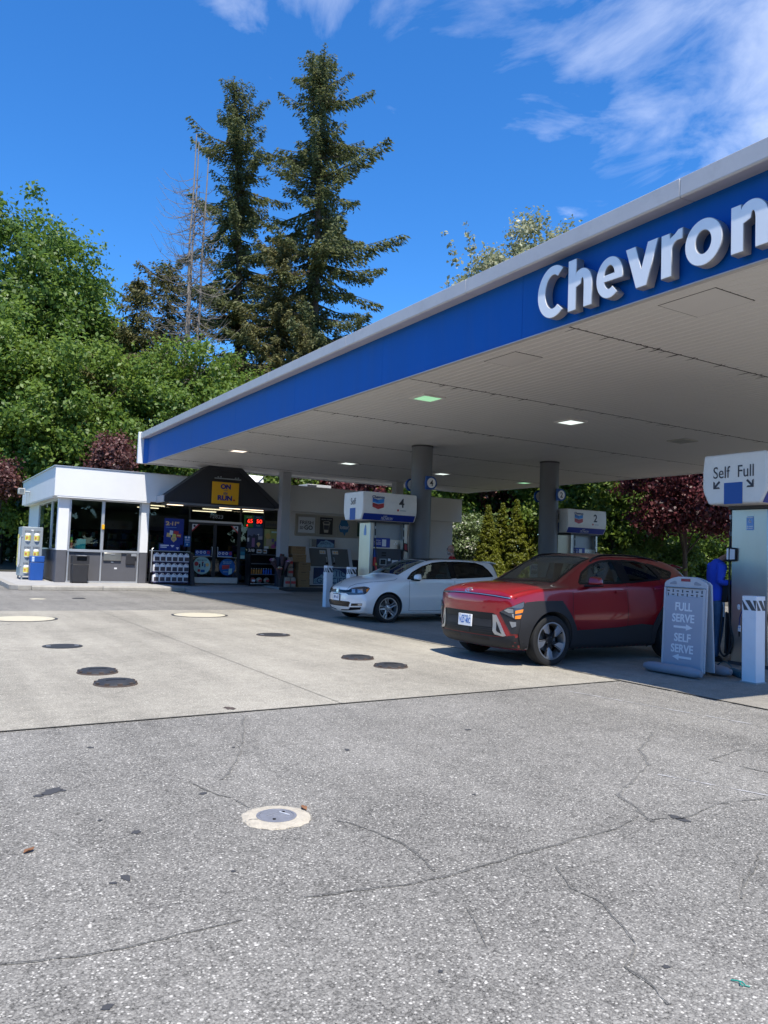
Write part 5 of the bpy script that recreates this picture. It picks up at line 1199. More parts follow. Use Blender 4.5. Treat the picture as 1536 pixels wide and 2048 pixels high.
def dispenser(x, y, num, full, label, name='fuel_dispenser'):
    t = thing(name, label, 'fuel pump', (x, y, 0.0))
    hd = MB().prism(Frame((0, 0, 0), (0, 1, 0), (0, 0, 1)), HP, 0, 1.75).build('header_box', M['header'], t, bevel=0.035, seg=3)
    MB().box(0.36, 1.64, -0.33, 0.33, 2.40, 2.449).build('header_underside', M['console'], t)
    FE = Frame((0, 0, 0), (0, -1, 0), (0, 0, 1))             # end face, seen from -X
    b0 = 0.004
    if full:
        text('lettering', 'Self', FE, -0.34, -0.055, 2.85, 3.03, b0, 0.003, M['ink'], hd)
        text('lettering', 'Full', FE, 0.075, 0.33, 2.85, 3.03, b0, 0.003, M['ink'], hd)
        for s, (ax, ay) in ((-1, (-0.34, 2.69)), (1, (0.33, 2.69))):
            q = lambda px, py: (ax + s * -1 * px, ay + py)
            sh = [q(0, 0), q(0.115, 0.0), q(0.095, 0.026), q(0.046, 0.026), q(0.118, 0.10), q(0.096, 0.122), q(0.026, 0.05), q(0.026, 0.10), q(0.0, 0.118)]
            MB().prism(FE, sh, b0, b0 + 0.003).build('arrow', M['ink'], hd)
    else:
        text('lettering', 'Self', FE, -0.12, 0.16, 2.87, 3.05, b0, 0.003, M['ink'], hd)
    MB().fbox(FE, -0.155, 0.15, 2.452, 2.775, b0 - 0.001, b0 + 0.003).build('blue_patch', M['hdr_royal'], hd)
    for s in (-1, 1):
        FF = Frame((0, s * 0.5415, 0), (1, 0, 0), (0, 0, 1)) if s < 0 else Frame((1.75, s * 0.5415, 0), (-1, 0, 0), (0, 0, 1))
        text('brand_name', 'Chevron', FF, 0.29, 0.675, 3.045, 3.125, 0.0, 0.003, M['inkblue'], hd, bold=0.02)
        chevron_logo(FF, 0.30, 2.745, 0.36, 0.30, 0.001, hd)
        text('pump_number', num, FF, 1.10, 1.36, 2.84, 3.09, 0.001, 0.003, M['ink'], hd, bold=0.02, keep=True)
        MB().lathe(FF.p(1.12, 2.76, 0.0), FF.n, [(0.032, 0), (0.032, 0.002)], 12).build('red_seal', M['logo_red'], hd)
        MB().fbox(FF, 1.19, 1.38, 2.745, 2.765, 0.0, 0.002).build('small_print', M['cage'], hd)
        # slanted lower face
        bl = Vector((0, s * (0.525 - 0.43), 0.19)).normalized()
        FB = Frame((0 if s < 0 else 1.75, s * 0.432, 2.452), (-s, 0, 0), bl)
        MB().fbox(FB, 0.05, 1.70, 0.012, 0.20, 0.002, 0.006).build('blue_band', M['hdr_blue'], hd)
        text('band_lettering', 'TECHRON', FB, 0.62, 1.0, 0.035, 0.115, 0.0065, 0.003, M['paper'], hd, shear=0.25)
        text('band_lettering', 'with', FB, 0.68, 0.80, 0.13, 0.165, 0.0065, 0.003, M['paper'], hd, shear=0.25)
    # steel body
    for x0, x1 in ((0.40, 0.52), (1.48, 1.60)):
        MB().box(x0, x1, -0.30, 0.30, 0.02, 2.40).build('end_pillar', M['stainless'], t, bevel=0.012)
    MB().box(0.38, 1.62, -0.33, 0.33, 0.0, 0.06).build('base_plate', M['console'], t)
    MB().box(0.521, 1.479, -0.16, 0.16, 1.95, 2.40).build('upper_panel', M['cage'], t)
    MB().box(0.521, 1.479, -0.22, 0.22, 0.06, 1.949).build('cabinet', M['stainless'], t)
    for s in (-1, 1):
        fr = Frame((0.52, s * 0.22, 0), (1, 0, 0), (0, 0, 1)) if s < 0 else Frame((1.48, s * 0.22, 0), (-1, 0, 0), (0, 0, 1))
        ad = MB().fbox(fr, 0.02, 0.56, 1.73, 1.99, 0.002, 0.03).build('ad_panel', M['hdr_blue'], t)
        text('ad_lettering', 'Savings', fr, 0.07, 0.25, 1.90, 1.94, 0.031, 0.002, M['paper'], ad)
        text('ad_lettering', 'Start Here', fr, 0.05, 0.27, 1.85, 1.89, 0.031, 0.002, M['paper'], ad)
        MB().fbox(fr, 0.30, 0.43, 1.76, 1.95, 0.031, 0.033).build('ad_card', M['paper'], ad)
        for bb in (1.80, 1.825): MB().fbox(fr, 0.06, 0.26, bb, bb + 0.008, 0.031, 0.033).build('ad_line', M['paper'], ad)
        for q, (a, bb) in enumerate(((0.70, 1.82), (0.74, 1.87), (0.79, 1.82))): MB().fbox(fr, a, a + 0.03, bb, bb + 0.04, 0.001, 0.004).build('notice', M['paper'], t)
        cs = MB().fbox(fr, 0.02, 0.93, 0.85, 1.70, 0.002, 0.06).build('console_panel', M['console'], t, bevel=0.01)
        MB().fbox(fr, 0.28, 0.42, 1.56, 1.60, 0.061, 0.066).build('card_slot', M['black'], cs)
        MB().fbox(fr, 0.28, 0.42, 1.49, 1.53, 0.061, 0.066).build('card_slot', M['black'], cs)
        MB().fbox(fr, 0.22, 0.44, 1.24, 1.42, 0.061, 0.066).build('screen_bezel', M['cage'], cs)
        MB().fbox(fr, 0.25, 0.41, 1.265, 1.395, 0.0665, 0.069).build('screen', M['screen'], cs)
        for (a, bb, w, h) in ((0.49, 1.36, 0.08, 0.07), (0.62, 1.25, 0.20, 0.14), (0.44, 1.12, 0.12, 0.08)): MB().fbox(fr, a, a + w, bb, bb + h, 0.061, 0.064).build('grade_label', M['paper'], cs)
        MB().fbox(fr, 0.30, 0.40, 1.05, 1.15, 0.061, 0.066).build('keypad', M['black'], cs)
        MB().fbox(fr, 0.84, 0.92, 1.28, 1.40, 0.061, 0.064).build('blue_label', M['hdr_royal'], cs)
        # nozzle and hose
        nz = MB().hexa([fr.p(0.0, 1.22, 0.06), fr.p(0.11, 1.22, 0.06), fr.p(0.11, 1.22, 0.17), fr.p(0.0, 1.22, 0.17), fr.p(0.02, 1.46, 0.07), fr.p(0.10, 1.46, 0.07), fr.p(0.10, 1.46, 0.15), fr.p(0.02, 1.46, 0.15)]).build('nozzle', M['red_plastic'], t, bevel=0.015)
        MB().fbox(fr, 0.03, 0.09, 1.24, 1.30, 0.171, 0.173).build('yellow_label', M['yellow_lbl'], nz)
        MB().hexa([fr.p(0.01, 1.46, 0.06), fr.p(0.11, 1.46, 0.06), fr.p(0.11, 1.46, 0.14), fr.p(0.01, 1.46, 0.14), fr.p(0.02, 1.68, 0.06), fr.p(0.10, 1.68, 0.06), fr.p(0.10, 1.68, 0.10), fr.p(0.02, 1.68, 0.10)]).build('nozzle_boot', M['blue_plastic'], t, bevel=0.01)
        MB().tube([fr.p(0.06, 1.22, 0.12), fr.p(0.09, 1.05, 0.16), fr.p(0.12, 0.95, 0.18)], 0.03, 8).build('nozzle_grip', M['red_plastic'], t, smooth=True)
        for hx, dx in ((0.03, 0.10), (0.95, -0.08)):
            pts = [fr.p(hx, 2.42, 0.10), fr.p(hx, 2.0, 0.11), fr.p(hx + dx * 0.3, 1.5, 0.15), fr.p(hx + dx, 0.9, 0.22), fr.p(hx + dx * 1.3, 0.45, 0.24), fr.p(hx + dx * 2.2, 0.22, 0.22), fr.p(hx + dx * 3.0, 0.45, 0.18), fr.p(hx + dx * 1.6, 0.9, 0.16), fr.p(hx + dx * 0.9, 1.15, 0.13)]
            MB().tube(smooth_path(pts, 5), 0.0165, 8).build('hose', M['rubber'], t, smooth=True)
            for z in (2.30, 2.05): MB().cyl(fr.p(hx, z, 0.107), fr.p(hx, z - 0.07, 0.107), 0.024, n=8).build('hose_coupling', M['cage'], t)
    fr = Frame((0.52, -0.22, 0), (1, 0, 0), (0, 0, 1))
    cd = MB().hexa([fr.p(0.92, 1.66, 0.17), fr.p(1.06, 1.62, 0.17), fr.p(1.06, 1.62, 0.19), fr.p(0.92, 1.66, 0.19), fr.p(0.90, 1.88, 0.17), fr.p(1.04, 1.86, 0.17), fr.p(1.04, 1.86, 0.19), fr.p(0.90, 1.88, 0.19)]).build('hose_card', M['black'], t)
    MB().hexa([fr.p(0.94, 1.70, 0.191), fr.p(1.03, 1.67, 0.191), fr.p(1.03, 1.67, 0.193), fr.p(0.94, 1.70, 0.193), fr.p(0.93, 1.85, 0.191), fr.p(1.015, 1.83, 0.191), fr.p(1.015, 1.83, 0.193), fr.p(0.93, 1.85, 0.193)]).build('card_print', M['logo_dred'], cd)
    return t

def smooth_path(pts, k):
    pts = [Vector(p) for p in pts]; out = []
    for i in range(len(pts) - 1):
        p0, p1, p2, p3 = pts[max(i - 1, 0)], pts[i], pts[i + 1], pts[min(i + 2, len(pts) - 1)]
        for j in range(k):
            s = j / k
            out.append(0.5 * ((2 * p1) + (p2 - p0) * s + (2 * p0 - 5 * p1 + 4 * p2 - p3) * s * s + (3 * p1 - p0 - 3 * p2 + p3) * s ** 3))
    out.append(pts[-1]); return out

pump4 = dispenser(10.21, 18.48, '4', False, 'fuel pump numbered 4 with steel body behind the white hatchback')
f = Frame((0.40, 0, 0), (0, -1, 0), (0, 0, 1))
MB().prism(f, [(-0.03, 2.05), (0.09, 2.05), (0.09, 2.20), (0.03, 2.34), (-0.03, 2.20)], 0.002, 0.005).build('pale_sticker', M['sticker_blue'], pump4)
pump2 = dispenser(17.72, 18.48, '2', False, 'fuel pump numbered 2 seen above the roof of the red car')
near = dispenser(10.50, 7.19, '6', True, 'near steel fuel pump with Self and Full arrows at the right edge')
f = Frame((0.40, 0, 0), (0, -1, 0), (0, 0, 1))
st = MB().prism(f, [(-0.045, 2.075), (0.075, 2.075), (0.075, 2.285), (-0.03, 2.285), (-0.045, 2.26)], 0.002, 0.005).build('access_sticker', M['sticker_blue'], near)
MB().lathe(f.p(0.012, 2.205, 0.0055), f.n, [(0.020, 0), (0.020, 0.002)], 14).build('wheelchair_mark', M['paper'], st)
MB().lathe(f.p(0.012, 2.205, 0.0078), f.n, [(0.014, 0), (0.014, 0.001)], 14).build('wheelchair_mark', M['sticker_blue'], st)
MB().prism(f, [(0.0, 2.205), (0.004, 2.245), (0.012, 2.245), (0.010, 2.215), (0.026, 2.212), (0.036, 2.185), (0.042, 2.188), (0.030, 2.222), (0.0, 2.205)][:8], 0.009, 0.011).build('wheelchair_mark', M['paper'], st)
MB().fbox(f, -0.035, 0.065, 2.262, 2.272, 0.0055, 0.007).build('print_line', M['paper'], st)
for bb in (2.095, 2.125):
    MB().fbox(f, -0.008, 0.06, bb, bb + 0.014, 0.0055, 0.007).build('print_line', M['paper'], st)
    MB().lathe(f.p(-0.026, bb + 0.007, 0.0055), f.n, [(0.011, 0), (0.011, 0.001)], 10).build('print_dot', M['paper'], st)
# hoses hanging on the far side of the near pump, with their card holder
for k, (pts) in enumerate(([(0.47, 0.34, 2.40), (0.44, 0.345, 2.0), (0.43, 0.345, 1.5), (0.42, 0.345, 1.05), (0.40, 0.31, 0.62), (0.385, 0.26, 0.40), (0.37, 0.29, 0.22), (0.36, 0.38, 0.12), (0.37, 0.47, 0.24), (0.39, 0.46, 0.60), (0.42, 0.44, 0.95)],
                           [(0.50, 0.35, 1.30), (0.47, 0.355, 0.9), (0.44, 0.33, 0.5), (0.41, 0.33, 0.25), (0.42, 0.38, 0.16), (0.45, 0.42, 0.3), (0.47, 0.42, 0.8)])):
    MB().tube(smooth_path(pts, 6), 0.0165, 8).build('hose', M['rubber'], near, smooth=True)
for z in (2.32, 2.06): MB().cyl((0.452, 0.344, z), (0.449, 0.344, z - 0.07), 0.024, n=8).build('hose_coupling', M['cage'], near)
nzl = MB().hexa([(0.40, 0.38, 0.95), (0.46, 0.38, 0.95), (0.46, 0.48, 0.95), (0.40, 0.48, 0.95), (0.42, 0.34, 1.24), (0.48, 0.34, 1.24), (0.48, 0.46, 1.24), (0.42, 0.46, 1.24)]).build('nozzle', M['black'], near, bevel=0.015)
MB().cyl((0.42, 0.44, 0.72), (0.42, 0.44, 0.95), 0.02, n=10).build('nozzle_swivel', M['cage'], near)
MB().hexa([(0.46, 0.30, 0.15), (0.54, 0.30, 0.15), (0.54, 0.46, 0.15), (0.46, 0.46, 0.15), (0.46, 0.30, 0.78), (0.54, 0.30, 0.78), (0.54, 0.42, 0.78), (0.46, 0.42, 0.78)]).build('squeegee_bucket', M['black'], near, bevel=0.01)
cd = MB().hexa([(0.36, 0.20, 1.60), (0.36, 0.36, 1.585), (0.385, 0.36, 1.585), (0.385, 0.20, 1.60), (0.36, 0.195, 1.80), (0.36, 0.355, 1.815), (0.385, 0.355, 1.815), (0.385, 0.195, 1.80)]).build('hose_card', M['black'], near, bevel=0.006)
MB().hexa([(0.356, 0.215, 1.625), (0.356, 0.30, 1.62), (0.3595, 0.30, 1.62), (0.3595, 0.215, 1.625), (0.356, 0.21, 1.775), (0.356, 0.295, 1.785), (0.3595, 0.295, 1.785), (0.3595, 0.21, 1.775)]).build('card_print', M['paper'], cd)
MB().hexa([(0.352, 0.318, 1.62), (0.352, 0.35, 1.62), (0.3555, 0.35, 1.62), (0.3555, 0.318, 1.62), (0.352, 0.318, 1.79), (0.352, 0.35, 1.79), (0.3555, 0.35, 1.79), (0.3555, 0.318, 1.79)]).build('card_print', M['white'], cd)
MB().tube(smooth_path([(0.62, -0.34, 2.40), (0.58, -0.345, 1.9), (0.50, -0.37, 1.5), (0.36, -0.40, 1.10), (0.24, -0.42, 0.75), (0.24, -0.50, 0.42), (0.34, -0.56, 0.30), (0.46, -0.55, 0.5), (0.52, -0.46, 0.9)], 6), 0.0165, 8).build('hose', M['rubber'], near, smooth=True)

# ------------------------------------------------------------------ bollards
def bollard(x, y, h, label):
    t = thing('bollard', label, 'bollard', (x, y, 0.0), group='square white bollards')
    MB().box(-0.1, 0.1, -0.1, 0.1, 0, h).build('post', M['white_bollard'], t, bevel=0.008)
    MB().box(-0.115, 0.115, -0.115, 0.115, 0, 0.025).build('grout_foot', M['walk'], t)
    z0, z1 = h - 0.185, h - 0.055
    for fr in (Frame((-0.1, 0, 0), (0, -1, 0), (0, 0, 1)), Frame((0, -0.1, 0), (1, 0, 0), (0, 0, 1)), Frame((0.1, 0, 0), (0, 1, 0), (0, 0, 1))):
        for k in range(3):
            a = -0.17 + 0.108 * k
            q = [(a + 0.10, z0), (a + 0.165, z0), (a + 0.075, z1), (a + 0.01, z1)]
            q = [(min(max(u, -0.098), 0.098), v) for u, v in q]
            if max(u for u, v in q) - min(u for u, v in q) > 0.02: MB().prism(fr, q, 0.0005, 0.003).build('dark_stripe', M['stripe'], t)
    return t
bollard(9.43, 6.15, 1.13, 'white square bollard with dark striped top beside the near steel pump')
bollard(10.0, 19.38, 1.17, 'white striped bollard before the ice chest, clear of the white hatchback')
bollard(10.02, 18.08, 1.17, 'white striped bollard half hidden by the bonnet of the white hatchback')

# ------------------------------------------------------------------ air hose by the bollard
t = thing('air_hose', 'teal coiled air hose with blow gun lying by the near bollard', 'air hose', (9.60, 6.45, 0.0))
def coil(p0, p1, r, turns, n=12):
    p0, p1 = Vector(p0), Vector(p1); d = (p1 - p0).normalized(); a = d.orthogonal().normalized(); b = d.cross(a)
    return [p0.lerp(p1, i / (turns * n)) + (a * math.cos(2 * math.pi * i / n) + b * math.sin(2 * math.pi * i / n)) * r for i in range(turns * n + 1)]
MB().tube(coil((-0.02, -0.12, 0.06), (-0.02, -0.12, 0.52), 0.03, 13), 0.010, 6).build('upright_coil', M['teal_hose'], t, smooth=True)
MB().tube(coil((0.0, -0.05, 0.055), (0.22, 0.26, 0.055), 0.042, 14), 0.010, 6).build('ground_coil', M['teal_hose'], t, smooth=True)
MB().tube(smooth_path([(0.22, 0.26, 0.08), (0.26, 0.34, 0.14), (0.30, 0.46, 0.16), (0.34, 0.58, 0.10), (0.36, 0.66, 0.02)], 5), 0.008, 6).build('loose_end', M['teal_hose'], t, smooth=True)
MB().tube(smooth_path([(-0.05, -0.14, 0.92), (-0.06, -0.07, 0.92), (-0.06, -0.03, 0.82), (-0.055, -0.02, 0.72)], 5), 0.008, 6).build('gun_hose', M['inkblue'], t, smooth=True)
gun = MB().cyl((-0.055, -0.02, 0.64), (-0.055, -0.02, 0.72), 0.02, 0.016, 10).build('blow_gun', M['paper'], t, smooth=True)
MB().cyl((-0.055, -0.02, 0.57), (-0.055, -0.02, 0.64), 0.008, 0.012, 8).build('gun_tip', M['black'], gun)
MB().cyl((-0.055, -0.02, 0.69), (-0.055, -0.02, 0.70), 0.022, n=10).build('gun_ring', M['sticker_blue'], gun)
MB().ball((-0.058, -0.01, 0.965), 0.008, 0.022, 0.04, 10, 8).build('paper_tag', M['paper'], t, smooth=True)
t = thing('drain_plate', 'small dark metal plate on the bay floor behind the A-frame sign', 'plate', (10.05, 7.0, 0.010))
MB().box(-0.3, 0.3, -0.2, 0.2, 0, 0.012).build('plate', M['cast_iron'], t, bevel=0.004)
MB().box(-0.12, 0.12, -0.02, 0.02, 0.012, 0.016).build('lift_slot', M['black'], t)

# ------------------------------------------------------------------ A-frame sign
t = thing('pavement_sign', 'grey A-frame pavement sign lettered FULL SERVE and SELF SERVE with arrows', 'pavement sign', (9.1, 6.95, 0.009))
tl = Vector((0.045, 0, 1.0)).normalized()
FA = Frame((-0.05, 0, 0.06), (0, -1, 0), tl)
def rnd_top(w, h, drop):
    return [(-w, 0), (w, 0), (w, h - drop), (w - 0.03, h - drop * 0.65), (w - 0.12, h - drop * 0.25), (w - 0.22, h), (-w + 0.22, h), (-w + 0.12, h - drop * 0.25), (-w + 0.03, h - drop * 0.65), (-w, h - drop)]
fr_leaf = MB().prism(FA, rnd_top(0.345, 1.275, 0.10), -0.03, 0.0).build('front_leaf', M['sign_grey'], t, bevel=0.008)
MB().fbox(FA, -0.33, -0.30, 0.02, 1.12, 0.0005, 0.02).build('side_rib', M['sign_grey'], fr_leaf)
MB().fbox(FA, 0.30, 0.33, 0.02, 1.12, 0.0005, 0.02).build('side_rib', M['sign_grey'], fr_leaf)
MB().fbox(FA, -0.33, 0.33, 1.118, 1.126, 0.0005, 0.018).build('top_groove', M['ink'], fr_leaf)
for row, bb in ((0, 1.075), (1, 1.025)):
    for k in range(8):
        a = -0.27 + 0.077 * k
        v = (k + row) % 2
        MB().fbox(FA, a - (0.008 if v else 0.02), a + (0.008 if v else 0.02), bb - (0.02 if v else 0.008), bb + (0.02 if v else 0.008), 0.0005, 0.003).build('letter_slot', M['ink'], fr_leaf)
MB().fbox(FA, -0.07, 0.08, 1.21, 1.248, 0.0005, 0.003).build('handle_slot', M['logo_dred'], fr_leaf)
for s in (-1, 1): MB().prism(FA, [(s * 0.14, 1.165), (s * 0.25, 1.165), (s * 0.25, 1.185), (s * 0.17, 1.215), (s * 0.14, 1.20)], 0.0005, 0.003).build('moulded_recess', M['sign_foot'], fr_leaf)
face = MB().fbox(FA, -0.315, 0.315, 0.03, 1.0, 0.004, 0.014).build('sign_face', M['sign_face'], t, bevel=0.003)
for body, a0, a1, bb in (('FULL', -0.135, 0.135, 0.805), ('SERVE', -0.18, 0.175, 0.65), ('SELF', -0.135, 0.13, 0.385), ('SERVE', -0.18, 0.175, 0.235)):
    text('lettering', body, FA, a0, a1, bb, bb + 0.115, 0.0145, 0.003, M['white'], face, bold=0.025)
for s, bb in ((1, 0.545), (-1, 0.135)):
    bb += 0.01
    MB().prism(FA, [(-0.15 * s, bb + 0.015), (0.05 * s, bb + 0.015), (0.05 * s, bb - 0.012), (0.155 * s, bb + 0.03), (0.05 * s, bb + 0.072), (0.05 * s, bb + 0.045), (-0.15 * s, bb + 0.045)], 0.0145, 0.0175).build('arrow', M['white'], face)
tb = Vector((-0.06, 0, 1.0)).normalized()
FK = Frame((0.19, 0, 0.06), (0, 1, 0), tb)
bk = MB().prism(FK, rnd_top(0.345, 1.275, 0.10), -0.03, 0.0).build('rear_leaf', M['sign_grey'], t, bevel=0.008)
def foot(x, ya, yb):
    pts = [(x, ya + (yb - ya) * k / 12, 0.072) for k in range(13)]
    rs = [0.04, 0.062] + [0.072] * 9 + [0.062, 0.04]
    b = MB().tube(pts, rs, 16)
    b.v = [(x + (vx - x) * 1.0, vy, max(vz, 0.012)) for vx, vy, vz in b.v]
    return b
foot(-0.20, 0.50, -0.42).build('front_foot', M['sign_foot'], t, bevel=0.004, smooth=True)
foot(0.42, 0.42, -0.42).build('rear_foot', M['sign_foot'], t, bevel=0.004, smooth=True)
# ------------------------------------------------------------------ cars
def pchip(xs, ys):
    xs = np.array(xs, float); ys = np.array(ys, float); h = np.diff(xs); dl = np.diff(ys) / h; n = len(xs)
    m = np.zeros(n)
    for i in range(1, n - 1):
        if dl[i - 1] * dl[i] > 0:
            w1, w2 = 2 * h[i] + h[i - 1], h[i] + 2 * h[i - 1]
            m[i] = (w1 + w2) / (w1 / dl[i - 1] + w2 / dl[i])
    m[0], m[-1] = dl[0], dl[-1]
    def f(x):
        x = np.clip(x, xs[0], xs[-1]); i = np.clip(np.searchsorted(xs, x) - 1, 0, n - 2)
        t = (x - xs[i]) / h[i]
        return ys[i] * (2 * t ** 3 - 3 * t ** 2 + 1) + m[i] * h[i] * (t ** 3 - 2 * t ** 2 + t) + ys[i + 1] * (-2 * t ** 3 + 3 * t ** 2) + m[i + 1] * h[i] * (t ** 3 - t ** 2)
    return f

def boolean(o, cutter, op='DIFFERENCE'):
    """cut o with a cutter mesh object; both live only in the workshop scene"""
    _tmp.collection.objects.link(cutter)
    md = o.modifiers.new('cut', 'BOOLEAN'); md.operation = op; md.object = cutter; md.solver = 'EXACT'
    try: md.material_mode = 'TRANSFER'
    except Exception: pass
    me = eval_mesh(o)
    o.modifiers.clear(); old = o.data; o.data = me
    _tmp.collection.objects.unlink(cutter)
    bpy.data.objects.remove(cutter)

def cutter_obj(mb, mat):
    return bpy.data.objects.new('cutter', mb.mesh('cutter', mat))

class Car:
    def __init__(s, spec):
        s.sp = spec; L = spec['L']
        P = {k: pchip(*zip(*v)) for k, v in spec['curves'].items()}
        us = np.unique(np.concatenate([np.linspace(0, 0.5, 9), np.linspace(0.5, L - 0.5, 40), np.linspace(L - 0.5, L, 8)]))
        rows = []
        for u in us:
            zb, ws, wm, zm, wsh, zsh, wt, zte, zt = (float(P[k](u)) for k in ('zb', 'ws', 'wm', 'zm', 'wsh', 'zsh', 'wt', 'zte', 'zt'))
            half = [(0, zb), (ws * 0.5, zb), (ws * 0.92, zb + 0.004), (ws, zb + 0.035), (ws + (wm - ws) * 0.35, zb + 0.10), (ws + (wm - ws) * 0.8, zm - 0.17), (wm, zm - 0.05), (wm - 0.002, zm + 0.04),
                    (wsh + (wm - wsh) * 0.40, zsh - 0.075), (wsh + 0.006, zsh - 0.015), (wsh - 0.012, zsh + 0.012)]
            for q in (0.3, 0.62, 0.88): half.append((wsh - 0.012 + (wt - wsh + 0.012) * q, zsh + 0.012 + (zte - zsh - 0.012) * q))
            half += [(wt, zte), (wt * 0.90, zte + (zt - zte) * 0.42), (wt * 0.62, zte + (zt - zte) * 0.83), (wt * 0.3, zte + (zt - zte) * 0.97), (0, zt)]
            rows.append(half)
        R = np.array(rows)                                   # stations x points x (v,z)
        loopn = []
        for r in R:
            left = [(-v, z) for v, z in r[1:-1]][::-1]
            loopn.append(np.array([tuple(p) for p in r] + left))
        n = len(loopn[0]); V = []; F = []
        def push(u, lp): V.extend((u, v, z) for v, z in lp)
        rings = 5
        c0, c1 = loopn[0].mean(0), loopn[-1].mean(0)
        c0[0] = c1[0] = 0; seq = []
        for k in range(1, rings + 1): seq.append((us[0], c0 + (loopn[0] - c0) * (k / rings) * (1 if k < rings else 1)))
        for u, lp in list(zip(us, loopn))[1:-1]: seq.append((u, lp))
        for k in range(rings, 0, -1): seq.append((us[-1], c1 + (loopn[-1] - c1) * (k / rings)))
        for u, lp in seq: push(u, lp)
        m = len(seq)
        for i in range(m - 1):
            for j in range(n): F.append((i * n + j, i * n + (j + 1) % n, (i + 1) * n + (j + 1) % n, (i + 1) * n + j))
        V.append((us[0], 0, c0[1])); V.append((us[-1], 0, c1[1])); a, b = len(V) - 2, len(V) - 1
        F += [(a, (j + 1) % n, j) for j in range(n)] + [(b, (m - 1) * n + j, (m - 1) * n + (j + 1) % n) for j in range(n)]
        V = np.array(V, float); W = spec['W'] / 2
        fp, rp = pchip(*zip(*spec['front_profile'])), pchip(*zip(*spec['rear_profile']))
        fk = np.clip(1 - V[:, 0] / spec['front_len'], 0, 1) ** 1.4
        rk = np.clip(1 - (L - V[:, 0]) / spec['rear_len'], 0, 1) ** 1.4
        pv = np.clip(np.abs(V[:, 1]) / W, 0, 1.05)
        V[:, 0] += fk * (spec['front_plan'] * pv ** spec.get('plan_pow', 2.6) + fp(V[:, 2]))
        V[:, 0] -= rk * (spec['rear_plan'] * pv ** 2.6 + rp(V[:, 2]))
        me = bpy.data.meshes.new('body'); me.from_pydata(V.tolist(), [], F)
        bm = bmesh.new(); bm.from_mesh(me); bmesh.ops.recalc_face_normals(bm, faces=bm.faces); bm.to_mesh(me); bm.free()
        me.materials.append(spec['paint'])
        o = bpy.data.objects.new('body', me)
        md = o.modifiers.new('sub', 'SUBSURF'); md.levels = 2; md.render_levels = 2
        sm = eval_mesh(o); o.modifiers.clear(); o.data = sm
        s.o = o
        bm = bmesh.new(); bm.from_mesh(sm); s.bvh = BVHTree.FromBMesh(bm); bm.free()
    def cast(s, p, d):
        h = s.bvh.ray_cast(Vector(p), Vector(d).normalized())
        return h[0]
    def patch(s, name, fr, poly, mat, parent, off=0.004, thick=0.012, grid=0.045, mirror=True, far=3.0, back=None):
        """a thin skin lying on the body: polygon (a,b) of frame fr pressed onto the body along -n"""
        bm = bmesh.new()
        vs = [bm.verts.new((a, b, 0)) for a, b in poly]
        f = bm.faces.new(vs)
        bmesh.ops.triangulate(bm, faces=[f])
        for _ in range(5):
            es = [e for e in bm.edges if e.calc_length() > grid]
            if not es: break
            bmesh.ops.subdivide_edges(bm, edges=es, cuts=1)
            bmesh.ops.triangulate(bm, faces=bm.faces)
        bmesh.ops.beautify_fill(bm, faces=bm.faces, edges=bm.edges)
        d = -fr.n; ok = True; lastd = None; miss = []
        for v in bm.verts:
            o = fr.p(v.co.x, v.co.y, far)
            h = s.bvh.ray_cast(o, d)
            if h[0] is None: miss.append(v); continue
            v.co = h[0] - d * off
        if miss:
            good = [v for v in bm.verts if v not in set(miss)]
            if not good: bm.free(); return None
            for v in miss:
                p0 = fr.p(v.co.x, v.co.y, 0)
                g = min(good, key=lambda w: (w.co - p0 - d * ((w.co - p0).dot(d))).length)
                v.co = p0 + d * ((g.co - p0).dot(d))
        bmesh.ops.recalc_face_normals(bm, faces=bm.faces)
        nrm = sum((f.normal for f in bm.faces), Vector())
        if nrm.dot(fr.n) < 0: bmesh.ops.reverse_faces(bm, faces=bm.faces)
        r = bmesh.ops.extrude_face_region(bm, geom=list(bm.faces))
        for v in [g for g in r['geom'] if isinstance(g, bmesh.types.BMVert)]: pass
        newv = [g for g in r['geom'] if isinstance(g, bmesh.types.BMVert)]
        # the extruded copy is the outer skin; push the old ring inwards
        outer = set(newv)
        for v in bm.verts:
            if v not in outer: v.co += d * thick
        bmesh.ops.recalc_face_normals(bm, faces=bm.faces)
        me = bpy.data.meshes.new(name); bm.to_mesh(me); bm.free()
        me.materials.append(mat); smooth_mesh(me, 40)
        o = link_mesh(name, me, parent)
        if mirror:
            m2 = me.copy(); co = np.empty(len(m2.vertices) * 3); m2.vertices.foreach_get('co', co); co = co.reshape(-1, 3); co[:, 1] *= -1
            m2.vertices.foreach_set('co', co.ravel()); m2.flip_normals(); m2.update()
            o2 = link_mesh(name, m2, parent)
            return o, o2
        return o
    def line(s, name, fr, pts, w, mat, parent, off=0.0015, mirror=True, k=8):
        """a narrow strip on the body along a polyline of the frame (door gaps, trim)"""
        P = []
        for i in range(len(pts) - 1):
            for j in range(k): P.append(Vector(pts[i]).lerp(Vector(pts[i + 1]), j / k))
        P.append(Vector(pts[-1])); vs = []; d = -fr.n
        for i, p in enumerate(P):
            t = (P[min(i + 1, len(P) - 1)] - P[max(i - 1, 0)]).normalized(); nn = Vector((-t.y, t.x))
            for q in (nn * w / 2, -nn * w / 2):
                h = s.bvh.ray_cast(fr.p(p.x + q.x, p.y + q.y, 3.0), d)
                if h[0] is None: h = [Vector(vs[-2]) + d * off if len(vs) > 1 else fr.p(p.x, p.y, 0)]
                vs.append(tuple(h[0] - d * off))
        b = MB().add(vs, [(2 * i, 2 * i + 1, 2 * i + 3, 2 * i + 2) for i in range(len(P) - 1)])
        o = b.build(name, mat, parent)
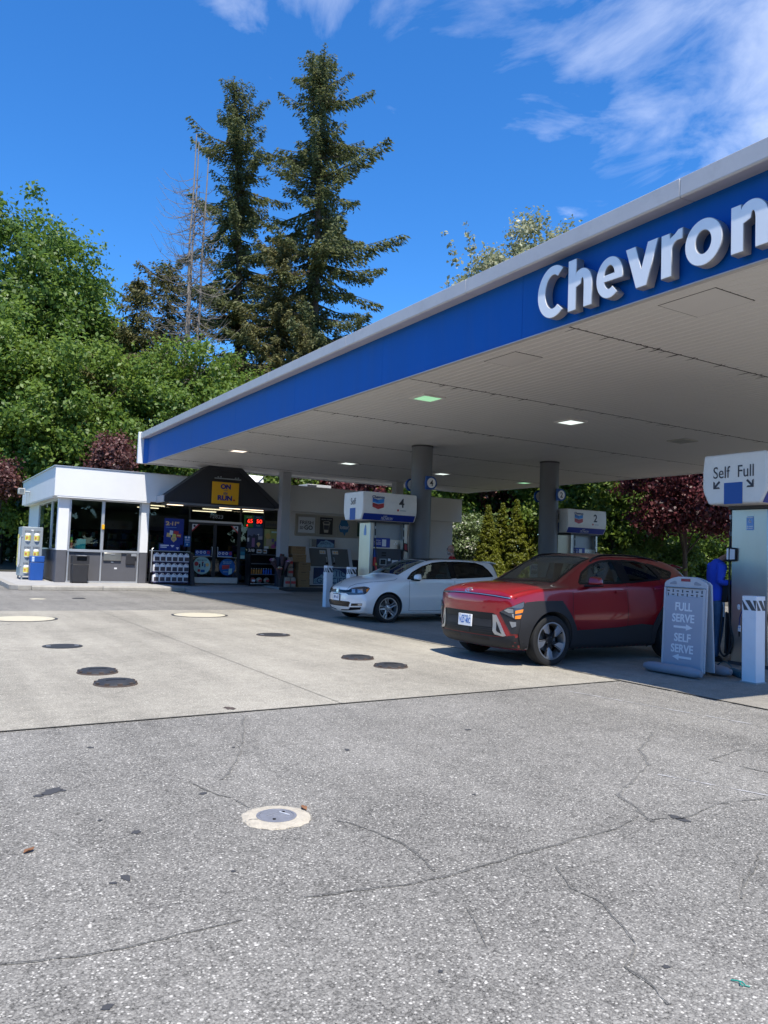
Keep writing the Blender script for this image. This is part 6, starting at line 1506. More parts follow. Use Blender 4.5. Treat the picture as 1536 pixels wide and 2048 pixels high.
        if mirror:
            b2 = MB().add([(x, -y, z) for x, y, z in b.v], b.f); b2.build(name, mat, parent)
        return o

def wheel(parent, x, y, side, R, rr, width, kind, mats):
    """side -1: the outer face looks to -Y"""
    n = Vector((0, side, 0))
    def P(r, a, out): return Vector((x + r * math.cos(a), y + side * out, R + r * math.sin(a)))
    h = width / 2
    prof = [(rr * 0.97, -h * 0.75), (rr + 0.012, -h * 0.92), (R - 0.045, -h), (R - 0.012, -h * 0.88), (R, -h * 0.6), (R, h * 0.6), (R - 0.012, h * 0.88), (R - 0.045, h), (rr + 0.012, h * 0.92), (rr * 0.97, h * 0.75)]
    w = MB().lathe((x, y, R), n, prof, 56, closed=True).build('wheel', mats['tyre'], parent, smooth=True)
    b = MB().lathe((x, y, R), n, [(rr, h * 0.80), (rr + 0.004, h * 0.90), (rr - 0.014, h * 0.90), (rr - 0.03, h * 0.55), (rr - 0.045, -h * 0.4), (rr - 0.01, -h * 0.8)], 56, closed=True)
    b.build('rim', mats['rim'], w, smooth=True)
    MB().lathe((x, y, R), n, [(rr - 0.03, -h * 0.25), (0.02, -h * 0.25)], 40).build('wheel_back', M['black'], w)
    MB().lathe((x, y, R), n, [(rr * 0.62, -h * 0.18), (rr * 0.62, -h * 0.02), (0.05, -h * 0.02)], 40).build('brake_disc', mats['disc'], w, smooth=True)
    def spoke(pts, o0, o1, mat, nm='spoke'):
        k = len(pts)
        vs = [P(r, a, o) for (r, a, o) in [(r, a, oo - 0.03) for r, a, oo in pts]] + [P(r, a, oo) for r, a, oo in pts]
        fs = [tuple(range(k - 1, -1, -1)), tuple(range(k, 2 * k))] + [(i, (i + 1) % k, k + (i + 1) % k, k + i) for i in range(k)]
        MB().add(vs, fs).build(nm, mat, w, bevel=0.003)
    if kind == 'double':
        for i in range(5):
            a0 = rad(90 + 72 * i + 12)
            for s2 in (-1, 1):
                spoke([(0.055, a0 + s2 * 0.22, h * 0.50), (0.055, a0 + s2 * 0.62, h * 0.50), (rr * 0.55, a0 + s2 * 0.27, h * 0.72), (rr - 0.016, a0 + s2 * 0.245, h * 0.80), (rr - 0.016, a0 + s2 * 0.08, h * 0.80), (rr * 0.55, a0 + s2 * 0.075, h * 0.72)], 0, 0, mats['rim'])
        MB().lathe((x, y, R), n, [(0.075, h * 0.2), (0.075, h * 0.46), (0.05, h * 0.52), (0.012, h * 0.54)], 24).build('hub', mats['rim'], w, smooth=True)
    else:
        for i in range(5):
            a0 = rad(90 + 72 * i + 24)
            spoke([(0.045, a0 - 0.55, h * 0.50), (0.045, a0 + 0.55, h * 0.50), (rr * 0.62, a0 + 0.33, h * 0.70), (rr - 0.012, a0 + 0.30, h * 0.80), (rr - 0.012, a0 - 0.30, h * 0.80), (rr * 0.5, a0 - 0.20, h * 0.68)], 0, 0, M['black'])
            spoke([(rr * 0.36, a0 - 0.14, h * 0.72), (rr * 0.60, a0 + 0.36, h * 0.78), (rr - 0.015, a0 + 0.33, h * 0.86), (rr - 0.015, a0 - 0.06, h * 0.86)], 0, 0, mats['rim'], 'bright_blade')
            spoke([(rr * 0.42, a0 - 0.19, h * 0.72), (rr - 0.02, a0 - 0.10, h * 0.86), (rr - 0.02, a0 - 0.145, h * 0.86), (rr * 0.42, a0 - 0.25, h * 0.72)], 0, 0, mats['rim'], 'bright_edge')
        MB().lathe((x, y, R), n, [(0.07, h * 0.2), (0.07, h * 0.50), (0.045, h * 0.58), (0.012, h * 0.58)], 24).build('hub', M['black'], w, smooth=True)
    for i in range(5):
        a = rad(90 + 72 * i + 45)
        MB().cyl(P(0.052, a, h * 0.46), P(0.052, a, h * 0.56), 0.008, n=8).build('wheel_nut', mats['disc'], w)
    return w

def seats(parent, u0, v, zs, mat):
    for s in (-1, 1):
        st = MB().hexa([(u0, s * v - 0.22, 0.42), (u0 + 0.5, s * v - 0.22, 0.40), (u0 + 0.5, s * v + 0.22, 0.40), (u0, s * v + 0.22, 0.42), (u0, s * v - 0.24, 0.58), (u0 + 0.5, s * v - 0.24, 0.54), (u0 + 0.5, s * v + 0.24, 0.54), (u0, s * v + 0.24, 0.58)]).build('seat', mat, parent, bevel=0.03)
        MB().hexa([(u0 + 0.42, s * v - 0.22, 0.5), (u0 + 0.58, s * v - 0.22, 0.5), (u0 + 0.58, s * v + 0.22, 0.5), (u0 + 0.42, s * v + 0.22, 0.5), (u0 + 0.66, s * v - 0.17, zs), (u0 + 0.76, s * v - 0.17, zs), (u0 + 0.76, s * v + 0.17, zs), (u0 + 0.66, s * v + 0.17, zs)]).build('backrest', mat, st, bevel=0.03)
        MB().hexa([(u0 + 0.69, s * v - 0.13, zs + 0.04), (u0 + 0.78, s * v - 0.13, zs + 0.04), (u0 + 0.78, s * v + 0.13, zs + 0.04), (u0 + 0.69, s * v + 0.13, zs + 0.04), (u0 + 0.72, s * v - 0.10, zs + 0.21), (u0 + 0.79, s * v - 0.10, zs + 0.21), (u0 + 0.79, s * v + 0.10, zs + 0.21), (u0 + 0.72, s * v + 0.10, zs + 0.21)]).build('headrest', mat, st, bevel=0.03)
M['golf_paint'] = pmat('white car paint', (0.88, 0.85, 0.79), 0.28, coat=1.0)
M['kona_paint'] = pmat('red car paint', (0.29, 0.003, 0.010), 0.28, metal=0.32, coat=1.0)
M['clad'] = pmat('grey cladding', (0.026, 0.026, 0.028), 0.6, spec=0.3)
M['gloss_black'] = pmat('gloss black', (0.008, 0.008, 0.009), 0.22, spec=0.35)
M['gap'] = pmat('panel gap', (0.012, 0.012, 0.012), 0.8)
M['chrome'] = pmat('chrome', (0.72, 0.71, 0.69), 0.25, metal=0.9)
M['silver'] = pmat('satin silver', (0.50, 0.51, 0.52), 0.3, metal=0.85)
M['cloth'] = pmat('seat cloth', (0.075, 0.075, 0.075), 0.85)
M['amber'] = pmat('amber lens', (0.75, 0.22, 0.015), 0.25)
M['lens_dark'] = pmat('lamp bowl', (0.045, 0.055, 0.07), 0.15, metal=0.3, coat=0.8)
M['lens_lite'] = pmat('lamp lens', (0.34, 0.36, 0.38), 0.12, metal=0.6, coat=1.0)
M['tyre'] = pmat('tyre', (0.011, 0.011, 0.011), 0.8, bump=0.15, bscale=80)
M['alloy'] = pmat('alloy', (0.48, 0.49, 0.50), 0.28, metal=0.85)
M['disc'] = pmat('brake steel', (0.20, 0.20, 0.20), 0.4, metal=0.8)
WM = {'tyre': M['tyre'], 'rim': M['alloy'], 'disc': M['disc']}

def cabin_cut(car, prof, wfun, side_polys, ws_poly, wheels):
    bk = M['cloth']
    n = len(prof)
    b = MB()
    vs = [(u, -wfun(z), z) for u, z in prof] + [(u, wfun(z), z) for u, z in prof]
    b.add(vs, [tuple(range(n - 1, -1, -1)), tuple(range(n, 2 * n))] + [(i, (i + 1) % n, n + (i + 1) % n, n + i) for i in range(n)])
    boolean(car.o, cutter_obj(b, bk))
    fs = Frame((0, 0, 0), (1, 0, 0), (0, 0, 1))
    for p in side_polys: boolean(car.o, cutter_obj(MB().prism(fs, p, -1.2, 1.2), bk))
    ft = Frame((0, 0, 0), (1, 0, 0), (0, 1, 0))
    boolean(car.o, cutter_obj(MB().prism(ft, ws_poly[0], ws_poly[1], 2.2), bk))
    fb = Frame((3.75, 0, 0), (0, -1, 0), (0, 0, 1))
    boolean(car.o, cutter_obj(MB().prism(fb, ws_poly[3], -1.2, 0.0), bk))
    for (u, r, vin) in wheels:
        for s in (-1, 1):
            boolean(car.o, cutter_obj(MB().cyl((u, s * vin, ws_poly[2]), (u, s * 1.3, ws_poly[2]), r, n=48), bk))

def finish_body(car, root):
    o = car.o; me = o.data; me.name = 'body'
    smooth_mesh(me, 32)
    return link_mesh('body', me, root)

SIDE = Frame((0, 0, 0), (1, 0, 0), (0, 0, 1))        # seen from -Y: a = u, b = z
TOP = Frame((0, 0, 0), (1, 0, 0), (0, 1, 0))
FRONT = Frame((0, 0, 0), (0, -1, 0), (0, 0, 1))      # seen from -X

# ------------------------------------------------------------------ white hatchback
gspec = dict(L=4.28, W=1.80, paint=M['golf_paint'], front_len=0.85, front_plan=0.31, rear_len=0.5, rear_plan=0.16, plan_pow=2.4,
    front_profile=[(0.1, 0.16), (0.22, 0.07), (0.34, 0.012), (0.44, 0.0), (0.56, 0.005), (0.66, 0.025), (0.74, 0.06), (0.82, 0.11), (1.6, 0.13)],
    rear_profile=[(0.1, 0.10), (0.4, 0.0), (0.7, 0.0), (1.0, 0.05), (1.6, 0.05)],
    curves=dict(
        zb=[(0, .20), (.3, .17), (.9, .16), (3.4, .17), (4.0, .23), (4.28, .32)],
        ws=[(0, .74), (.4, .81), (1.2, .81), (3.2, .81), (3.9, .79), (4.28, .72)],
        wm=[(0, .85), (.4, .888), (.9, .898), (2, .892), (3.4, .898), (3.9, .885), (4.28, .83)],
        zm=[(0, .50), (.5, .56), (.9, .60), (2, .60), (3.4, .64), (4.28, .68)],
        wsh=[(0, .72), (.3, .78), (.8, .845), (1.2, .86), (2, .865), (3.4, .855), (3.9, .81), (4.28, .73)],
        zsh=[(0, .69), (.25, .785), (.6, .88), (1.0, .935), (1.3, .955), (2, .985), (3.4, 1.035), (3.9, 1.05), (4.28, 1.02)],
        wt=[(0, .60), (.3, .66), (.8, .69), (1.15, .71), (1.5, .685), (1.85, .65), (2.15, .62), (2.5, .605), (3.0, .60), (3.6, .58), (4.0, .565), (4.12, .565), (4.28, .60)],
        zte=[(0, .735), (.25, .84), (.6, .935), (1.0, .995), (1.15, 1.015), (1.5, 1.175), (1.85, 1.325), (2.15, 1.41), (2.5, 1.44), (3.0, 1.445), (3.6, 1.425), (4.0, 1.39), (4.12, 1.32), (4.28, 1.05)],
        zt=[(0, .765), (.25, .865), (.6, .965), (1.0, 1.035), (1.15, 1.06), (1.5, 1.22), (1.85, 1.37), (2.15, 1.45), (2.5, 1.478), (3.0, 1.482), (3.6, 1.465), (4.0, 1.43), (4.12, 1.38), (4.28, 1.09)]))
golf = thing('white_hatchback', 'white five-door hatchback parked at pump 4', 'car', (8.28, 15.595, 0))
c = Car(gspec)
GW1 = [(1.36, 0.99), (1.55, 1.135), (1.85, 1.275), (2.15, 1.362), (2.45, 1.398), (2.60, 1.404), (2.58, 1.015)]
GW2 = [(2.73, 1.406), (3.1, 1.408), (3.46, 1.395), (3.68, 1.335), (3.80, 1.225), (3.89, 1.085), (2.73, 1.025)]
cabin_cut(c, [(1.42, 0.55), (1.46, 1.0), (2.10, 1.385), (3.55, 1.385), (3.92, 1.06), (3.92, 0.55)], lambda z: 0.74 if z < 1.1 else 0.545, [GW1, GW2],
    ([(1.24, -0.60), (1.24, 0.60), (2.02, 0.535), (2.02, -0.535)], 1.0, 0.32, [(-0.50, 1.12), (0.50, 1.12), (0.42, 1.33), (-0.42, 1.33)]), [(0.85, 0.375, 0.60), (3.48, 0.375, 0.60)])
body = finish_body(c, golf)
for poly, nm in ((GW1, 'front_side_window'), (GW2, 'rear_side_window')):
    c.patch(nm, SIDE, poly, M['carglass'] if nm[0] == 'f' else M['tintglass'], golf, off=-0.006, thick=0.004)
c.patch('windscreen', TOP, [(1.22, -0.61), (1.22, 0.61), (1.6, 0.58), (2.04, 0.545), (2.04, -0.545), (1.6, -0.58)], M['carglass'], golf, off=-0.004, thick=0.005, mirror=False)
c.patch('panorama_roof', TOP, [(2.06, -0.54), (2.06, 0.54), (3.3, 0.50), (3.3, -0.50)], M['gloss_black'], golf, off=0.002, thick=0.01, mirror=False)
c.patch('b_pillar', SIDE, [(2.59, 1.015), (2.61, 1.41), (2.72, 1.412), (2.72, 1.025)], M['gloss_black'], golf, off=0.003)
def ring_patch(poly, k):
    cx = sum(p[0] for p in poly) / len(poly); cz = sum(p[1] for p in poly) / len(poly)
for poly in (GW1, GW2):
    c.line('window_trim', SIDE, poly + [poly[0]], 0.022, M['gloss_black'], golf, off=0.003)
GV = Frame((0.3, -0.6, 0.6), (0.868, -0.4966, 0), (0.025, 0.0437, 0.9987))
hl = c.patch('headlight', GV, [(-0.353, 0.04), (-0.308, 0.105), (-0.222, 0.155), (-0.095, 0.184), (0.064, 0.2), (0.16, 0.184), (0.188, 0.154), (0.147, 0.089), (0.101, 0.039), (0.054, 0.019), (-0.121, 0.003), (-0.28, -0.002)], M['lens_dark'], golf, off=0.006, grid=0.03)
for poly, m in (([(0.10, 0.128), (0.172, 0.16), (0.139, 0.092), (0.115, 0.07)], M['amber']), ([(-0.215, 0.130), (-0.14, 0.135), (-0.135, 0.05), (-0.21, 0.045)], M['lens_lite']), ([(-0.09, 0.135), (0.03, 0.15), (0.03, 0.06), (-0.08, 0.05)], M['lens_lite']), ([(-0.28, 0.02), (0.06, 0.035), (0.05, 0.022), (-0.27, 0.004)], M['disc'])):
    c.patch('lamp_detail', GV, poly, m, hl[0], off=0.010, grid=0.03, mirror=False)
c.patch('grille', FRONT, [(-0.56, 0.66), (-0.30, 0.628), (0.30, 0.628), (0.56, 0.66), (0.50, 0.722), (0.3, 0.70), (-0.3, 0.70), (-0.50, 0.722)], M['gloss_black'], golf, off=0.005, mirror=False)
c.line('grille_trim', FRONT, [(-0.55, 0.657), (-0.3, 0.638), (0.3, 0.638), (0.55, 0.657)], 0.010, M['disc'], golf, off=0.012, mirror=False)
p = c.cast((-1, 0, 0.668), (1, 0, 0))
em = MB().lathe((p.x - 0.004, 0, 0.668), (-1, 0, 0.12), [(0.066, -0.004), (0.066, 0.006), (0.058, 0.008), (0.056, 0.004)], 28).build('emblem', M['chrome'], golf, smooth=True)
fe = Frame((p.x - 0.012, 0, 0.668), (0, -1, 0), (0.12, 0, 1))
MB().prism(fe, [(-0.04, 0.045), (-0.028, 0.045), (-0.012, 0.008), (-0.003, 0.03), (0.003, 0.03), (0.012, 0.008), (0.028, 0.045), (0.04, 0.045), (0.018, -0.04), (0.008, -0.04), (0.0, -0.012), (-0.008, -0.04), (-0.018, -0.04)], 0, 0.005).build('emblem_mark', M['chrome'], em)
c.patch('lower_intake', FRONT, [(-0.44, 0.335), (0.44, 0.335), (0.50, 0.43), (0.46, 0.455), (-0.46, 0.455), (-0.50, 0.43)], M['gloss_black'], golf, off=0.004, mirror=False)
for z in (0.365, 0.40): c.line('intake_bar', FRONT, [(-0.43, z), (0.43, z)], 0.01, M['clad'], golf, off=0.010, mirror=False)
fg = c.patch('fog_lamp', GV, [(-0.217, -0.185), (0.03, -0.177), (0.016, -0.233), (-0.223, -0.24)], M['gloss_black'], golf, off=0.005, grid=0.03)
c.patch('fog_lens', GV, [(-0.07, -0.192), (0.02, -0.187), (0.01, -0.226), (-0.07, -0.228)], M['lens_lite'], fg[0], off=0.010, mirror=False)
c.patch('lower_lip', GV, [(-0.44, -0.327), (-0.267, -0.318), (-0.245, -0.273), (0.013, -0.259), (-0.013, -0.312), (-0.266, -0.345), (-0.457, -0.351)], M['gloss_black'], golf, off=0.004, grid=0.03)
p = c.cast((-1, 0.0, 0.53), (1, 0, 0))
pl = MB().fbox(Frame((p.x - 0.012, 0, 0.53), (0, -1, 0), (0, 0, 1)), -0.165, 0.165, -0.09, 0.08, -0.012, 0.0).build('number_plate', M['ink'], golf, bevel=0.004)
fp = Frame((p.x - 0.012, 0, 0.53), (0, -1, 0), (0, 0, 1))
MB().fbox(fp, -0.145, 0.145, -0.072, 0.065, 0.001, 0.004).build('plate_face', M['white'], pl)
text('plate_lettering', 'HW', fp, -0.10, -0.02, -0.03, 0.035, 0.0045, 0.002, M['inkblue'], pl, bold=0.01)
text('plate_lettering', '61', fp, 0.02, 0.10, -0.03, 0.035, 0.0045, 0.002, M['inkblue'], pl, bold=0.01)
c.line('bonnet_gap', GV, [(-0.324, 0.115), (-0.256, 0.196), (-0.13, 0.25), (0.187, 0.302), (0.554, 0.335), (0.729, 0.365), (0.80, 0.41)], 0.007, M['gap'], golf)
for pts in ([(1.40, 0.945), (1.385, 0.6), (1.42, 0.27)], [(2.665, 1.03), (2.67, 0.5), (2.66, 0.27)], [(1.42, 0.27), (2.66, 0.27), (3.02, 0.28)], [(3.02, 0.28), (3.1, 0.45), (3.32, 0.72), (3.72, 0.88), (3.84, 1.05)]): c.line('door_gap', SIDE, pts, 0.007, M['gap'], golf)
c.line('sill_trim', SIDE, [(1.28, 0.235), (3.05, 0.245)], 0.03, M['golf_paint'], golf, off=0.01)
for (u0, u1, z) in ((2.40, 2.60, 0.905), (3.50, 3.68, 0.945)): c.patch('door_handle', SIDE, [(u0, z - 0.018), (u1, z - 0.010), (u1, z + 0.018), (u0, z + 0.012)], M['golf_paint'], golf, off=0.03, thick=0.03)
for s in (-1, 1):
    m = MB().hexa([(1.46, s * 0.90, 0.985), (1.62, s * 0.90, 0.975), (1.60, s * 1.08, 0.975), (1.50, s * 1.08, 0.985), (1.48, s * 0.90, 1.09), (1.62, s * 0.90, 1.12), (1.60, s * 1.05, 1.12), (1.52, s * 1.05, 1.08)]).build('door_mirror', M['golf_paint'], golf, bevel=0.035, seg=3)
    MB().hexa([(1.44, s * 0.84, 0.965), (1.56, s * 0.84, 0.965), (1.58, s * 1.02, 0.95), (1.48, s * 1.02, 0.95), (1.44, s * 0.84, 0.99), (1.56, s * 0.84, 0.99), (1.60, s * 1.03, 0.982), (1.47, s * 1.03, 0.985)]).build('mirror_foot', M['gloss_black'], m, bevel=0.008)
    MB().hexa([(4.02, s * 0.75, 0.80), (4.20, s * 0.60, 0.80), (4.21, s * 0.45, 0.80), (4.03, s * 0.45, 0.80), (4.02, s * 0.75, 0.97), (4.18, s * 0.60, 0.97), (4.19, s * 0.45, 0.97), (4.03, s * 0.45, 0.97)]).build('tail_light', M['red_lbl'], golf, bevel=0.01)
    for u in (0.85, 3.48): wheel(golf, u, s * 0.785, s, 0.325, 0.238, 0.215, 'double', WM)
MB().hexa([(3.98, -0.52, 1.415), (4.20, -0.50, 1.38), (4.20, 0.50, 1.38), (3.98, 0.52, 1.415), (3.98, -0.54, 1.445), (4.20, -0.52, 1.41), (4.20, 0.52, 1.41), (3.98, 0.54, 1.445)]).build('roof_spoiler', M['golf_paint'], golf, bevel=0.01)
c.patch('rear_window', Frame((0, 0, 0), (0, 1, 0), (0, 0, 1)), [(-0.50, 1.12), (0.50, 1.12), (0.42, 1.33), (-0.42, 1.33)], M['tintglass'], golf, off=-0.004, thick=0.004, mirror=False, far=6.0)
seats(golf, 1.95, 0.36, 1.10, M['cloth']); seats(golf, 2.85, 0.36, 1.08, M['cloth'])
MB().lathe((1.75, -0.36, 0.93), (-0.9, 0, 0.42), [(0.17, -0.012), (0.185, 0.0), (0.17, 0.012), (0.16, 0.0)], 24, closed=True).build('steering_wheel', M['black'], golf, smooth=True)
MB().hexa([(1.30, -0.68, 0.80), (1.62, -0.68, 0.80), (1.62, 0.68, 0.80), (1.30, 0.68, 0.80), (1.30, -0.66, 0.985), (1.58, -0.66, 0.98), (1.58, 0.66, 0.98), (1.30, 0.66, 0.985)]).build('dashboard', M['cloth'], golf, bevel=0.02)

# ------------------------------------------------------------------ red crossover
kspec = dict(L=4.36, W=1.83, paint=M['kona_paint'], front_len=0.75, front_plan=0.21, rear_len=0.5, rear_plan=0.16, plan_pow=2.8,
    front_profile=[(0.1, 0.18), (0.24, 0.10), (0.36, 0.03), (0.48, 0.01), (0.60, 0.02), (0.72, 0.005), (0.88, 0.0), (0.96, 0.012), (1.02, 0.04), (1.07, 0.09), (1.12, 0.13), (1.8, 0.14)],
    rear_profile=[(0.1, 0.12), (0.5, 0.0), (0.8, 0.0), (1.1, 0.05), (1.8, 0.05)],
    curves=dict(
        zb=[(0, .26), (.2, .215), (.9, .20), (3.4, .20), (4.0, .27), (4.36, .38)],
        ws=[(0, .80), (.4, .84), (1.3, .82), (3.1, .82), (3.9, .80), (4.36, .74)],
        wm=[(0, .885), (.4, .908), (.9, .915), (2.0, .905), (3.4, .915), (4.36, .86)],
        zm=[(0, .60), (.5, .66), (.9, .70), (2.0, .70), (3.4, .78), (4.36, .80)],
        wsh=[(0, .80), (.3, .83), (.8, .868), (1.2, .875), (2, .875), (3.4, .865), (3.9, .82), (4.36, .74)],
        zsh=[(0, .975), (.3, 1.035), (.8, 1.085), (1.2, 1.105), (1.6, 1.12), (2, 1.135), (3, 1.17), (3.5, 1.22), (3.9, 1.26), (4.36, 1.12)],
        wt=[(0, .67), (.3, .71), (.8, .735), (1.05, .735), (1.4, .705), (1.75, .665), (2.05, .64), (2.4, .63), (3.0, .61), (3.6, .58), (3.95, .565), (4.12, .565), (4.36, .62)],
        zte=[(0, 1.03), (.3, 1.085), (.8, 1.125), (1.05, 1.145), (1.4, 1.31), (1.75, 1.485), (2.05, 1.565), (2.4, 1.595), (3.0, 1.59), (3.6, 1.54), (3.95, 1.46), (4.12, 1.38), (4.36, 1.15)],
        zt=[(0, 1.075), (.3, 1.13), (.8, 1.165), (1.05, 1.18), (1.4, 1.355), (1.75, 1.54), (2.05, 1.62), (2.4, 1.65), (3.0, 1.645), (3.6, 1.595), (3.95, 1.515), (4.12, 1.425), (4.36, 1.18)]))
kona = thing('red_crossover', 'shiny red crossover with grey cladding parked beside the A-frame sign', 'car', (6.98, 9.1125, 0))
c = Car(kspec)
KW1 = [(1.46, 1.18), (1.60, 1.335), (1.82, 1.455), (2.05, 1.518), (2.32, 1.542), (2.36, 1.20)]
KW2 = [(2.52, 1.543), (2.85, 1.538), (3.07, 1.505), (3.20, 1.43), (3.26, 1.27), (2.53, 1.21)]
KW3 = [(3.13, 1.505), (3.36, 1.458), (3.64, 1.385), (3.50, 1.30), (3.34, 1.28), (3.285, 1.42)]
cabin_cut(c, [(1.30, 0.6), (1.36, 1.12), (2.05, 1.525), (3.4, 1.51), (3.85, 1.28), (3.85, 0.6)], lambda z: 0.76 if z < 1.3 else 0.565, [KW1, KW2, KW3],
    ([(1.14, -0.63), (1.14, 0.63), (1.88, 0.56), (1.88, -0.56)], 1.09, 0.36, [(-0.50, 1.24), (0.50, 1.24), (0.42, 1.40), (-0.42, 1.40)]), [(0.87, 0.42, 0.60), (3.53, 0.42, 0.60)])
body = finish_body(c, kona)
for poly, nm, m in ((KW1, 'front_side_window', M['carglass']), (KW2, 'rear_side_window', M['tintglass']), (KW3, 'quarter_window', M['tintglass'])):
    c.patch(nm, SIDE, poly, m, kona, off=-0.006, thick=0.004)
    c.line('window_trim', SIDE, poly + [poly[0]], 0.03, M['gloss_black'], kona, off=0.003)
c.patch('windscreen', TOP, [(1.12, -0.64), (1.12, 0.64), (1.5, 0.60), (1.90, 0.57), (1.90, -0.57), (1.5, -0.60)], M['carglass'], kona, off=-0.004, thick=0.005, mirror=False)
c.line('windscreen_edge', TOP, [(1.13, -0.635), (1.5, -0.60), (1.9, -0.575), (1.9, 0.575), (1.5, 0.60), (1.13, 0.635)], 0.05, M['gloss_black'], kona, off=0.003, mirror=False)
c.line('windscreen_edge', TOP, [(1.12, -0.64), (1.08, 0), (1.12, 0.64)], 0.07, M['gloss_black'], kona, off=0.003, mirror=False)
c.patch('b_pillar', SIDE, [(2.37, 1.19), (2.33, 1.55), (2.51, 1.552), (2.52, 1.20)], M['gloss_black'], kona, off=0.003)
c.patch('c_pillar', SIDE, [(3.08, 1.505), (3.21, 1.43), (3.27, 1.275), (3.33, 1.28), (3.275, 1.42), (3.12, 1.508)], M['gloss_black'], kona, off=0.003, grid=0.03)
KV = Frame((0.3, -0.5, 0.7), (0.7615, -0.6481, 0), (0.044, 0.0517, 0.9977))
MIR = False
BAR = [(-0.83, 0.955), (-0.6, 0.978), (-0.3, 0.990), (0, 0.994), (0.3, 0.990), (0.6, 0.978), (0.83, 0.955)]
c.line('light_bar', FRONT, BAR, 0.024, M['gloss_black'], kona, off=0.004, mirror=False)
c.line('light_bar_lens', FRONT, [(x * 0.97, z + 0.003) for x, z in BAR], 0.009, M['silver'], kona, off=0.010, mirror=False)
p = c.cast((-1, 0, 0.985), (1, 0, 0)) or Vector((0.1, 0, 0.985))
em = c.patch('emblem', FRONT, [(0.075 * math.cos(2 * math.pi * i / 24), 1.035 + 0.036 * math.sin(2 * math.pi * i / 24)) for i in range(24)], M['chrome'], kona, off=0.008, mirror=False, grid=0.03)
c.patch('emblem_field', FRONT, [(0.060 * math.cos(2 * math.pi * i / 20), 1.035 + 0.026 * math.sin(2 * math.pi * i / 20)) for i in range(20)], M['kona_paint'], em, off=0.011, mirror=False, grid=0.03)
c.patch('emblem_mark', FRONT, [(x, z + 0.07) for x, z in [(-0.035, 0.943), (-0.022, 0.943), (-0.012, 0.962), (0.012, 0.962), (0.006, 0.943), (0.02, 0.943), (0.038, 0.987), (0.024, 0.987), (0.016, 0.970), (-0.008, 0.970), (-0.002, 0.987), (-0.016, 0.987)]], M['chrome'], em, off=0.014, mirror=False, grid=0.03)
# lower front: black grille field, brackets, plate, bumper
c.patch('grille_field', FRONT, [(-0.60, 0.715), (-0.56, 0.735), (0.56, 0.735), (0.60, 0.715), (0.735, 0.435), (0.66, 0.415), (-0.66, 0.415), (-0.735, 0.435)], M['black'], kona, off=0.004, mirror=False)
c.patch('grille_band', FRONT, [(-0.54, 0.535), (0.54, 0.535), (0.54, 0.635), (-0.54, 0.635)], M['clad'], kona, off=0.012, mirror=False)
c.patch('sensor_block', FRONT, [(-0.10, 0.44), (0.10, 0.44), (0.10, 0.534), (-0.10, 0.534)], M['clad'], kona, off=0.010, mirror=False)
for z in (0.46, 0.49, 0.515): c.line('grille_bar', FRONT, [(-0.55, z), (0.55, z)], 0.008, M['clad'], kona, off=0.010, mirror=False)
br = c.patch('bumper_bracket', FRONT, [(0.565, 0.715), (0.615, 0.712), (0.755, 0.432), (0.725, 0.42), (0.60, 0.44), (0.565, 0.485)], M['silver'], kona, off=0.016, thick=0.02)
c.patch('bracket_recess', FRONT, [(0.625, 0.62), (0.705, 0.455), (0.64, 0.48), (0.625, 0.50)], M['black'], br[0], off=0.019, thick=0.005)
c.patch('front_bumper', FRONT, [(-0.885, 0.45), (-0.78, 0.43), (-0.66, 0.405), (0.66, 0.405), (0.78, 0.43), (0.885, 0.45), (0.87, 0.25), (-0.87, 0.25)], M['clad'], kona, off=0.010, mirror=False)
for a0, a1 in ((-0.48, -0.14), (0.14, 0.48)): c.patch('bumper_slot', FRONT, [(a0, 0.345), (a1, 0.345), (a1, 0.385), (a0, 0.385)], M['black'], kona, off=0.013, thick=0.01, mirror=False)
p = c.cast((-1, 0.0, 0.59), (1, 0, 0))
fp = Frame((p.x - 0.035, -0.02, 0.60), (0, -1, 0), (0.04, 0, 1))
pl = MB().fbox(fp, -0.155, 0.155, -0.085, 0.085, -0.02, 0.0).build('number_plate', M['white'], kona, bevel=0.004)
text('plate_lettering', 'VLD 40C', fp, -0.13, 0.13, -0.045, 0.035, 0.0005, 0.002, M['logo_blue'], pl, bold=0.012)
text('plate_lettering', 'British Columbia', fp, -0.07, 0.07, 0.048, 0.066, 0.0005, 0.002, M['logo_blue'], pl)
for a in (-0.12, 0.12):
    MB().lathe(fp.p(a, 0.07, 0), fp.n, [(0.008, 0), (0.008, 0.004)], 8).build('plate_bolt', M['disc'], pl)
# corner lamp cluster in grey cladding, arch and sill cladding
cl = c.patch('lamp_surround', KV, [(-0.055, 0.035), (0.117, 0.12), (0.283, 0.20), (0.32, 0.15), (0.36, 0.06), (0.33, -0.072), (0.32, -0.255), (0.114, -0.255)], M['clad'], kona, off=0.008, grid=0.03)
c.patch('surround_plate', KV, [(-0.05, 0.038), (0.117, 0.118), (0.283, 0.192), (0.285, 0.108), (0.053, 0.101)], M['disc'], cl[0], off=0.012, grid=0.03, mirror=False)
hl = c.patch('headlight', KV, [(-0.042, 0.042), (0.053, 0.101), (0.285, 0.108), (0.237, -0.047), (0.16, -0.05), (0.095, -0.017)], M['lens_dark'], kona, off=0.016, grid=0.03)
c.patch('lamp_detail', KV, [(0.168, 0.065), (0.280, 0.092), (0.268, 0.045), (0.166, 0.02)], M['amber'], hl[0], off=0.020, grid=0.03, mirror=False)
c.patch('lamp_detail', KV, [(0.166, -0.005), (0.258, 0.01), (0.240, -0.043), (0.164, -0.048)], M['amber'], hl[0], off=0.020, grid=0.03, mirror=False)
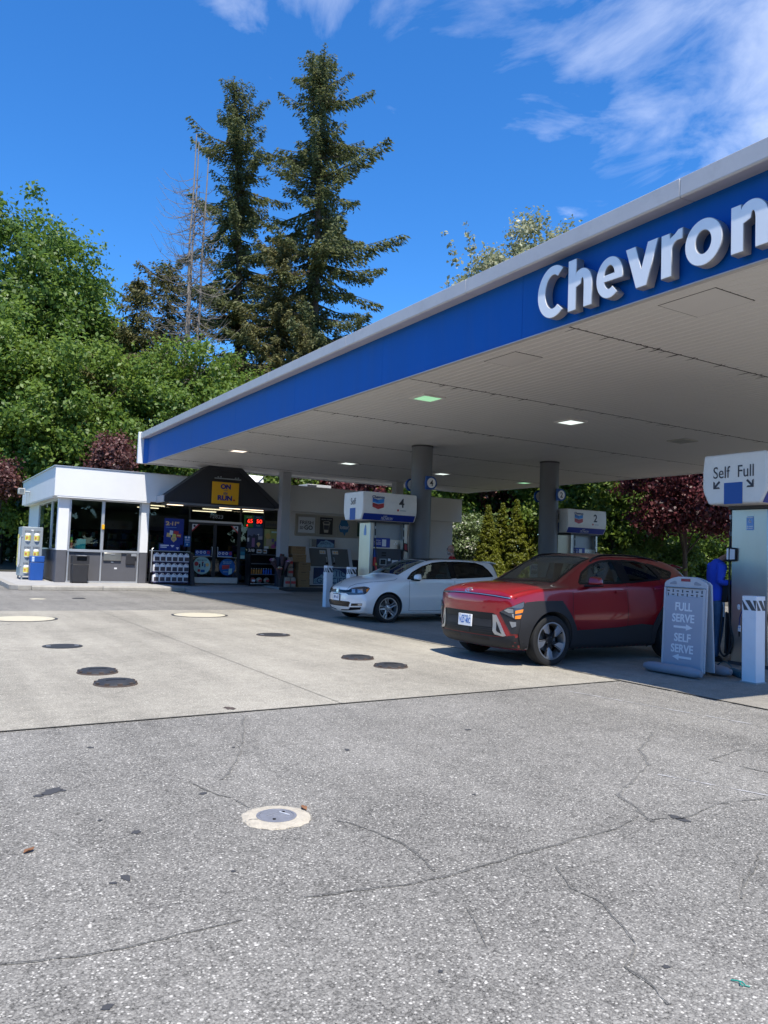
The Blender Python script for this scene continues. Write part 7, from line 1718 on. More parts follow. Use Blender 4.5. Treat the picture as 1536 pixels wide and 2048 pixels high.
c.patch('lamp_detail', KV, [(0.01, 0.062), (0.06, 0.09), (0.14, 0.085), (0.14, 0.03), (0.08, 0.03)], M['lens_lite'], hl[0], off=0.020, grid=0.03, mirror=False)
c.patch('lamp_detail', KV, [(0.12, 0.02), (0.15, 0.02), (0.15, -0.04), (0.13, -0.02)], M['chrome'], hl[0], off=0.020, grid=0.03, mirror=False)
c.patch('fog_lamp', KV, [(0.09, -0.088), (0.18, -0.091), (0.182, -0.149), (0.125, -0.171)], M['lens_lite'], kona, off=0.014, grid=0.03)
def arch_poly(u, z, r0, outer):
    inner = [(u + r0 * math.cos(rad(a)), z + r0 * math.sin(rad(a))) for a in range(-22, 203, 9)]
    return inner + outer
ARF = arch_poly(0.87, 0.36, 0.418, [(0.36, 0.22), (0.26, 0.45), (0.30, 0.80), (0.40, 0.905), (0.62, 0.925), (1.06, 0.93), (1.22, 0.74), (1.36, 0.53), (1.40, 0.20)])
ARR = arch_poly(3.53, 0.36, 0.418, [(3.02, 0.20), (3.0, 0.50), (3.10, 0.70), (3.24, 0.86), (3.44, 0.93), (3.78, 0.93), (3.98, 0.80), (4.08, 0.60), (4.05, 0.28)])
c.patch('arch_cladding', SIDE, ARF, M['clad'], kona, off=0.014, thick=0.02, grid=0.05)
c.patch('arch_cladding', SIDE, ARR, M['clad'], kona, off=0.014, thick=0.02, grid=0.05)
c.patch('sill_cladding', SIDE, [(1.36, 0.215), (1.36, 0.50), (1.70, 0.51), (2.30, 0.535), (2.75, 0.575), (3.05, 0.55), (3.05, 0.215)], M['clad'], kona, off=0.010, thick=0.02)
for pts in ([(1.285, 1.10), (1.27, 0.72)], [(1.40, 0.54), (1.45, 0.51)], [(2.43, 1.22), (2.44, 0.54)], [(3.22, 1.25), (3.30, 1.05), (3.16, 0.82)]): c.line('door_gap', SIDE, pts, 0.008, M['gap'], kona)
REAR = Frame((0, 0, 0), (0, 1, 0), (0, 0, 1))
c.patch('rear_window', REAR, [(-0.50, 1.24), (0.50, 1.24), (0.42, 1.40), (-0.42, 1.40)], M['tintglass'], kona, off=-0.004, thick=0.004, mirror=False, far=6.0)
c.line('bonnet_gap', TOP, [(0.25, -0.775), (0.6, -0.795), (0.98, -0.80), (1.06, -0.72)], 0.007, M['gap'], kona)
for (u0, u1, z) in ((2.16, 2.38, 1.06), (3.02, 3.20, 1.12)): c.patch('door_handle', SIDE, [(u0, z - 0.018), (u1, z - 0.010), (u1, z + 0.018), (u0, z + 0.014)], M['kona_paint'], kona, off=0.03, thick=0.03)
for s in (-1, 1):
    m = MB().hexa([(1.52, s * 0.92, 1.165), (1.72, s * 0.92, 1.16), (1.70, s * 1.10, 1.17), (1.58, s * 1.10, 1.175), (1.55, s * 0.92, 1.29), (1.71, s * 0.92, 1.30), (1.69, s * 1.07, 1.285), (1.60, s * 1.07, 1.27)]).build('door_mirror', M['kona_paint'], kona, bevel=0.035, seg=3)
    MB().hexa([(1.52, s * 0.86, 1.13), (1.64, s * 0.86, 1.13), (1.70, s * 1.08, 1.145), (1.58, s * 1.08, 1.145), (1.52, s * 0.86, 1.16), (1.64, s * 0.86, 1.16), (1.715, s * 1.09, 1.168), (1.565, s * 1.09, 1.168)]).build('mirror_foot', M['gloss_black'], m, bevel=0.008)
    pts = [(1.85, s * 0.655, 1.51), (1.95, s * 0.645, 1.57), (2.15, s * 0.635, 1.612), (2.6, s * 0.62, 1.628), (3.1, s * 0.595, 1.605), (3.4, s * 0.58, 1.565), (3.5, s * 0.575, 1.53)]
    MB().tube(smooth_path(pts, 4), 0.016, 8).build('roof_rail', M['gloss_black'], kona, smooth=True)
    MB().hexa([(4.0, s * 0.80, 0.95), (4.22, s * 0.66, 0.95), (4.22, s * 0.4, 0.95), (4.02, s * 0.4, 0.95), (4.0, s * 0.80, 1.05), (4.20, s * 0.66, 1.05), (4.20, s * 0.4, 1.05), (4.02, s * 0.4, 1.05)]).build('tail_light', M['red_lbl'], kona, bevel=0.01)
    for u in (0.87, 3.53): wheel(kona, u, s * 0.80, s, 0.36, 0.262, 0.225, 'blade', WM)
MB().hexa([(3.92, -0.52, 1.485), (4.20, -0.50, 1.435), (4.20, 0.50, 1.435), (3.92, 0.52, 1.485), (3.92, -0.55, 1.515), (4.20, -0.53, 1.465), (4.20, 0.53, 1.465), (3.92, 0.55, 1.515)]).build('roof_spoiler', M['kona_paint'], kona, bevel=0.01)
seats(kona, 1.95, 0.36, 1.22, M['cloth']); seats(kona, 2.8, 0.36, 1.18, M['cloth'])
MB().lathe((1.72, -0.36, 1.03), (-0.9, 0, 0.42), [(0.17, -0.012), (0.185, 0.0), (0.17, 0.012), (0.16, 0.0)], 24, closed=True).build('steering_wheel', M['black'], kona, smooth=True)
MB().hexa([(1.22, -0.70, 0.90), (1.60, -0.70, 0.90), (1.60, 0.70, 0.90), (1.22, 0.70, 0.90), (1.22, -0.66, 1.10), (1.56, -0.66, 1.10), (1.56, 0.66, 1.10), (1.22, 0.66, 1.10)]).build('dashboard', M['cloth'], kona, bevel=0.02)
MB().hexa([(1.10, -0.60, 1.165), (1.14, -0.60, 1.165), (1.14, -0.50, 1.172), (1.10, -0.50, 1.172), (1.10, -0.60, 1.18), (1.14, -0.60, 1.18), (1.14, -0.50, 1.187), (1.10, -0.50, 1.187)]).build('paper_slip', M['white'], kona)
# ------------------------------------------------------------------ people
def skin_mesh(verts, edges, radii, levels=2):
    me = bpy.data.meshes.new('skin'); me.from_pydata(verts, edges, [])
    o = bpy.data.objects.new('skin', me)
    md = o.modifiers.new('skin', 'SKIN'); md.use_smooth_shade = True
    sv = me.skin_vertices[0].data
    for i, r in enumerate(radii):
        sv[i].radius = r if isinstance(r, tuple) else (r, r); sv[i].use_root = (i == 0)
    ss = o.modifiers.new('sub', 'SUBSURF'); ss.levels = levels; ss.render_levels = levels
    m = eval_mesh(o); bpy.data.objects.remove(o); bpy.data.meshes.remove(me)
    return m

def merge(meshes, name, mat):
    bm = bmesh.new()
    for m in meshes: bm.from_mesh(m)
    me = bpy.data.meshes.new(name); bm.to_mesh(me); bm.free()
    me.materials.clear(); me.materials.append(mat)
    for p in me.polygons: p.use_smooth = True; p.material_index = 0
    return me

def chain_mesh(pts, rs, lv=1):
    return skin_mesh(pts, [(i, i + 1) for i in range(len(pts) - 1)], rs, lv)

def hand_meshes(w, d, side):
    """palm and five bent fingers from the wrist w along direction d"""
    w, d = Vector(w), Vector(d).normalized()
    sd = d.cross(Vector((0, 0, 1))).normalized() * side; dn = sd.cross(d) * side
    out = [chain_mesh([w, w + d * 0.045, w + d * 0.09], [(0.022, 0.032), (0.018, 0.042), (0.015, 0.040)])]
    for k, (o, L) in enumerate(((-0.030, 0.075), (-0.010, 0.085), (0.010, 0.080), (0.029, 0.062))):
        b = w + d * 0.08 + sd * o
        out.append(chain_mesh([b, b + d * L * 0.45 - dn * 0.008, b + d * L * 0.75 - dn * 0.03, b + d * L * 0.85 - dn * 0.055], [0.0095, 0.009, 0.0085, 0.0075]))
    b = w + d * 0.02 - sd * 0.035
    out.append(chain_mesh([b, b + d * 0.03 - sd * 0.022, b + d * 0.065 - sd * 0.025 - dn * 0.01], [0.012, 0.0105, 0.009]))
    return out

def person(label, loc, rz, H, J, skin, shirt, trousers, shoe, extra=None):
    """J: joint positions in a standing frame, x forward, y left, heights for the given figure"""
    t = thing('person', label, 'person', loc, rz)
    V = [J['pelvis'], J['waist'], J['chest'], J['neck0'], J['neck1'], J['head']]
    E = [(0, 1), (1, 2), (2, 3), (3, 4), (4, 5)]
    Rr = [0.10, 0.095, 0.105, 0.068, 0.060, 0.058]
    def limb(root, pts, rs):
        k = root
        for p, r in zip(pts, rs): V.append(p); Rr.append(r); E.append((k, len(V) - 1)); k = len(V) - 1
    for s in 'lr':
        limb(2, [J['sh_' + s], J['el_' + s], J['wr_' + s]], [0.055, 0.040, 0.027])
        limb(0, [J['hip_' + s], J['kn_' + s], J['an_' + s]], [0.080, 0.056, 0.040])
    parts = [skin_mesh(V, E, Rr, 1)]
    for s in 'lr':
        w, e = Vector(J['wr_' + s]), Vector(J['el_' + s]); parts += hand_meshes(w, w - e, 1 if s == 'l' else -1)
    h = Vector(J['head'])
    b = MB()
    b.ball(h + Vector((0.0, 0, 0.03)), 0.096, 0.076, 0.115, 24, 16)
    hm = b.mesh('head', None)
    for v in hm.vertices:                                    # jaw, brow and flat face
        d = v.co - h
        if d.z < 0: v.co.x = h.x + d.x * (1 + 0.25 * d.z) + (0.012 if d.x > 0 else -0.006) ; v.co.y = h.y + d.y * (1 + 1.6 * d.z)
        if d.x > 0.075: v.co.x = h.x + 0.075 + (d.x - 0.075) * 0.45
    parts.append(hm)
    parts.append(MB().hexa([h + Vector(p) for p in ((0.085, -0.008, 0.035), (0.095, -0.018, -0.012), (0.095, 0.018, -0.012), (0.085, 0.008, 0.035), (0.088, -0.005, 0.04), (0.122, -0.011, -0.008), (0.122, 0.011, -0.008), (0.088, 0.005, 0.04))]).mesh('nose', None))
    for s in (-1, 1): parts.append(MB().ball(h + Vector((-0.008, s * 0.078, 0.008)), 0.02, 0.010, 0.034, 10, 8).mesh('ear', None))
    body = link_mesh('body', merge(parts, 'body', skin), t)
    for s in (-1, 1):
        MB().ball(h + Vector((0.083, s * 0.031, 0.035)), 0.010, 0.014, 0.009, 10, 6).build('eye', M['white'], body, smooth=True)
        MB().ball(h + Vector((0.091, s * 0.031, 0.035)), 0.004, 0.006, 0.006, 8, 6).build('pupil', M['ink'], body)
    MB().ball(h + Vector((0.085, 0, -0.045)), 0.012, 0.026, 0.007, 10, 6).build('mouth', sw('lip', 0.28, 0.10, 0.08), body, smooth=True)
    # clothes: each tube overlaps the next, joined into one garment
    def chain(names, rs, lv=2):
        return chain_mesh([Vector(J[n]) if isinstance(n, str) else Vector(n) for n in names], rs, lv)
    tor = [chain([Vector(J['pelvis']) - Vector((0, 0, 0.10)), Vector(J['pelvis']), 'waist', 'chest', Vector(J['chest']).lerp(Vector(J['neck0']), 0.55), Vector(J['neck0']) + Vector((0, 0, 0.02))], [0.172, 0.175, 0.160, 0.185, 0.155, 0.082])]
    for v in tor[0].vertices:                                # flatten the round tube to a chest
        v.co.x = v.co.x * 0.76 + 0.005; v.co.y *= 1.08
    for s in 'lr':
        cut = Vector(J['el_' + s]).lerp(Vector(J['wr_' + s]), 0.35 if extra == 'short' else 0.95)
        tor.append(chain([Vector(J['chest']).lerp(Vector(J['sh_' + s]), 0.55), 'sh_' + s, Vector(J['sh_' + s]).lerp(Vector(J['el_' + s]), 0.5), 'el_' + s, cut], [0.10, 0.088, 0.072, 0.062, 0.045]))
    link_mesh('shirt', merge(tor, 'shirt', shirt), t)
    leg = [chain([Vector(J['pelvis']) + Vector((0, 0, 0.07)), Vector(J['pelvis']), Vector(J['pelvis']) - Vector((0, 0, 0.08))], [0.150, 0.160, 0.145])]
    for v in leg[0].vertices: v.co.x *= 0.82
    for s in 'lr':
        leg.append(chain([Vector(J['hip_' + s]) + Vector((0, 0, 0.04)), Vector(J['hip_' + s]) - Vector((0, 0, 0.10)), 'kn_' + s, Vector(J['kn_' + s]).lerp(Vector(J['an_' + s]), 0.5), Vector(J['an_' + s]) - Vector((0, 0, 0.03))], [0.105, 0.102, 0.080, 0.078, 0.074]))
    link_mesh('trousers', merge(leg, 'trousers', trousers), t)
    for s in 'lr':
        a = Vector(J['an_' + s]); z = -a.z
        MB().hexa([a + Vector(p) for p in ((-0.085, -0.04, z), (0.17, -0.045, z), (0.17, 0.045, z), (-0.085, 0.04, z), (-0.075, -0.04, 0.02), (0.10, -0.035, -0.015), (0.10, 0.035, -0.015), (-0.075, 0.04, 0.02))]).build('shoe', shoe, t, bevel=0.02, seg=3)
    return t, body, h

skin_m = pmat('skin', (0.42, 0.22, 0.15), 0.5, var=0.06, vscale=20)
denim = pmat('denim', (0.035, 0.085, 0.16), 0.85, var=0.25, vscale=7, bump=0.25, bscale=25)
def fabric(name, col): return pmat(name, col, 0.85, var=0.08, vscale=6, bump=0.35, bscale=16)
# man behind the white car, bald, grey beard, glasses, red shirt
J = dict(pelvis=(0, 0, 0.97), waist=(0.01, 0, 1.15), chest=(0.01, 0, 1.38), neck0=(0.0, 0, 1.55), neck1=(0.02, 0, 1.61), head=(0.05, 0, 1.70),
    sh_l=(0.0, 0.20, 1.47), el_l=(0.02, 0.26, 1.18), wr_l=(0.22, 0.24, 1.02), sh_r=(0.0, -0.20, 1.47), el_r=(0.02, -0.26, 1.18), wr_r=(0.22, -0.24, 1.02),
    hip_l=(0, 0.10, 0.92), kn_l=(0.03, 0.11, 0.50), an_l=(-0.02, 0.11, 0.08), hip_r=(0, -0.10, 0.92), kn_r=(0.03, -0.11, 0.50), an_r=(-0.02, -0.11, 0.08))
t, body, h = person('bald bearded man in glasses and red shirt standing behind the white hatchback', (12.55, 17.02, 0.009), rad(150), 1.85, J, skin_m, fabric('red shirt', (0.36, 0.008, 0.015)), denim, M['black'], 'short')
beard = pmat('grey beard', (0.32, 0.27, 0.24), 0.9)
bb = MB().ball(h + Vector((0.052, 0, -0.062)), 0.058, 0.064, 0.052, 16, 10); bb.build('beard', beard, body, smooth=True)
for s in (-1, 1):
    MB().lathe(h + Vector((0.098, s * 0.033, 0.036)), (1, 0, 0), [(0.026, -0.002), (0.026, 0.002), (0.022, 0.002), (0.022, -0.002)], 16, closed=True).build('spectacle_rim', M['ink'], body)
    MB().tube([h + Vector((0.096, s * 0.058, 0.038)), h + Vector((0.0, s * 0.084, 0.035))], 0.004, 6).build('spectacle_arm', M['ink'], body)
MB().tube([h + Vector((0.10, -0.01, 0.038)), h + Vector((0.10, 0.01, 0.038))], 0.003, 6).build('spectacle_bridge', M['ink'], body)
# man at the near pump, seen from the side, blue pullover
J = dict(pelvis=(0, 0, 1.00), waist=(0.0, 0, 1.18), chest=(-0.01, 0, 1.42), neck0=(0.07, 0, 1.60), neck1=(0.17, 0, 1.65), head=(0.29, 0, 1.70),
    sh_l=(0.02, 0.20, 1.52), el_l=(0.02, 0.27, 1.24), wr_l=(0.26, 0.20, 1.20), sh_r=(0.02, -0.20, 1.52), el_r=(-0.06, -0.27, 1.25), wr_r=(0.20, -0.24, 1.24),
    hip_l=(0, 0.10, 0.95), kn_l=(0.05, 0.11, 0.51), an_l=(0.02, 0.12, 0.085), hip_r=(0, -0.10, 0.95), kn_r=(0.0, -0.11, 0.51), an_r=(-0.08, -0.12, 0.085))
t, body, h = person('man in royal blue pullover and jeans half hidden behind the near steel pump', (11.02, 7.84, 0.009), rad(-31), 1.88, J, skin_m, fabric('royal blue pullover', (0.018, 0.070, 0.52)), denim, M['black'])
hm = MB().ball(h + Vector((-0.018, 0, 0.05)), 0.098, 0.083, 0.105, 18, 12)
hm.v = [v for v in hm.v]
hair = hm.build('hair', sw('dark hair', 0.03, 0.02, 0.015), body, smooth=True)
# ------------------------------------------------------------------ vegetation
def leaf_mat(name, c0, c1, c2, trans=0.35, gloss=0.45, white=None):
    m = bpy.data.materials.new(name); m.use_nodes = True
    n, l = nodes_of(m); b = n['Principled BSDF']; out = n['Material Output']
    at = n.new('ShaderNodeAttribute'); at.attribute_name = 'tint'
    cr = n.new('ShaderNodeValToRGB'); e = cr.color_ramp.elements
    e[0].position = 0.0; e[0].color = (*c0, 1); e[1].position = 1.0; e[1].color = (*c2, 1)
    k = e.new(0.5); k.color = (*c1, 1)
    if white:
        k = e.new(1 - white); k.color = (*c2, 1); e[-1].color = (0.55, 0.55, 0.46, 1); q = e.new(1 - white * 0.9); q.color = (0.5, 0.5, 0.42, 1)
    l.new(at.outputs['Fac'], cr.inputs['Fac'])
    l.new(cr.outputs[0], b.inputs['Base Color'])
    b.inputs['Roughness'].default_value = gloss + 0.05; b.inputs['Specular IOR Level'].default_value = 0.5
    tr = n.new('ShaderNodeBsdfTranslucent'); mx = n.new('ShaderNodeMixShader'); mx.inputs[0].default_value = trans
    hs = n.new('ShaderNodeHueSaturation'); hs.inputs['Value'].default_value = 1.3; hs.inputs['Hue'].default_value = 0.49
    l.new(cr.outputs[0], hs.inputs['Color']); l.new(hs.outputs[0], tr.inputs['Color'])
    l.new(b.outputs[0], mx.inputs[1]); l.new(tr.outputs[0], mx.inputs[2]); l.new(mx.outputs[0], out.inputs['Surface'])
    return m

def quads_mesh(name, Q, tint, mat):
    """Q: n x 4 x 3 corner array"""
    n = len(Q); me = bpy.data.meshes.new(name)
    me.vertices.add(n * 4); me.vertices.foreach_set('co', np.ascontiguousarray(Q, dtype=np.float32).ravel())
    me.loops.add(n * 4); me.loops.foreach_set('vertex_index', np.arange(n * 4, dtype=np.int32))
    me.polygons.add(n); me.polygons.foreach_set('loop_start', np.arange(0, n * 4, 4, dtype=np.int32))
    try: me.polygons.foreach_set('loop_total', np.full(n, 4, dtype=np.int32))
    except Exception: pass
    a = me.attributes.new('tint', 'FLOAT', 'POINT'); a.data.foreach_set('value', np.repeat(tint, 4).astype(np.float32))
    me.update(calc_edges=True); me.materials.append(mat)
    return me

def leaves(rg, P, N, size, aspect=0.62, jitter=0.75, fold=0.18):
    """diamond leaves at points P facing roughly N"""
    n = len(P)
    N = N + rg.normal(0, jitter, (n, 3)); N /= np.linalg.norm(N, axis=1, keepdims=True) + 1e-9
    A = rg.normal(0, 1, (n, 3)); A -= (A * N).sum(1, keepdims=True) * N; A /= np.linalg.norm(A, axis=1, keepdims=True) + 1e-9
    B = np.cross(N, A)
    s = size * rg.uniform(0.4, 1.5, (n, 1))
    l, w = A * s * 0.5, B * s * 0.5 * aspect
    dn = N * s * fold
    return np.stack([P - l, P - w + dn, P + l, P + w + dn], 1)

def crown_clumps(rg, c, rx, ry, rz, n, rmin, rmax, lob=0.22, low=0.0):
    """clump centres filling an uneven ellipsoid; bumps make the outline ragged"""
    ph = rg.uniform(0, 6.28, 6); out = []; rad_ = []
    while len(out) < n:
        d = rg.normal(0, 1, 3); d /= np.linalg.norm(d)
        az = math.atan2(d[1], d[0]); el = math.asin(d[2])
        bump = 1 + 0.62 * lob * (math.sin(3 * az + ph[0]) * 0.5 + math.sin(5 * az + ph[1] + 2 * el) * 0.4 + math.sin(4 * el + ph[2]) * 0.4 + math.sin(9 * az + 5 * el + ph[3]) * 0.3)
        r = (rg.uniform(0.76, 1.0) if rg.random() < 0.5 else rg.uniform(0.1, 0.8)) * min(bump, 1.12)
        if d[2] < low: continue
        p = np.array([d[0] * rx, d[1] * ry, d[2] * rz]) * r
        out.append(c + p); rad_.append(rg.uniform(rmin, rmax))
    return np.array(out), np.array(rad_)

def crown_mesh(rg, name, centers, radii, per, size, mat, mid, up=0.35, tint0=0.0, tint1=1.0, jitter=0.75):
    idx = np.repeat(np.arange(len(centers)), np.maximum(8, (per * (radii / radii.mean()) ** 2).astype(int)))
    g = rg.normal(0, 0.50, (len(idx), 3)) * np.array([1.0, 1.0, 0.75])
    P = centers[idx] + g * radii[idx][:, None]
    d = g / (np.linalg.norm(g, axis=1, keepdims=True) + 1e-9)
    o = P - mid; o /= np.linalg.norm(o, axis=1, keepdims=True) + 1e-9
    N = d * 0.35 + o * 0.45 + np.array([0, 0, up])
    ct = rg.uniform(0, 1, len(centers))
    tint = np.clip(tint0 + (tint1 - tint0) * (0.35 * ct[idx] + 0.65 * rg.uniform(0, 1, len(idx))), 0, 1)
    return quads_mesh(name, leaves(rg, P, N, size, jitter=jitter), tint, mat)

def trunk_mesh(rg, h, r, limbs, crown, mat, lean=(0, 0)):
    b = MB()
    pts = [(lean[0] * k / 6 + rg.normal(0, 0.04) * k * 0.3, lean[1] * k / 6 + rg.normal(0, 0.04) * k * 0.3, h * k / 6) for k in range(7)]
    b.tube(pts, [r * (1 - 0.8 * k / 6) for k in range(7)], 8)
    for q in limbs:
        z0 = rg.uniform(0.25, 0.7) * h; k = min(int(z0 / h * 6), 5)
        s = Vector(pts[k]); e = Vector(tuple(q)); m = s.lerp(e, 0.5) + Vector((0, 0, 0.10 * (e - s).length))
        rr = r * 0.32
        b.tube([s, s.lerp(m, 0.5), m, m.lerp(e, 0.6), e], [rr, rr * 0.8, rr * 0.6, rr * 0.4, rr * 0.15], 6)
    return b

def broadleaf(name, label, cat, base, h, rx, ry, zc, rz, n, per, size, mat, seed, rmin=0.5, rmax=1.3, tr=0.22, low=-0.9, lob=0.22, group=None, bark=None, nlimb=9, sprigs=0):
    rg = np.random.default_rng(seed)
    t = thing(name, label, cat, base, group=group)
    mid = np.array([0, 0, zc])
    C, Rd = crown_clumps(rg, mid, rx, ry, rz, n, rmin, rmax, lob, low)
    if sprigs:                                          # shoots standing out of the top outline
        az = rg.uniform(0, 6.28, sprigs); k = rg.uniform(0.3, 0.9, sprigs)
        for a, q in zip(az, k):
            p0 = mid + np.array([math.cos(a) * rx * q, math.sin(a) * ry * q, rz * math.sqrt(max(0.02, 1 - q * q))])
            for j in range(4):
                C = np.vstack([C, p0 + np.array([math.cos(a) * 0.25, math.sin(a) * 0.25, 0.55]) * j * rg.uniform(0.6, 1.1)]); Rd = np.append(Rd, rmin * (0.75 - 0.12 * j))
    link_mesh('crown', crown_mesh(rg, 'crown', C, Rd, per, size, mat, mid), t)
    far = C[rg.choice(len(C), min(nlimb, len(C)), replace=False)]
    trunk_mesh(rg, zc + rz * 0.4, tr, far, None, None).build('trunk', bark or M['bark'], t, smooth=True)
    return t

L_maple = leaf_mat('maple leaves', (0.045, 0.090, 0.016), (0.095, 0.175, 0.028), (0.19, 0.28, 0.055), 0.45)
L_lime = leaf_mat('light green leaves', (0.058, 0.112, 0.015), (0.122, 0.205, 0.030), (0.235, 0.33, 0.07), 0.45)
L_mid = leaf_mat('mid green leaves', (0.058, 0.105, 0.016), (0.120, 0.195, 0.028), (0.23, 0.30, 0.06), 0.45)
L_plum = leaf_mat('purple leaves', (0.048, 0.020, 0.017), (0.115, 0.042, 0.038), (0.23, 0.11, 0.09), 0.3)
L_red = leaf_mat('dark red leaves', (0.030, 0.007, 0.010), (0.085, 0.016, 0.020), (0.22, 0.06, 0.06), 0.3)
L_dark = leaf_mat('dark green leaves', (0.020, 0.040, 0.012), (0.045, 0.080, 0.018), (0.10, 0.14, 0.035), 0.3)
L_pale = leaf_mat('pale blossom leaves', (0.12, 0.15, 0.06), (0.26, 0.28, 0.15), (0.48, 0.47, 0.33), 0.3)
L_bush = leaf_mat('flowering bush', (0.06, 0.10, 0.03), (0.12, 0.17, 0.055), (0.20, 0.26, 0.10), 0.3, white=0.22)
L_cedar = leaf_mat('golden cedar', (0.075, 0.095, 0.009), (0.165, 0.19, 0.018), (0.28, 0.295, 0.035), 0.35)
L_fir = leaf_mat('fir needles', (0.052, 0.072, 0.025), (0.12, 0.14, 0.05), (0.25, 0.255, 0.10), 0.4, 0.6)
L_fir2 = leaf_mat('brown fir needles', (0.066, 0.072, 0.024), (0.15, 0.147, 0.048), (0.29, 0.26, 0.095), 0.4, 0.6)

def at(px, depth, lift=200):
    """ground spot under the sight line through picture column px; lift allows for the tilt of the view"""
    k = (px - 768 - 0.034 * lift) / 1545.8
    v = (-_b + _r * k) * depth
    return (v.x, v.y, 0.05)

def fir(name, label, base, h, widths, seed, mat, z_low, dens=1.0, lean=0.0, tr=0.45, tint=(0, 1)):
    """conifer: whorled limbs hung with drooping sprays; widths = (height fraction, reach)"""
    rg = np.random.default_rng(seed)
    t = thing(name, label, 'tree', base)
    wf = pchip(*zip(*widths))
    b = MB(); pts = [(lean * (k / 10) ** 2 + rg.normal(0, 0.03) * (k > 0), rg.normal(0, 0.03) * (k > 0), h * k / 10) for k in range(11)]
    b.tube(pts, [tr * (1 - 0.93 * k / 10) for k in range(11)], 9)
    Pq, Nq, Aq, Sq = [], [], [], []
    z = z_low
    while z < h - 0.15:
        f = z / h
        reach = float(wf(f))
        k = rg.integers(2, 6)
        a0 = rg.uniform(0, 6.28)
        for i in range(k):
            if rg.random() < 0.10: continue
            a = a0 + 6.283 * i / k + rg.normal(0, 0.35)
            L = reach * rg.uniform(0.30, 1.0) * (1.3 if rg.random() < 0.16 else 1.0) * (0.82 + 0.3 * math.sin(z * 1.1 + a * 1.0 + seed))
            sl = rg.normal(0.02, 0.20) - 0.25 * (1 - f) + (0.5 * max(0, f - 0.85) / 0.15)
            drp = rg.uniform(0.05, 0.18) * L
            cx = lean * f * f
            m = max(3, int(L / 0.16))
            s = np.linspace(0.06, 1.0, m)
            P = np.stack([cx + np.cos(a) * L * s, np.sin(a) * L * s, z + L * s * sl - drp * np.sin(s * 2.2) + drp * 0.9 * s ** 3], 1)
            if L > 0.8: b.tube([tuple(P[0] * [0, 0, 1] + [cx, 0, 0]), tuple(P[m // 2]), tuple(P[-1])], [0.045 + 0.012 * L, 0.03, 0.008], 5)
            dirv = np.array([np.cos(a), np.sin(a), 0]); lat = np.array([-np.sin(a), np.cos(a), 0])
            per = max(3, int(15 * dens))
            idx = np.repeat(np.arange(m), per); ss = s[idx]
            w = (0.16 + 0.26 * L * (1 - 0.8 * ss) * 0.5) * np.clip(ss * 5, 0.3, 1)
            off = rg.uniform(-1, 1, len(idx)) * w
            hang = -np.abs(rg.normal(0, 0.27, len(idx))) - np.abs(off) * 0.25
            Pp = P[idx] + lat * off[:, None] + dirv * rg.normal(0.05, 0.08, (len(idx), 1)); Pp[:, 2] += hang
            A = dirv * rg.uniform(0.3, 1.0, (len(idx), 1)) + lat * (np.sign(off) * rg.uniform(0.2, 0.9, len(idx)))[:, None]; A[:, 2] -= rg.uniform(0.1, 0.9, len(idx))
            keep = rg.random(len(idx)) < 0.85
            Pq.append(Pp[keep]); Aq.append(A[keep]); Sq.append(np.full(keep.sum(), 0.29 + 0.03 * L))
        z += rg.uniform(0.26, 0.62) * (1.0 if f < 0.9 else 0.55)
    P, A, S = np.concatenate(Pq), np.concatenate(Aq), np.concatenate(Sq)
    n = len(P); A /= np.linalg.norm(A, axis=1, keepdims=True)
    N = rg.normal(0, 0.6, (n, 3)) + [0, 0, 0.8]; B = np.cross(N, A); B /= np.linalg.norm(B, axis=1, keepdims=True) + 1e-9
    l = A * (S * rg.uniform(0.5, 1.0, n))[:, None] * 0.5; w = B * (S * rg.uniform(0.09, 0.19, n))[:, None]
    Q = np.stack([P - l, P - l * 0.1 - w, P + l, P - l * 0.1 + w], 1)
    link_mesh('crown', quads_mesh('crown', Q, np.clip(rg.beta(1.6, 2.4, n) * (tint[1] - tint[0]) + tint[0], 0, 1), mat), t)
    b.build('trunk', M['bark'], t, smooth=True)
    return t

# the two tall firs, a browner one between, small conifers below
fir('tall_fir', 'tallest dark fir with ragged limbs against the sky', at(648, 55, 1000), 38.2, [(0, 6.4), (0.38, 6.6), (0.5, 6.6), (0.62, 6.2), (0.72, 6.4), (0.80, 5.2), (0.88, 4.4), (0.94, 2.8), (0.98, 1.6), (1, 0.7)], 3, L_fir, 12.0, 1.2, lean=-0.2, tr=0.5)
fir('slim_fir', 'slimmer dark fir left of the tallest one, behind the dead trunks', at(505, 58, 1000), 37.4, [(0, 9.6), (0.42, 9.4), (0.55, 7.2), (0.66, 5.0), (0.76, 4.4), (0.85, 4.0), (0.92, 2.6), (0.97, 1.4), (1, 0.4)], 7, L_fir, 10.0, 1.2, lean=-1.7, tr=0.5)
fir('brown_fir', 'shorter brownish fir filling the gap between the two tall firs', at(555, 53, 400), 23.5, [(0, 6.0), (0.5, 5.6), (0.75, 3.8), (0.92, 2.0), (1, 0.5)], 12, L_fir2, 6.0, 1.7, tr=0.3)
fir('small_hemlock', 'small feathery hemlock below the dead trunks', at(325, 50, 300), 20.5, [(0, 6.2), (0.5, 5.6), (0.8, 3.4), (1, 0.6)], 15, L_fir2, 4.0, 1.5, tr=0.22)
fir('corner_hemlock', 'small conifer right of the brownish fir just above the canopy', at(600, 50, 350), 16.5, [(0, 5.0), (0.5, 4.6), (0.8, 2.8), (1, 0.5)], 16, L_fir2, 4.0, 1.5, tr=0.22)
fir('low_hemlock', 'low feathery conifer between the maple and the dead trunks', at(262, 52, 300), 20.0, [(0, 5.4), (0.5, 4.8), (0.8, 3.0), (1, 0.5)], 18, L_fir2, 4.0, 1.5, tr=0.22)
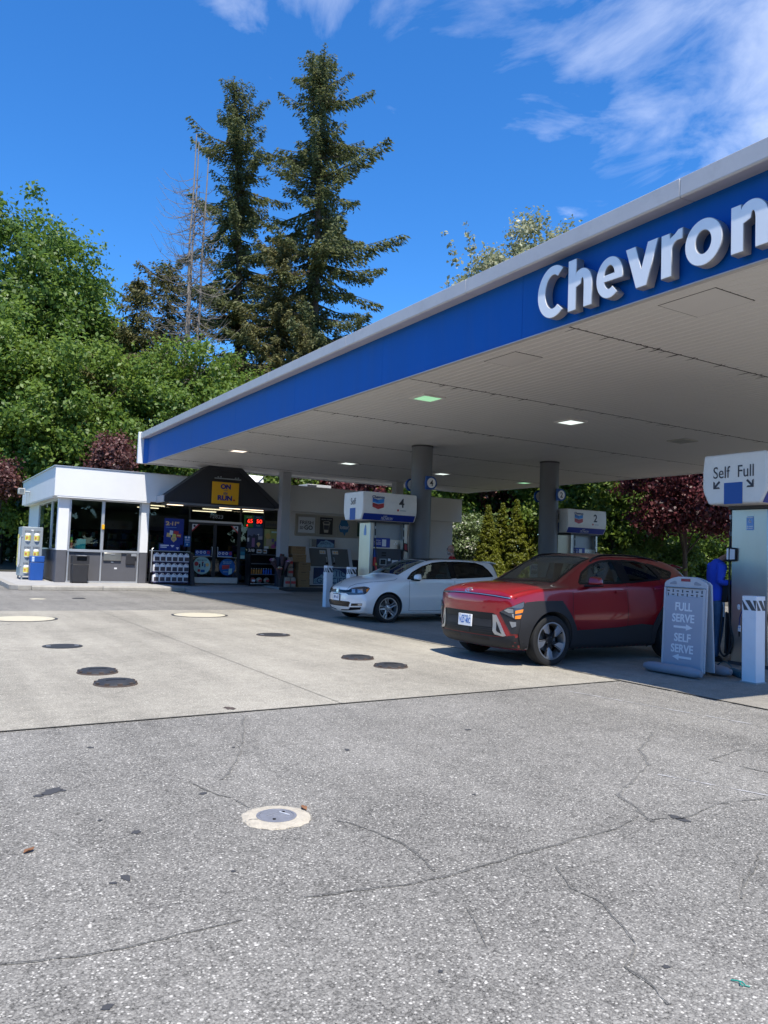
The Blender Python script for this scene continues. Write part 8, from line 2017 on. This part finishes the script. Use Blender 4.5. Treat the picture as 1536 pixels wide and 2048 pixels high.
fir('back_fir', 'dark conifer peeping over the canopy right of the tallest fir', at(718, 60, 450), 20.5, [(0, 5.4), (0.6, 4.6), (0.85, 2.8), (1, 0.7)], 22, L_fir, 5.0, 1.5, tr=0.25)
# three bare dead trunks
rg = np.random.default_rng(31)
for i, (px, dp, top, lb, sp) in enumerate(((384, 49.0, 28.5, 'left one of three bare grey dead trunks', 3.4), (391, 49.4, 28.2, 'middle one of three bare grey dead trunks', 2.6), (405, 50.0, 27.6, 'right one of three bare grey dead trunks', 2.6))):
    x, y, z = at(px, dp, 800); t = thing('dead_tree', lb, 'dead tree', (x, y, z))
    b = MB(); tr = [(rg.normal(0, 0.05) + (0.35 if i == 2 else 0.1) * (k / 8) - 0.2, rg.normal(0, 0.05), top * k / 8) for k in range(9)]
    b.tube(tr, [0.17 * (1 - 0.80 * k / 8) for k in range(9)], 7); b.build('trunk', M['deadbark'], t, smooth=True)
    for k in range(105):
        zz = rg.uniform(9, top * 0.90); L = sp * (1.35 - 0.9 * (zz - 9) / (top - 9)) * rg.uniform(0.4, 1.15)
        a = rg.uniform(0, 6.28) if i else rg.choice([rg.uniform(2.2, 4.2), rg.uniform(0, 6.28)])
        c0 = np.array([tr[0][0] + 0.25 * zz / top, 0, zz]); d = np.array([math.cos(a), math.sin(a), 0])
        pts = [tuple(c0 + d * L * s + np.array([0, 0, -0.30 * L * math.sin(s * 2.0) + 0.42 * L * s ** 3 + rg.normal(0, 0.03)])) for s in (0, 0.25, 0.5, 0.75, 1.0)]
        bb = MB().tube(pts, [0.026, 0.021, 0.017, 0.012, 0.006], 4)
        for q in range(3):
            j = rg.integers(1, 4); e = np.array(pts[j]) + (d * rg.uniform(0.1, 0.5) + np.array([-d[1], d[0], 0]) * rg.choice([-1, 1]) * rg.uniform(0.2, 0.6) + np.array([0, 0, rg.uniform(-0.15, 0.3)])) * min(L * 0.5, 1.0)
            bb.tube([pts[j], tuple((np.array(pts[j]) + e) / 2 + [0, 0, -0.03]), tuple(e)], [0.011, 0.009, 0.005], 4)
        bb.build('branch', M['deadbark'], t)
# broadleaf trees on the left
broadleaf('big_maple', 'big broad green maple with ragged top at the left edge', 'tree', at(12, 52, 450), 24, 7.6, 7.0, 14.2, 11.4, 460, 190, 0.30, L_maple, 41, 0.6, 1.5, 0.45, -0.8, 0.28, sprigs=0, nlimb=16)
broadleaf('spreading_maple', 'lower shoulder of green maple right of the big one', 'tree', at(150, 53, 400), 18, 5.0, 5.0, 11.0, 8.0, 260, 170, 0.30, L_maple, 42, 0.6, 1.4, 0.35, -0.8, 0.28, sprigs=0, nlimb=12)
broadleaf('light_tree', 'lighter green tree in front of the big maple behind the store', 'tree', at(80, 45, 300), 15, 5.8, 4.6, 8.2, 7.0, 360, 170, 0.24, L_lime, 43, 0.5, 1.2, 0.25, -0.9, 0.22, nlimb=14)
broadleaf('round_tree', 'bright yellow-green rounded tree at the left end of the canopy', 'tree', at(392, 46, 300), 13, 5.4, 3.8, 7.6, 5.7, 400, 170, 0.22, L_lime, 44, 0.45, 1.0, 0.2, -0.9, 0.24, nlimb=14)
broadleaf('gap_tree', 'mid green tree between the light tree and the bright rounded one', 'tree', at(225, 47, 250), 10, 3.8, 3.2, 6.2, 4.8, 240, 160, 0.23, L_mid, 45, 0.45, 1.0, 0.18, -0.9, 0.2)
broadleaf('purple_plum', 'purple-leaved plum showing above the store parapet', 'tree', at(222, 41), 8, 1.0, 1.2, 6.0, 1.5, 80, 110, 0.18, L_plum, 46, 0.35, 0.8, 0.14, -0.9, 0.2)
broadleaf('edge_plum', 'dark purple plum at the far left beside the store end', 'tree', at(2, 40.5), 7, 0.75, 1.0, 4.7, 0.9, 50, 110, 0.18, L_plum, 47, 0.35, 0.8, 0.14, -0.9, 0.2)
broadleaf('end_shrub', 'dense dark green hedge shrub at the left edge behind the grass', 'shrub', at(10, 63, 50), 5.0, 5.0, 2.0, 2.6, 3.4, 190, 170, 0.24, L_dark, 48, 0.4, 0.8, 0.12, -0.95, 0.12)
broadleaf('corner_shrub', 'green shrub beyond the end wall of the store', 'shrub', at(48, 61, 50), 6.0, 2.6, 2.0, 4.4, 3.8, 170, 160, 0.22, L_mid, 49, 0.4, 0.8, 0.12, -0.95, 0.14)
# greenery over the store roof and beyond the bays
for i, (px, dp, h, r, mt, lb) in enumerate(((300, 46, 9.0, 2.6, L_mid, 'green tree just over the parapet left of the gable'), (420, 48, 9.4, 2.8, L_lime, 'light green tree behind the gable'), (560, 46, 9.6, 2.8, L_mid, 'green tree behind the square column by the flowers'), (640, 47, 9.2, 2.2, L_plum, 'reddish tree behind the roof air unit'), (730, 46, 9.4, 2.6, L_red, 'red-leaved tree above the header of pump 4'), (800, 47, 9.6, 2.6, L_mid, 'green tree behind the column numbered 4'), (880, 45, 9.0, 2.8, L_lime, 'light green tree over the right end of the store'))):
    broadleaf('roofline_tree', lb, 'tree', at(px, dp), h, r, r, h * 0.6, h * 0.4, 120, 150, 0.21, mt, 60 + i, 0.4, 0.9, 0.16, -0.9, 0.2, group='trees along the back of the store')
broadleaf('pale_tree', 'pale silvery tree rising above the canopy by the letters', 'tree', at(1110, 52, 500), 24, 9.6, 7.6, 14.9, 9.2, 620, 150, 0.25, L_pale, 70, 0.5, 1.2, 0.4, -0.7, 0.22, nlimb=16, sprigs=2)
for i, (px, dp, h, r, zc, rz, mt, lb, n, per) in enumerate((
        (955, 47, 10, 2.8, 5.8, 4.0, L_dark, 'dark green tree behind the white flowering bush', 90, 200), (1010, 46, 9.5, 2.4, 6.6, 2.8, L_plum, 'small reddish tree above the clipped cedars', 70, 170), (1075, 45, 10, 3.2, 6.2, 3.8, L_lime, 'bright green tree left of the column numbered 2', 110, 210),
        (1160, 40, 10, 3.2, 5.6, 4.6, L_mid, 'leafy green tree above pump 2', 130, 210), (1235, 37, 9.5, 3.0, 5.0, 4.6, L_mid, 'green tree between pump 2 and the dark red maple', 130, 210), (1300, 41, 11, 3.6, 5.2, 5.0, L_lime, 'light green tree behind the dark red maple', 120, 210), (1440, 43, 11, 4.2, 5.4, 5.2, L_mid, 'green tree behind the near pump', 110, 210), (1530, 40, 11, 4.0, 5.4, 5.2, L_mid, 'green tree beyond the right edge of the near pump', 90, 190))):
    broadleaf('bank_tree', lb, 'tree', at(px, dp), h, r, r, zc, rz, n, per, 0.21, mt, 80 + i, 0.4, 0.9, 0.16, -0.95, 0.2, group='trees on the bank beyond the bays')
broadleaf('red_maple', 'dark red maple with arching trunk right of the red car', 'tree', at(1378, 31), 7.2, 2.5, 2.3, 4.6, 2.7, 140, 230, 0.15, L_red, 95, 0.35, 0.75, 0.12, -0.75, 0.2, nlimb=14)
broadleaf('flowering_bush', 'rounded bush dotted with white flowers right of the store', 'shrub', at(948, 41, 50), 3.6, 2.0, 1.7, 1.8, 2.0, 90, 170, 0.13, L_bush, 96, 0.3, 0.6, 0.08, -0.95, 0.12)
broadleaf('bank_shrub', 'green shrub under the dark red maple behind the red car', 'shrub', at(1345, 33), 2.6, 2.2, 1.6, 1.2, 1.4, 80, 170, 0.15, L_mid, 97, 0.3, 0.6, 0.08, -0.95, 0.15)
broadleaf('low_shrub', 'low green shrub right of the clipped cedars', 'shrub', at(1160, 38, 50), 2.8, 2.6, 1.6, 1.3, 1.5, 90, 170, 0.15, L_mid, 98, 0.3, 0.6, 0.08, -0.95, 0.15)
broadleaf('pump_shrub', 'light green shrub seen past the man in blue', 'shrub', at(1425, 34), 3.2, 2.0, 1.5, 1.5, 1.6, 80, 170, 0.15, L_lime, 99, 0.3, 0.6, 0.08, -0.95, 0.15)
# clipped golden cedars
for i, (px, dp, h, r, lb) in enumerate(((984, 38.6, 4.15, 0.66, 'golden clipped cedar, leftmost of the four'), (1012, 39.2, 4.35, 0.66, 'golden clipped cedar, second from the flowering bush'), (1040, 38.2, 4.45, 0.72, 'golden clipped cedar, third from the flowering bush'), (1066, 39.2, 4.35, 0.66, 'golden clipped cedar nearest the column numbered 2'), (1000, 37.6, 1.9, 0.64, 'low golden cedar at the foot of the clipped row'))):
    rg = np.random.default_rng(200 + i); t = thing('clipped_cedar', lb, 'cedar', at(px, dp), group='golden clipped cedars')
    n = 420; zz = rg.uniform(0.02, 1.0, n) ** 0.9; a = rg.uniform(0, 6.28, n)
    rr = r * 1.12 * np.clip(1 - zz ** 1.5, 0.03, 1) * np.sqrt(rg.uniform(0.35, 1.0, n))
    Cc = np.stack([rr * np.cos(a), rr * np.sin(a), zz * h], 1)
    link_mesh('crown', crown_mesh(rg, 'crown', Cc, 0.07 + 0.08 * (1 - zz), 75, 0.075, L_cedar, np.array([0, 0, h * 0.4]), up=0.6), t)
    MB().tube([(0, 0, 0), (0, 0, h * 0.8)], [0.07, 0.02], 7).build('trunk', M['bark'], t)
# low retaining kerb behind the bays
kerb = tag(MB().prism(Frame((0, 0, 0), (1, 0, 0), (0, 1, 0)), [(24.9, 30.0), (28.9, 14.0), (32.9, -40), (33.2, -40), (29.2, 14.0), (25.2, 30.0)], 0, 0.2).build('bank_kerb', M['kerb']), 'low concrete kerb along the planted bank', 'kerb', kind='structure')
# far wood closing the view, and the wood across the road behind the viewer
def wood(name, label, spots, seed, mat, size, per):
    rg = np.random.default_rng(seed); C = []; R = []
    for (x, y, h) in spots:
        n = 34
        zz = rg.uniform(0.03, 1.0, n)
        C.append(np.stack([x + rg.normal(0, 1.7, n), y + rg.normal(0, 1.3, n), zz * h], 1)); R.append(rg.uniform(0.8, 1.7, n))
    C, R = np.concatenate(C), np.concatenate(R)
    o = link_mesh(name, crown_mesh(rg, name, C, R, per, size, mat, np.array([0, 0, -20.0])))
    return tag(o, label, 'wood', kind='stuff')
rn = random.Random(77); sp = []
for px in range(-260, 1950, 62):
    dp = rn.uniform(58, 66); x, y, z = at(px, dp); sp.append((x, y, rn.uniform(7.5, 11.0)))
wood('far_wood', 'dense dark wood closing the view behind the trees', sp, 301, L_dark, 0.5, 60)
sp = [(rn.uniform(-3, 3) + k * 4.8 - 90, -58 + rn.uniform(-4, 4), rn.uniform(7, 13)) for k in range(44)] + [(-62 + rn.uniform(-3, 3), -50 + 5 * k, rn.uniform(7, 12)) for k in range(22)]
wood('roadside_wood', 'wood across the road behind the viewer', sp, 302, L_dark, 1.1, 60)
# grass blades on the strip by the store end
rg = np.random.default_rng(9); n = 9000
P = np.stack([rg.uniform(-4, 2.6, n), rg.uniform(33.6, 60, n), np.full(n, 0.05)], 1)
A = rg.normal(0, 0.35, (n, 3)); A[:, 2] = 1; A *= rg.uniform(0.04, 0.10, (n, 1)); B = rg.normal(0, 1, (n, 3)); B[:, 2] = 0; B /= np.linalg.norm(B, axis=1, keepdims=True); B *= 0.02
tag(link_mesh('grass', quads_mesh('grass', np.stack([P - B, P + B, P + A + B * 0.2, P + A - B * 0.2], 1), rg.uniform(0, 1, n), leaf_mat('grass blades', (0.06, 0.09, 0.02), (0.11, 0.14, 0.03), (0.2, 0.2, 0.06)))), 'short green grass on the strip beyond the store end', 'grass', kind='stuff')

bpy.data.scenes.remove(_tmp)
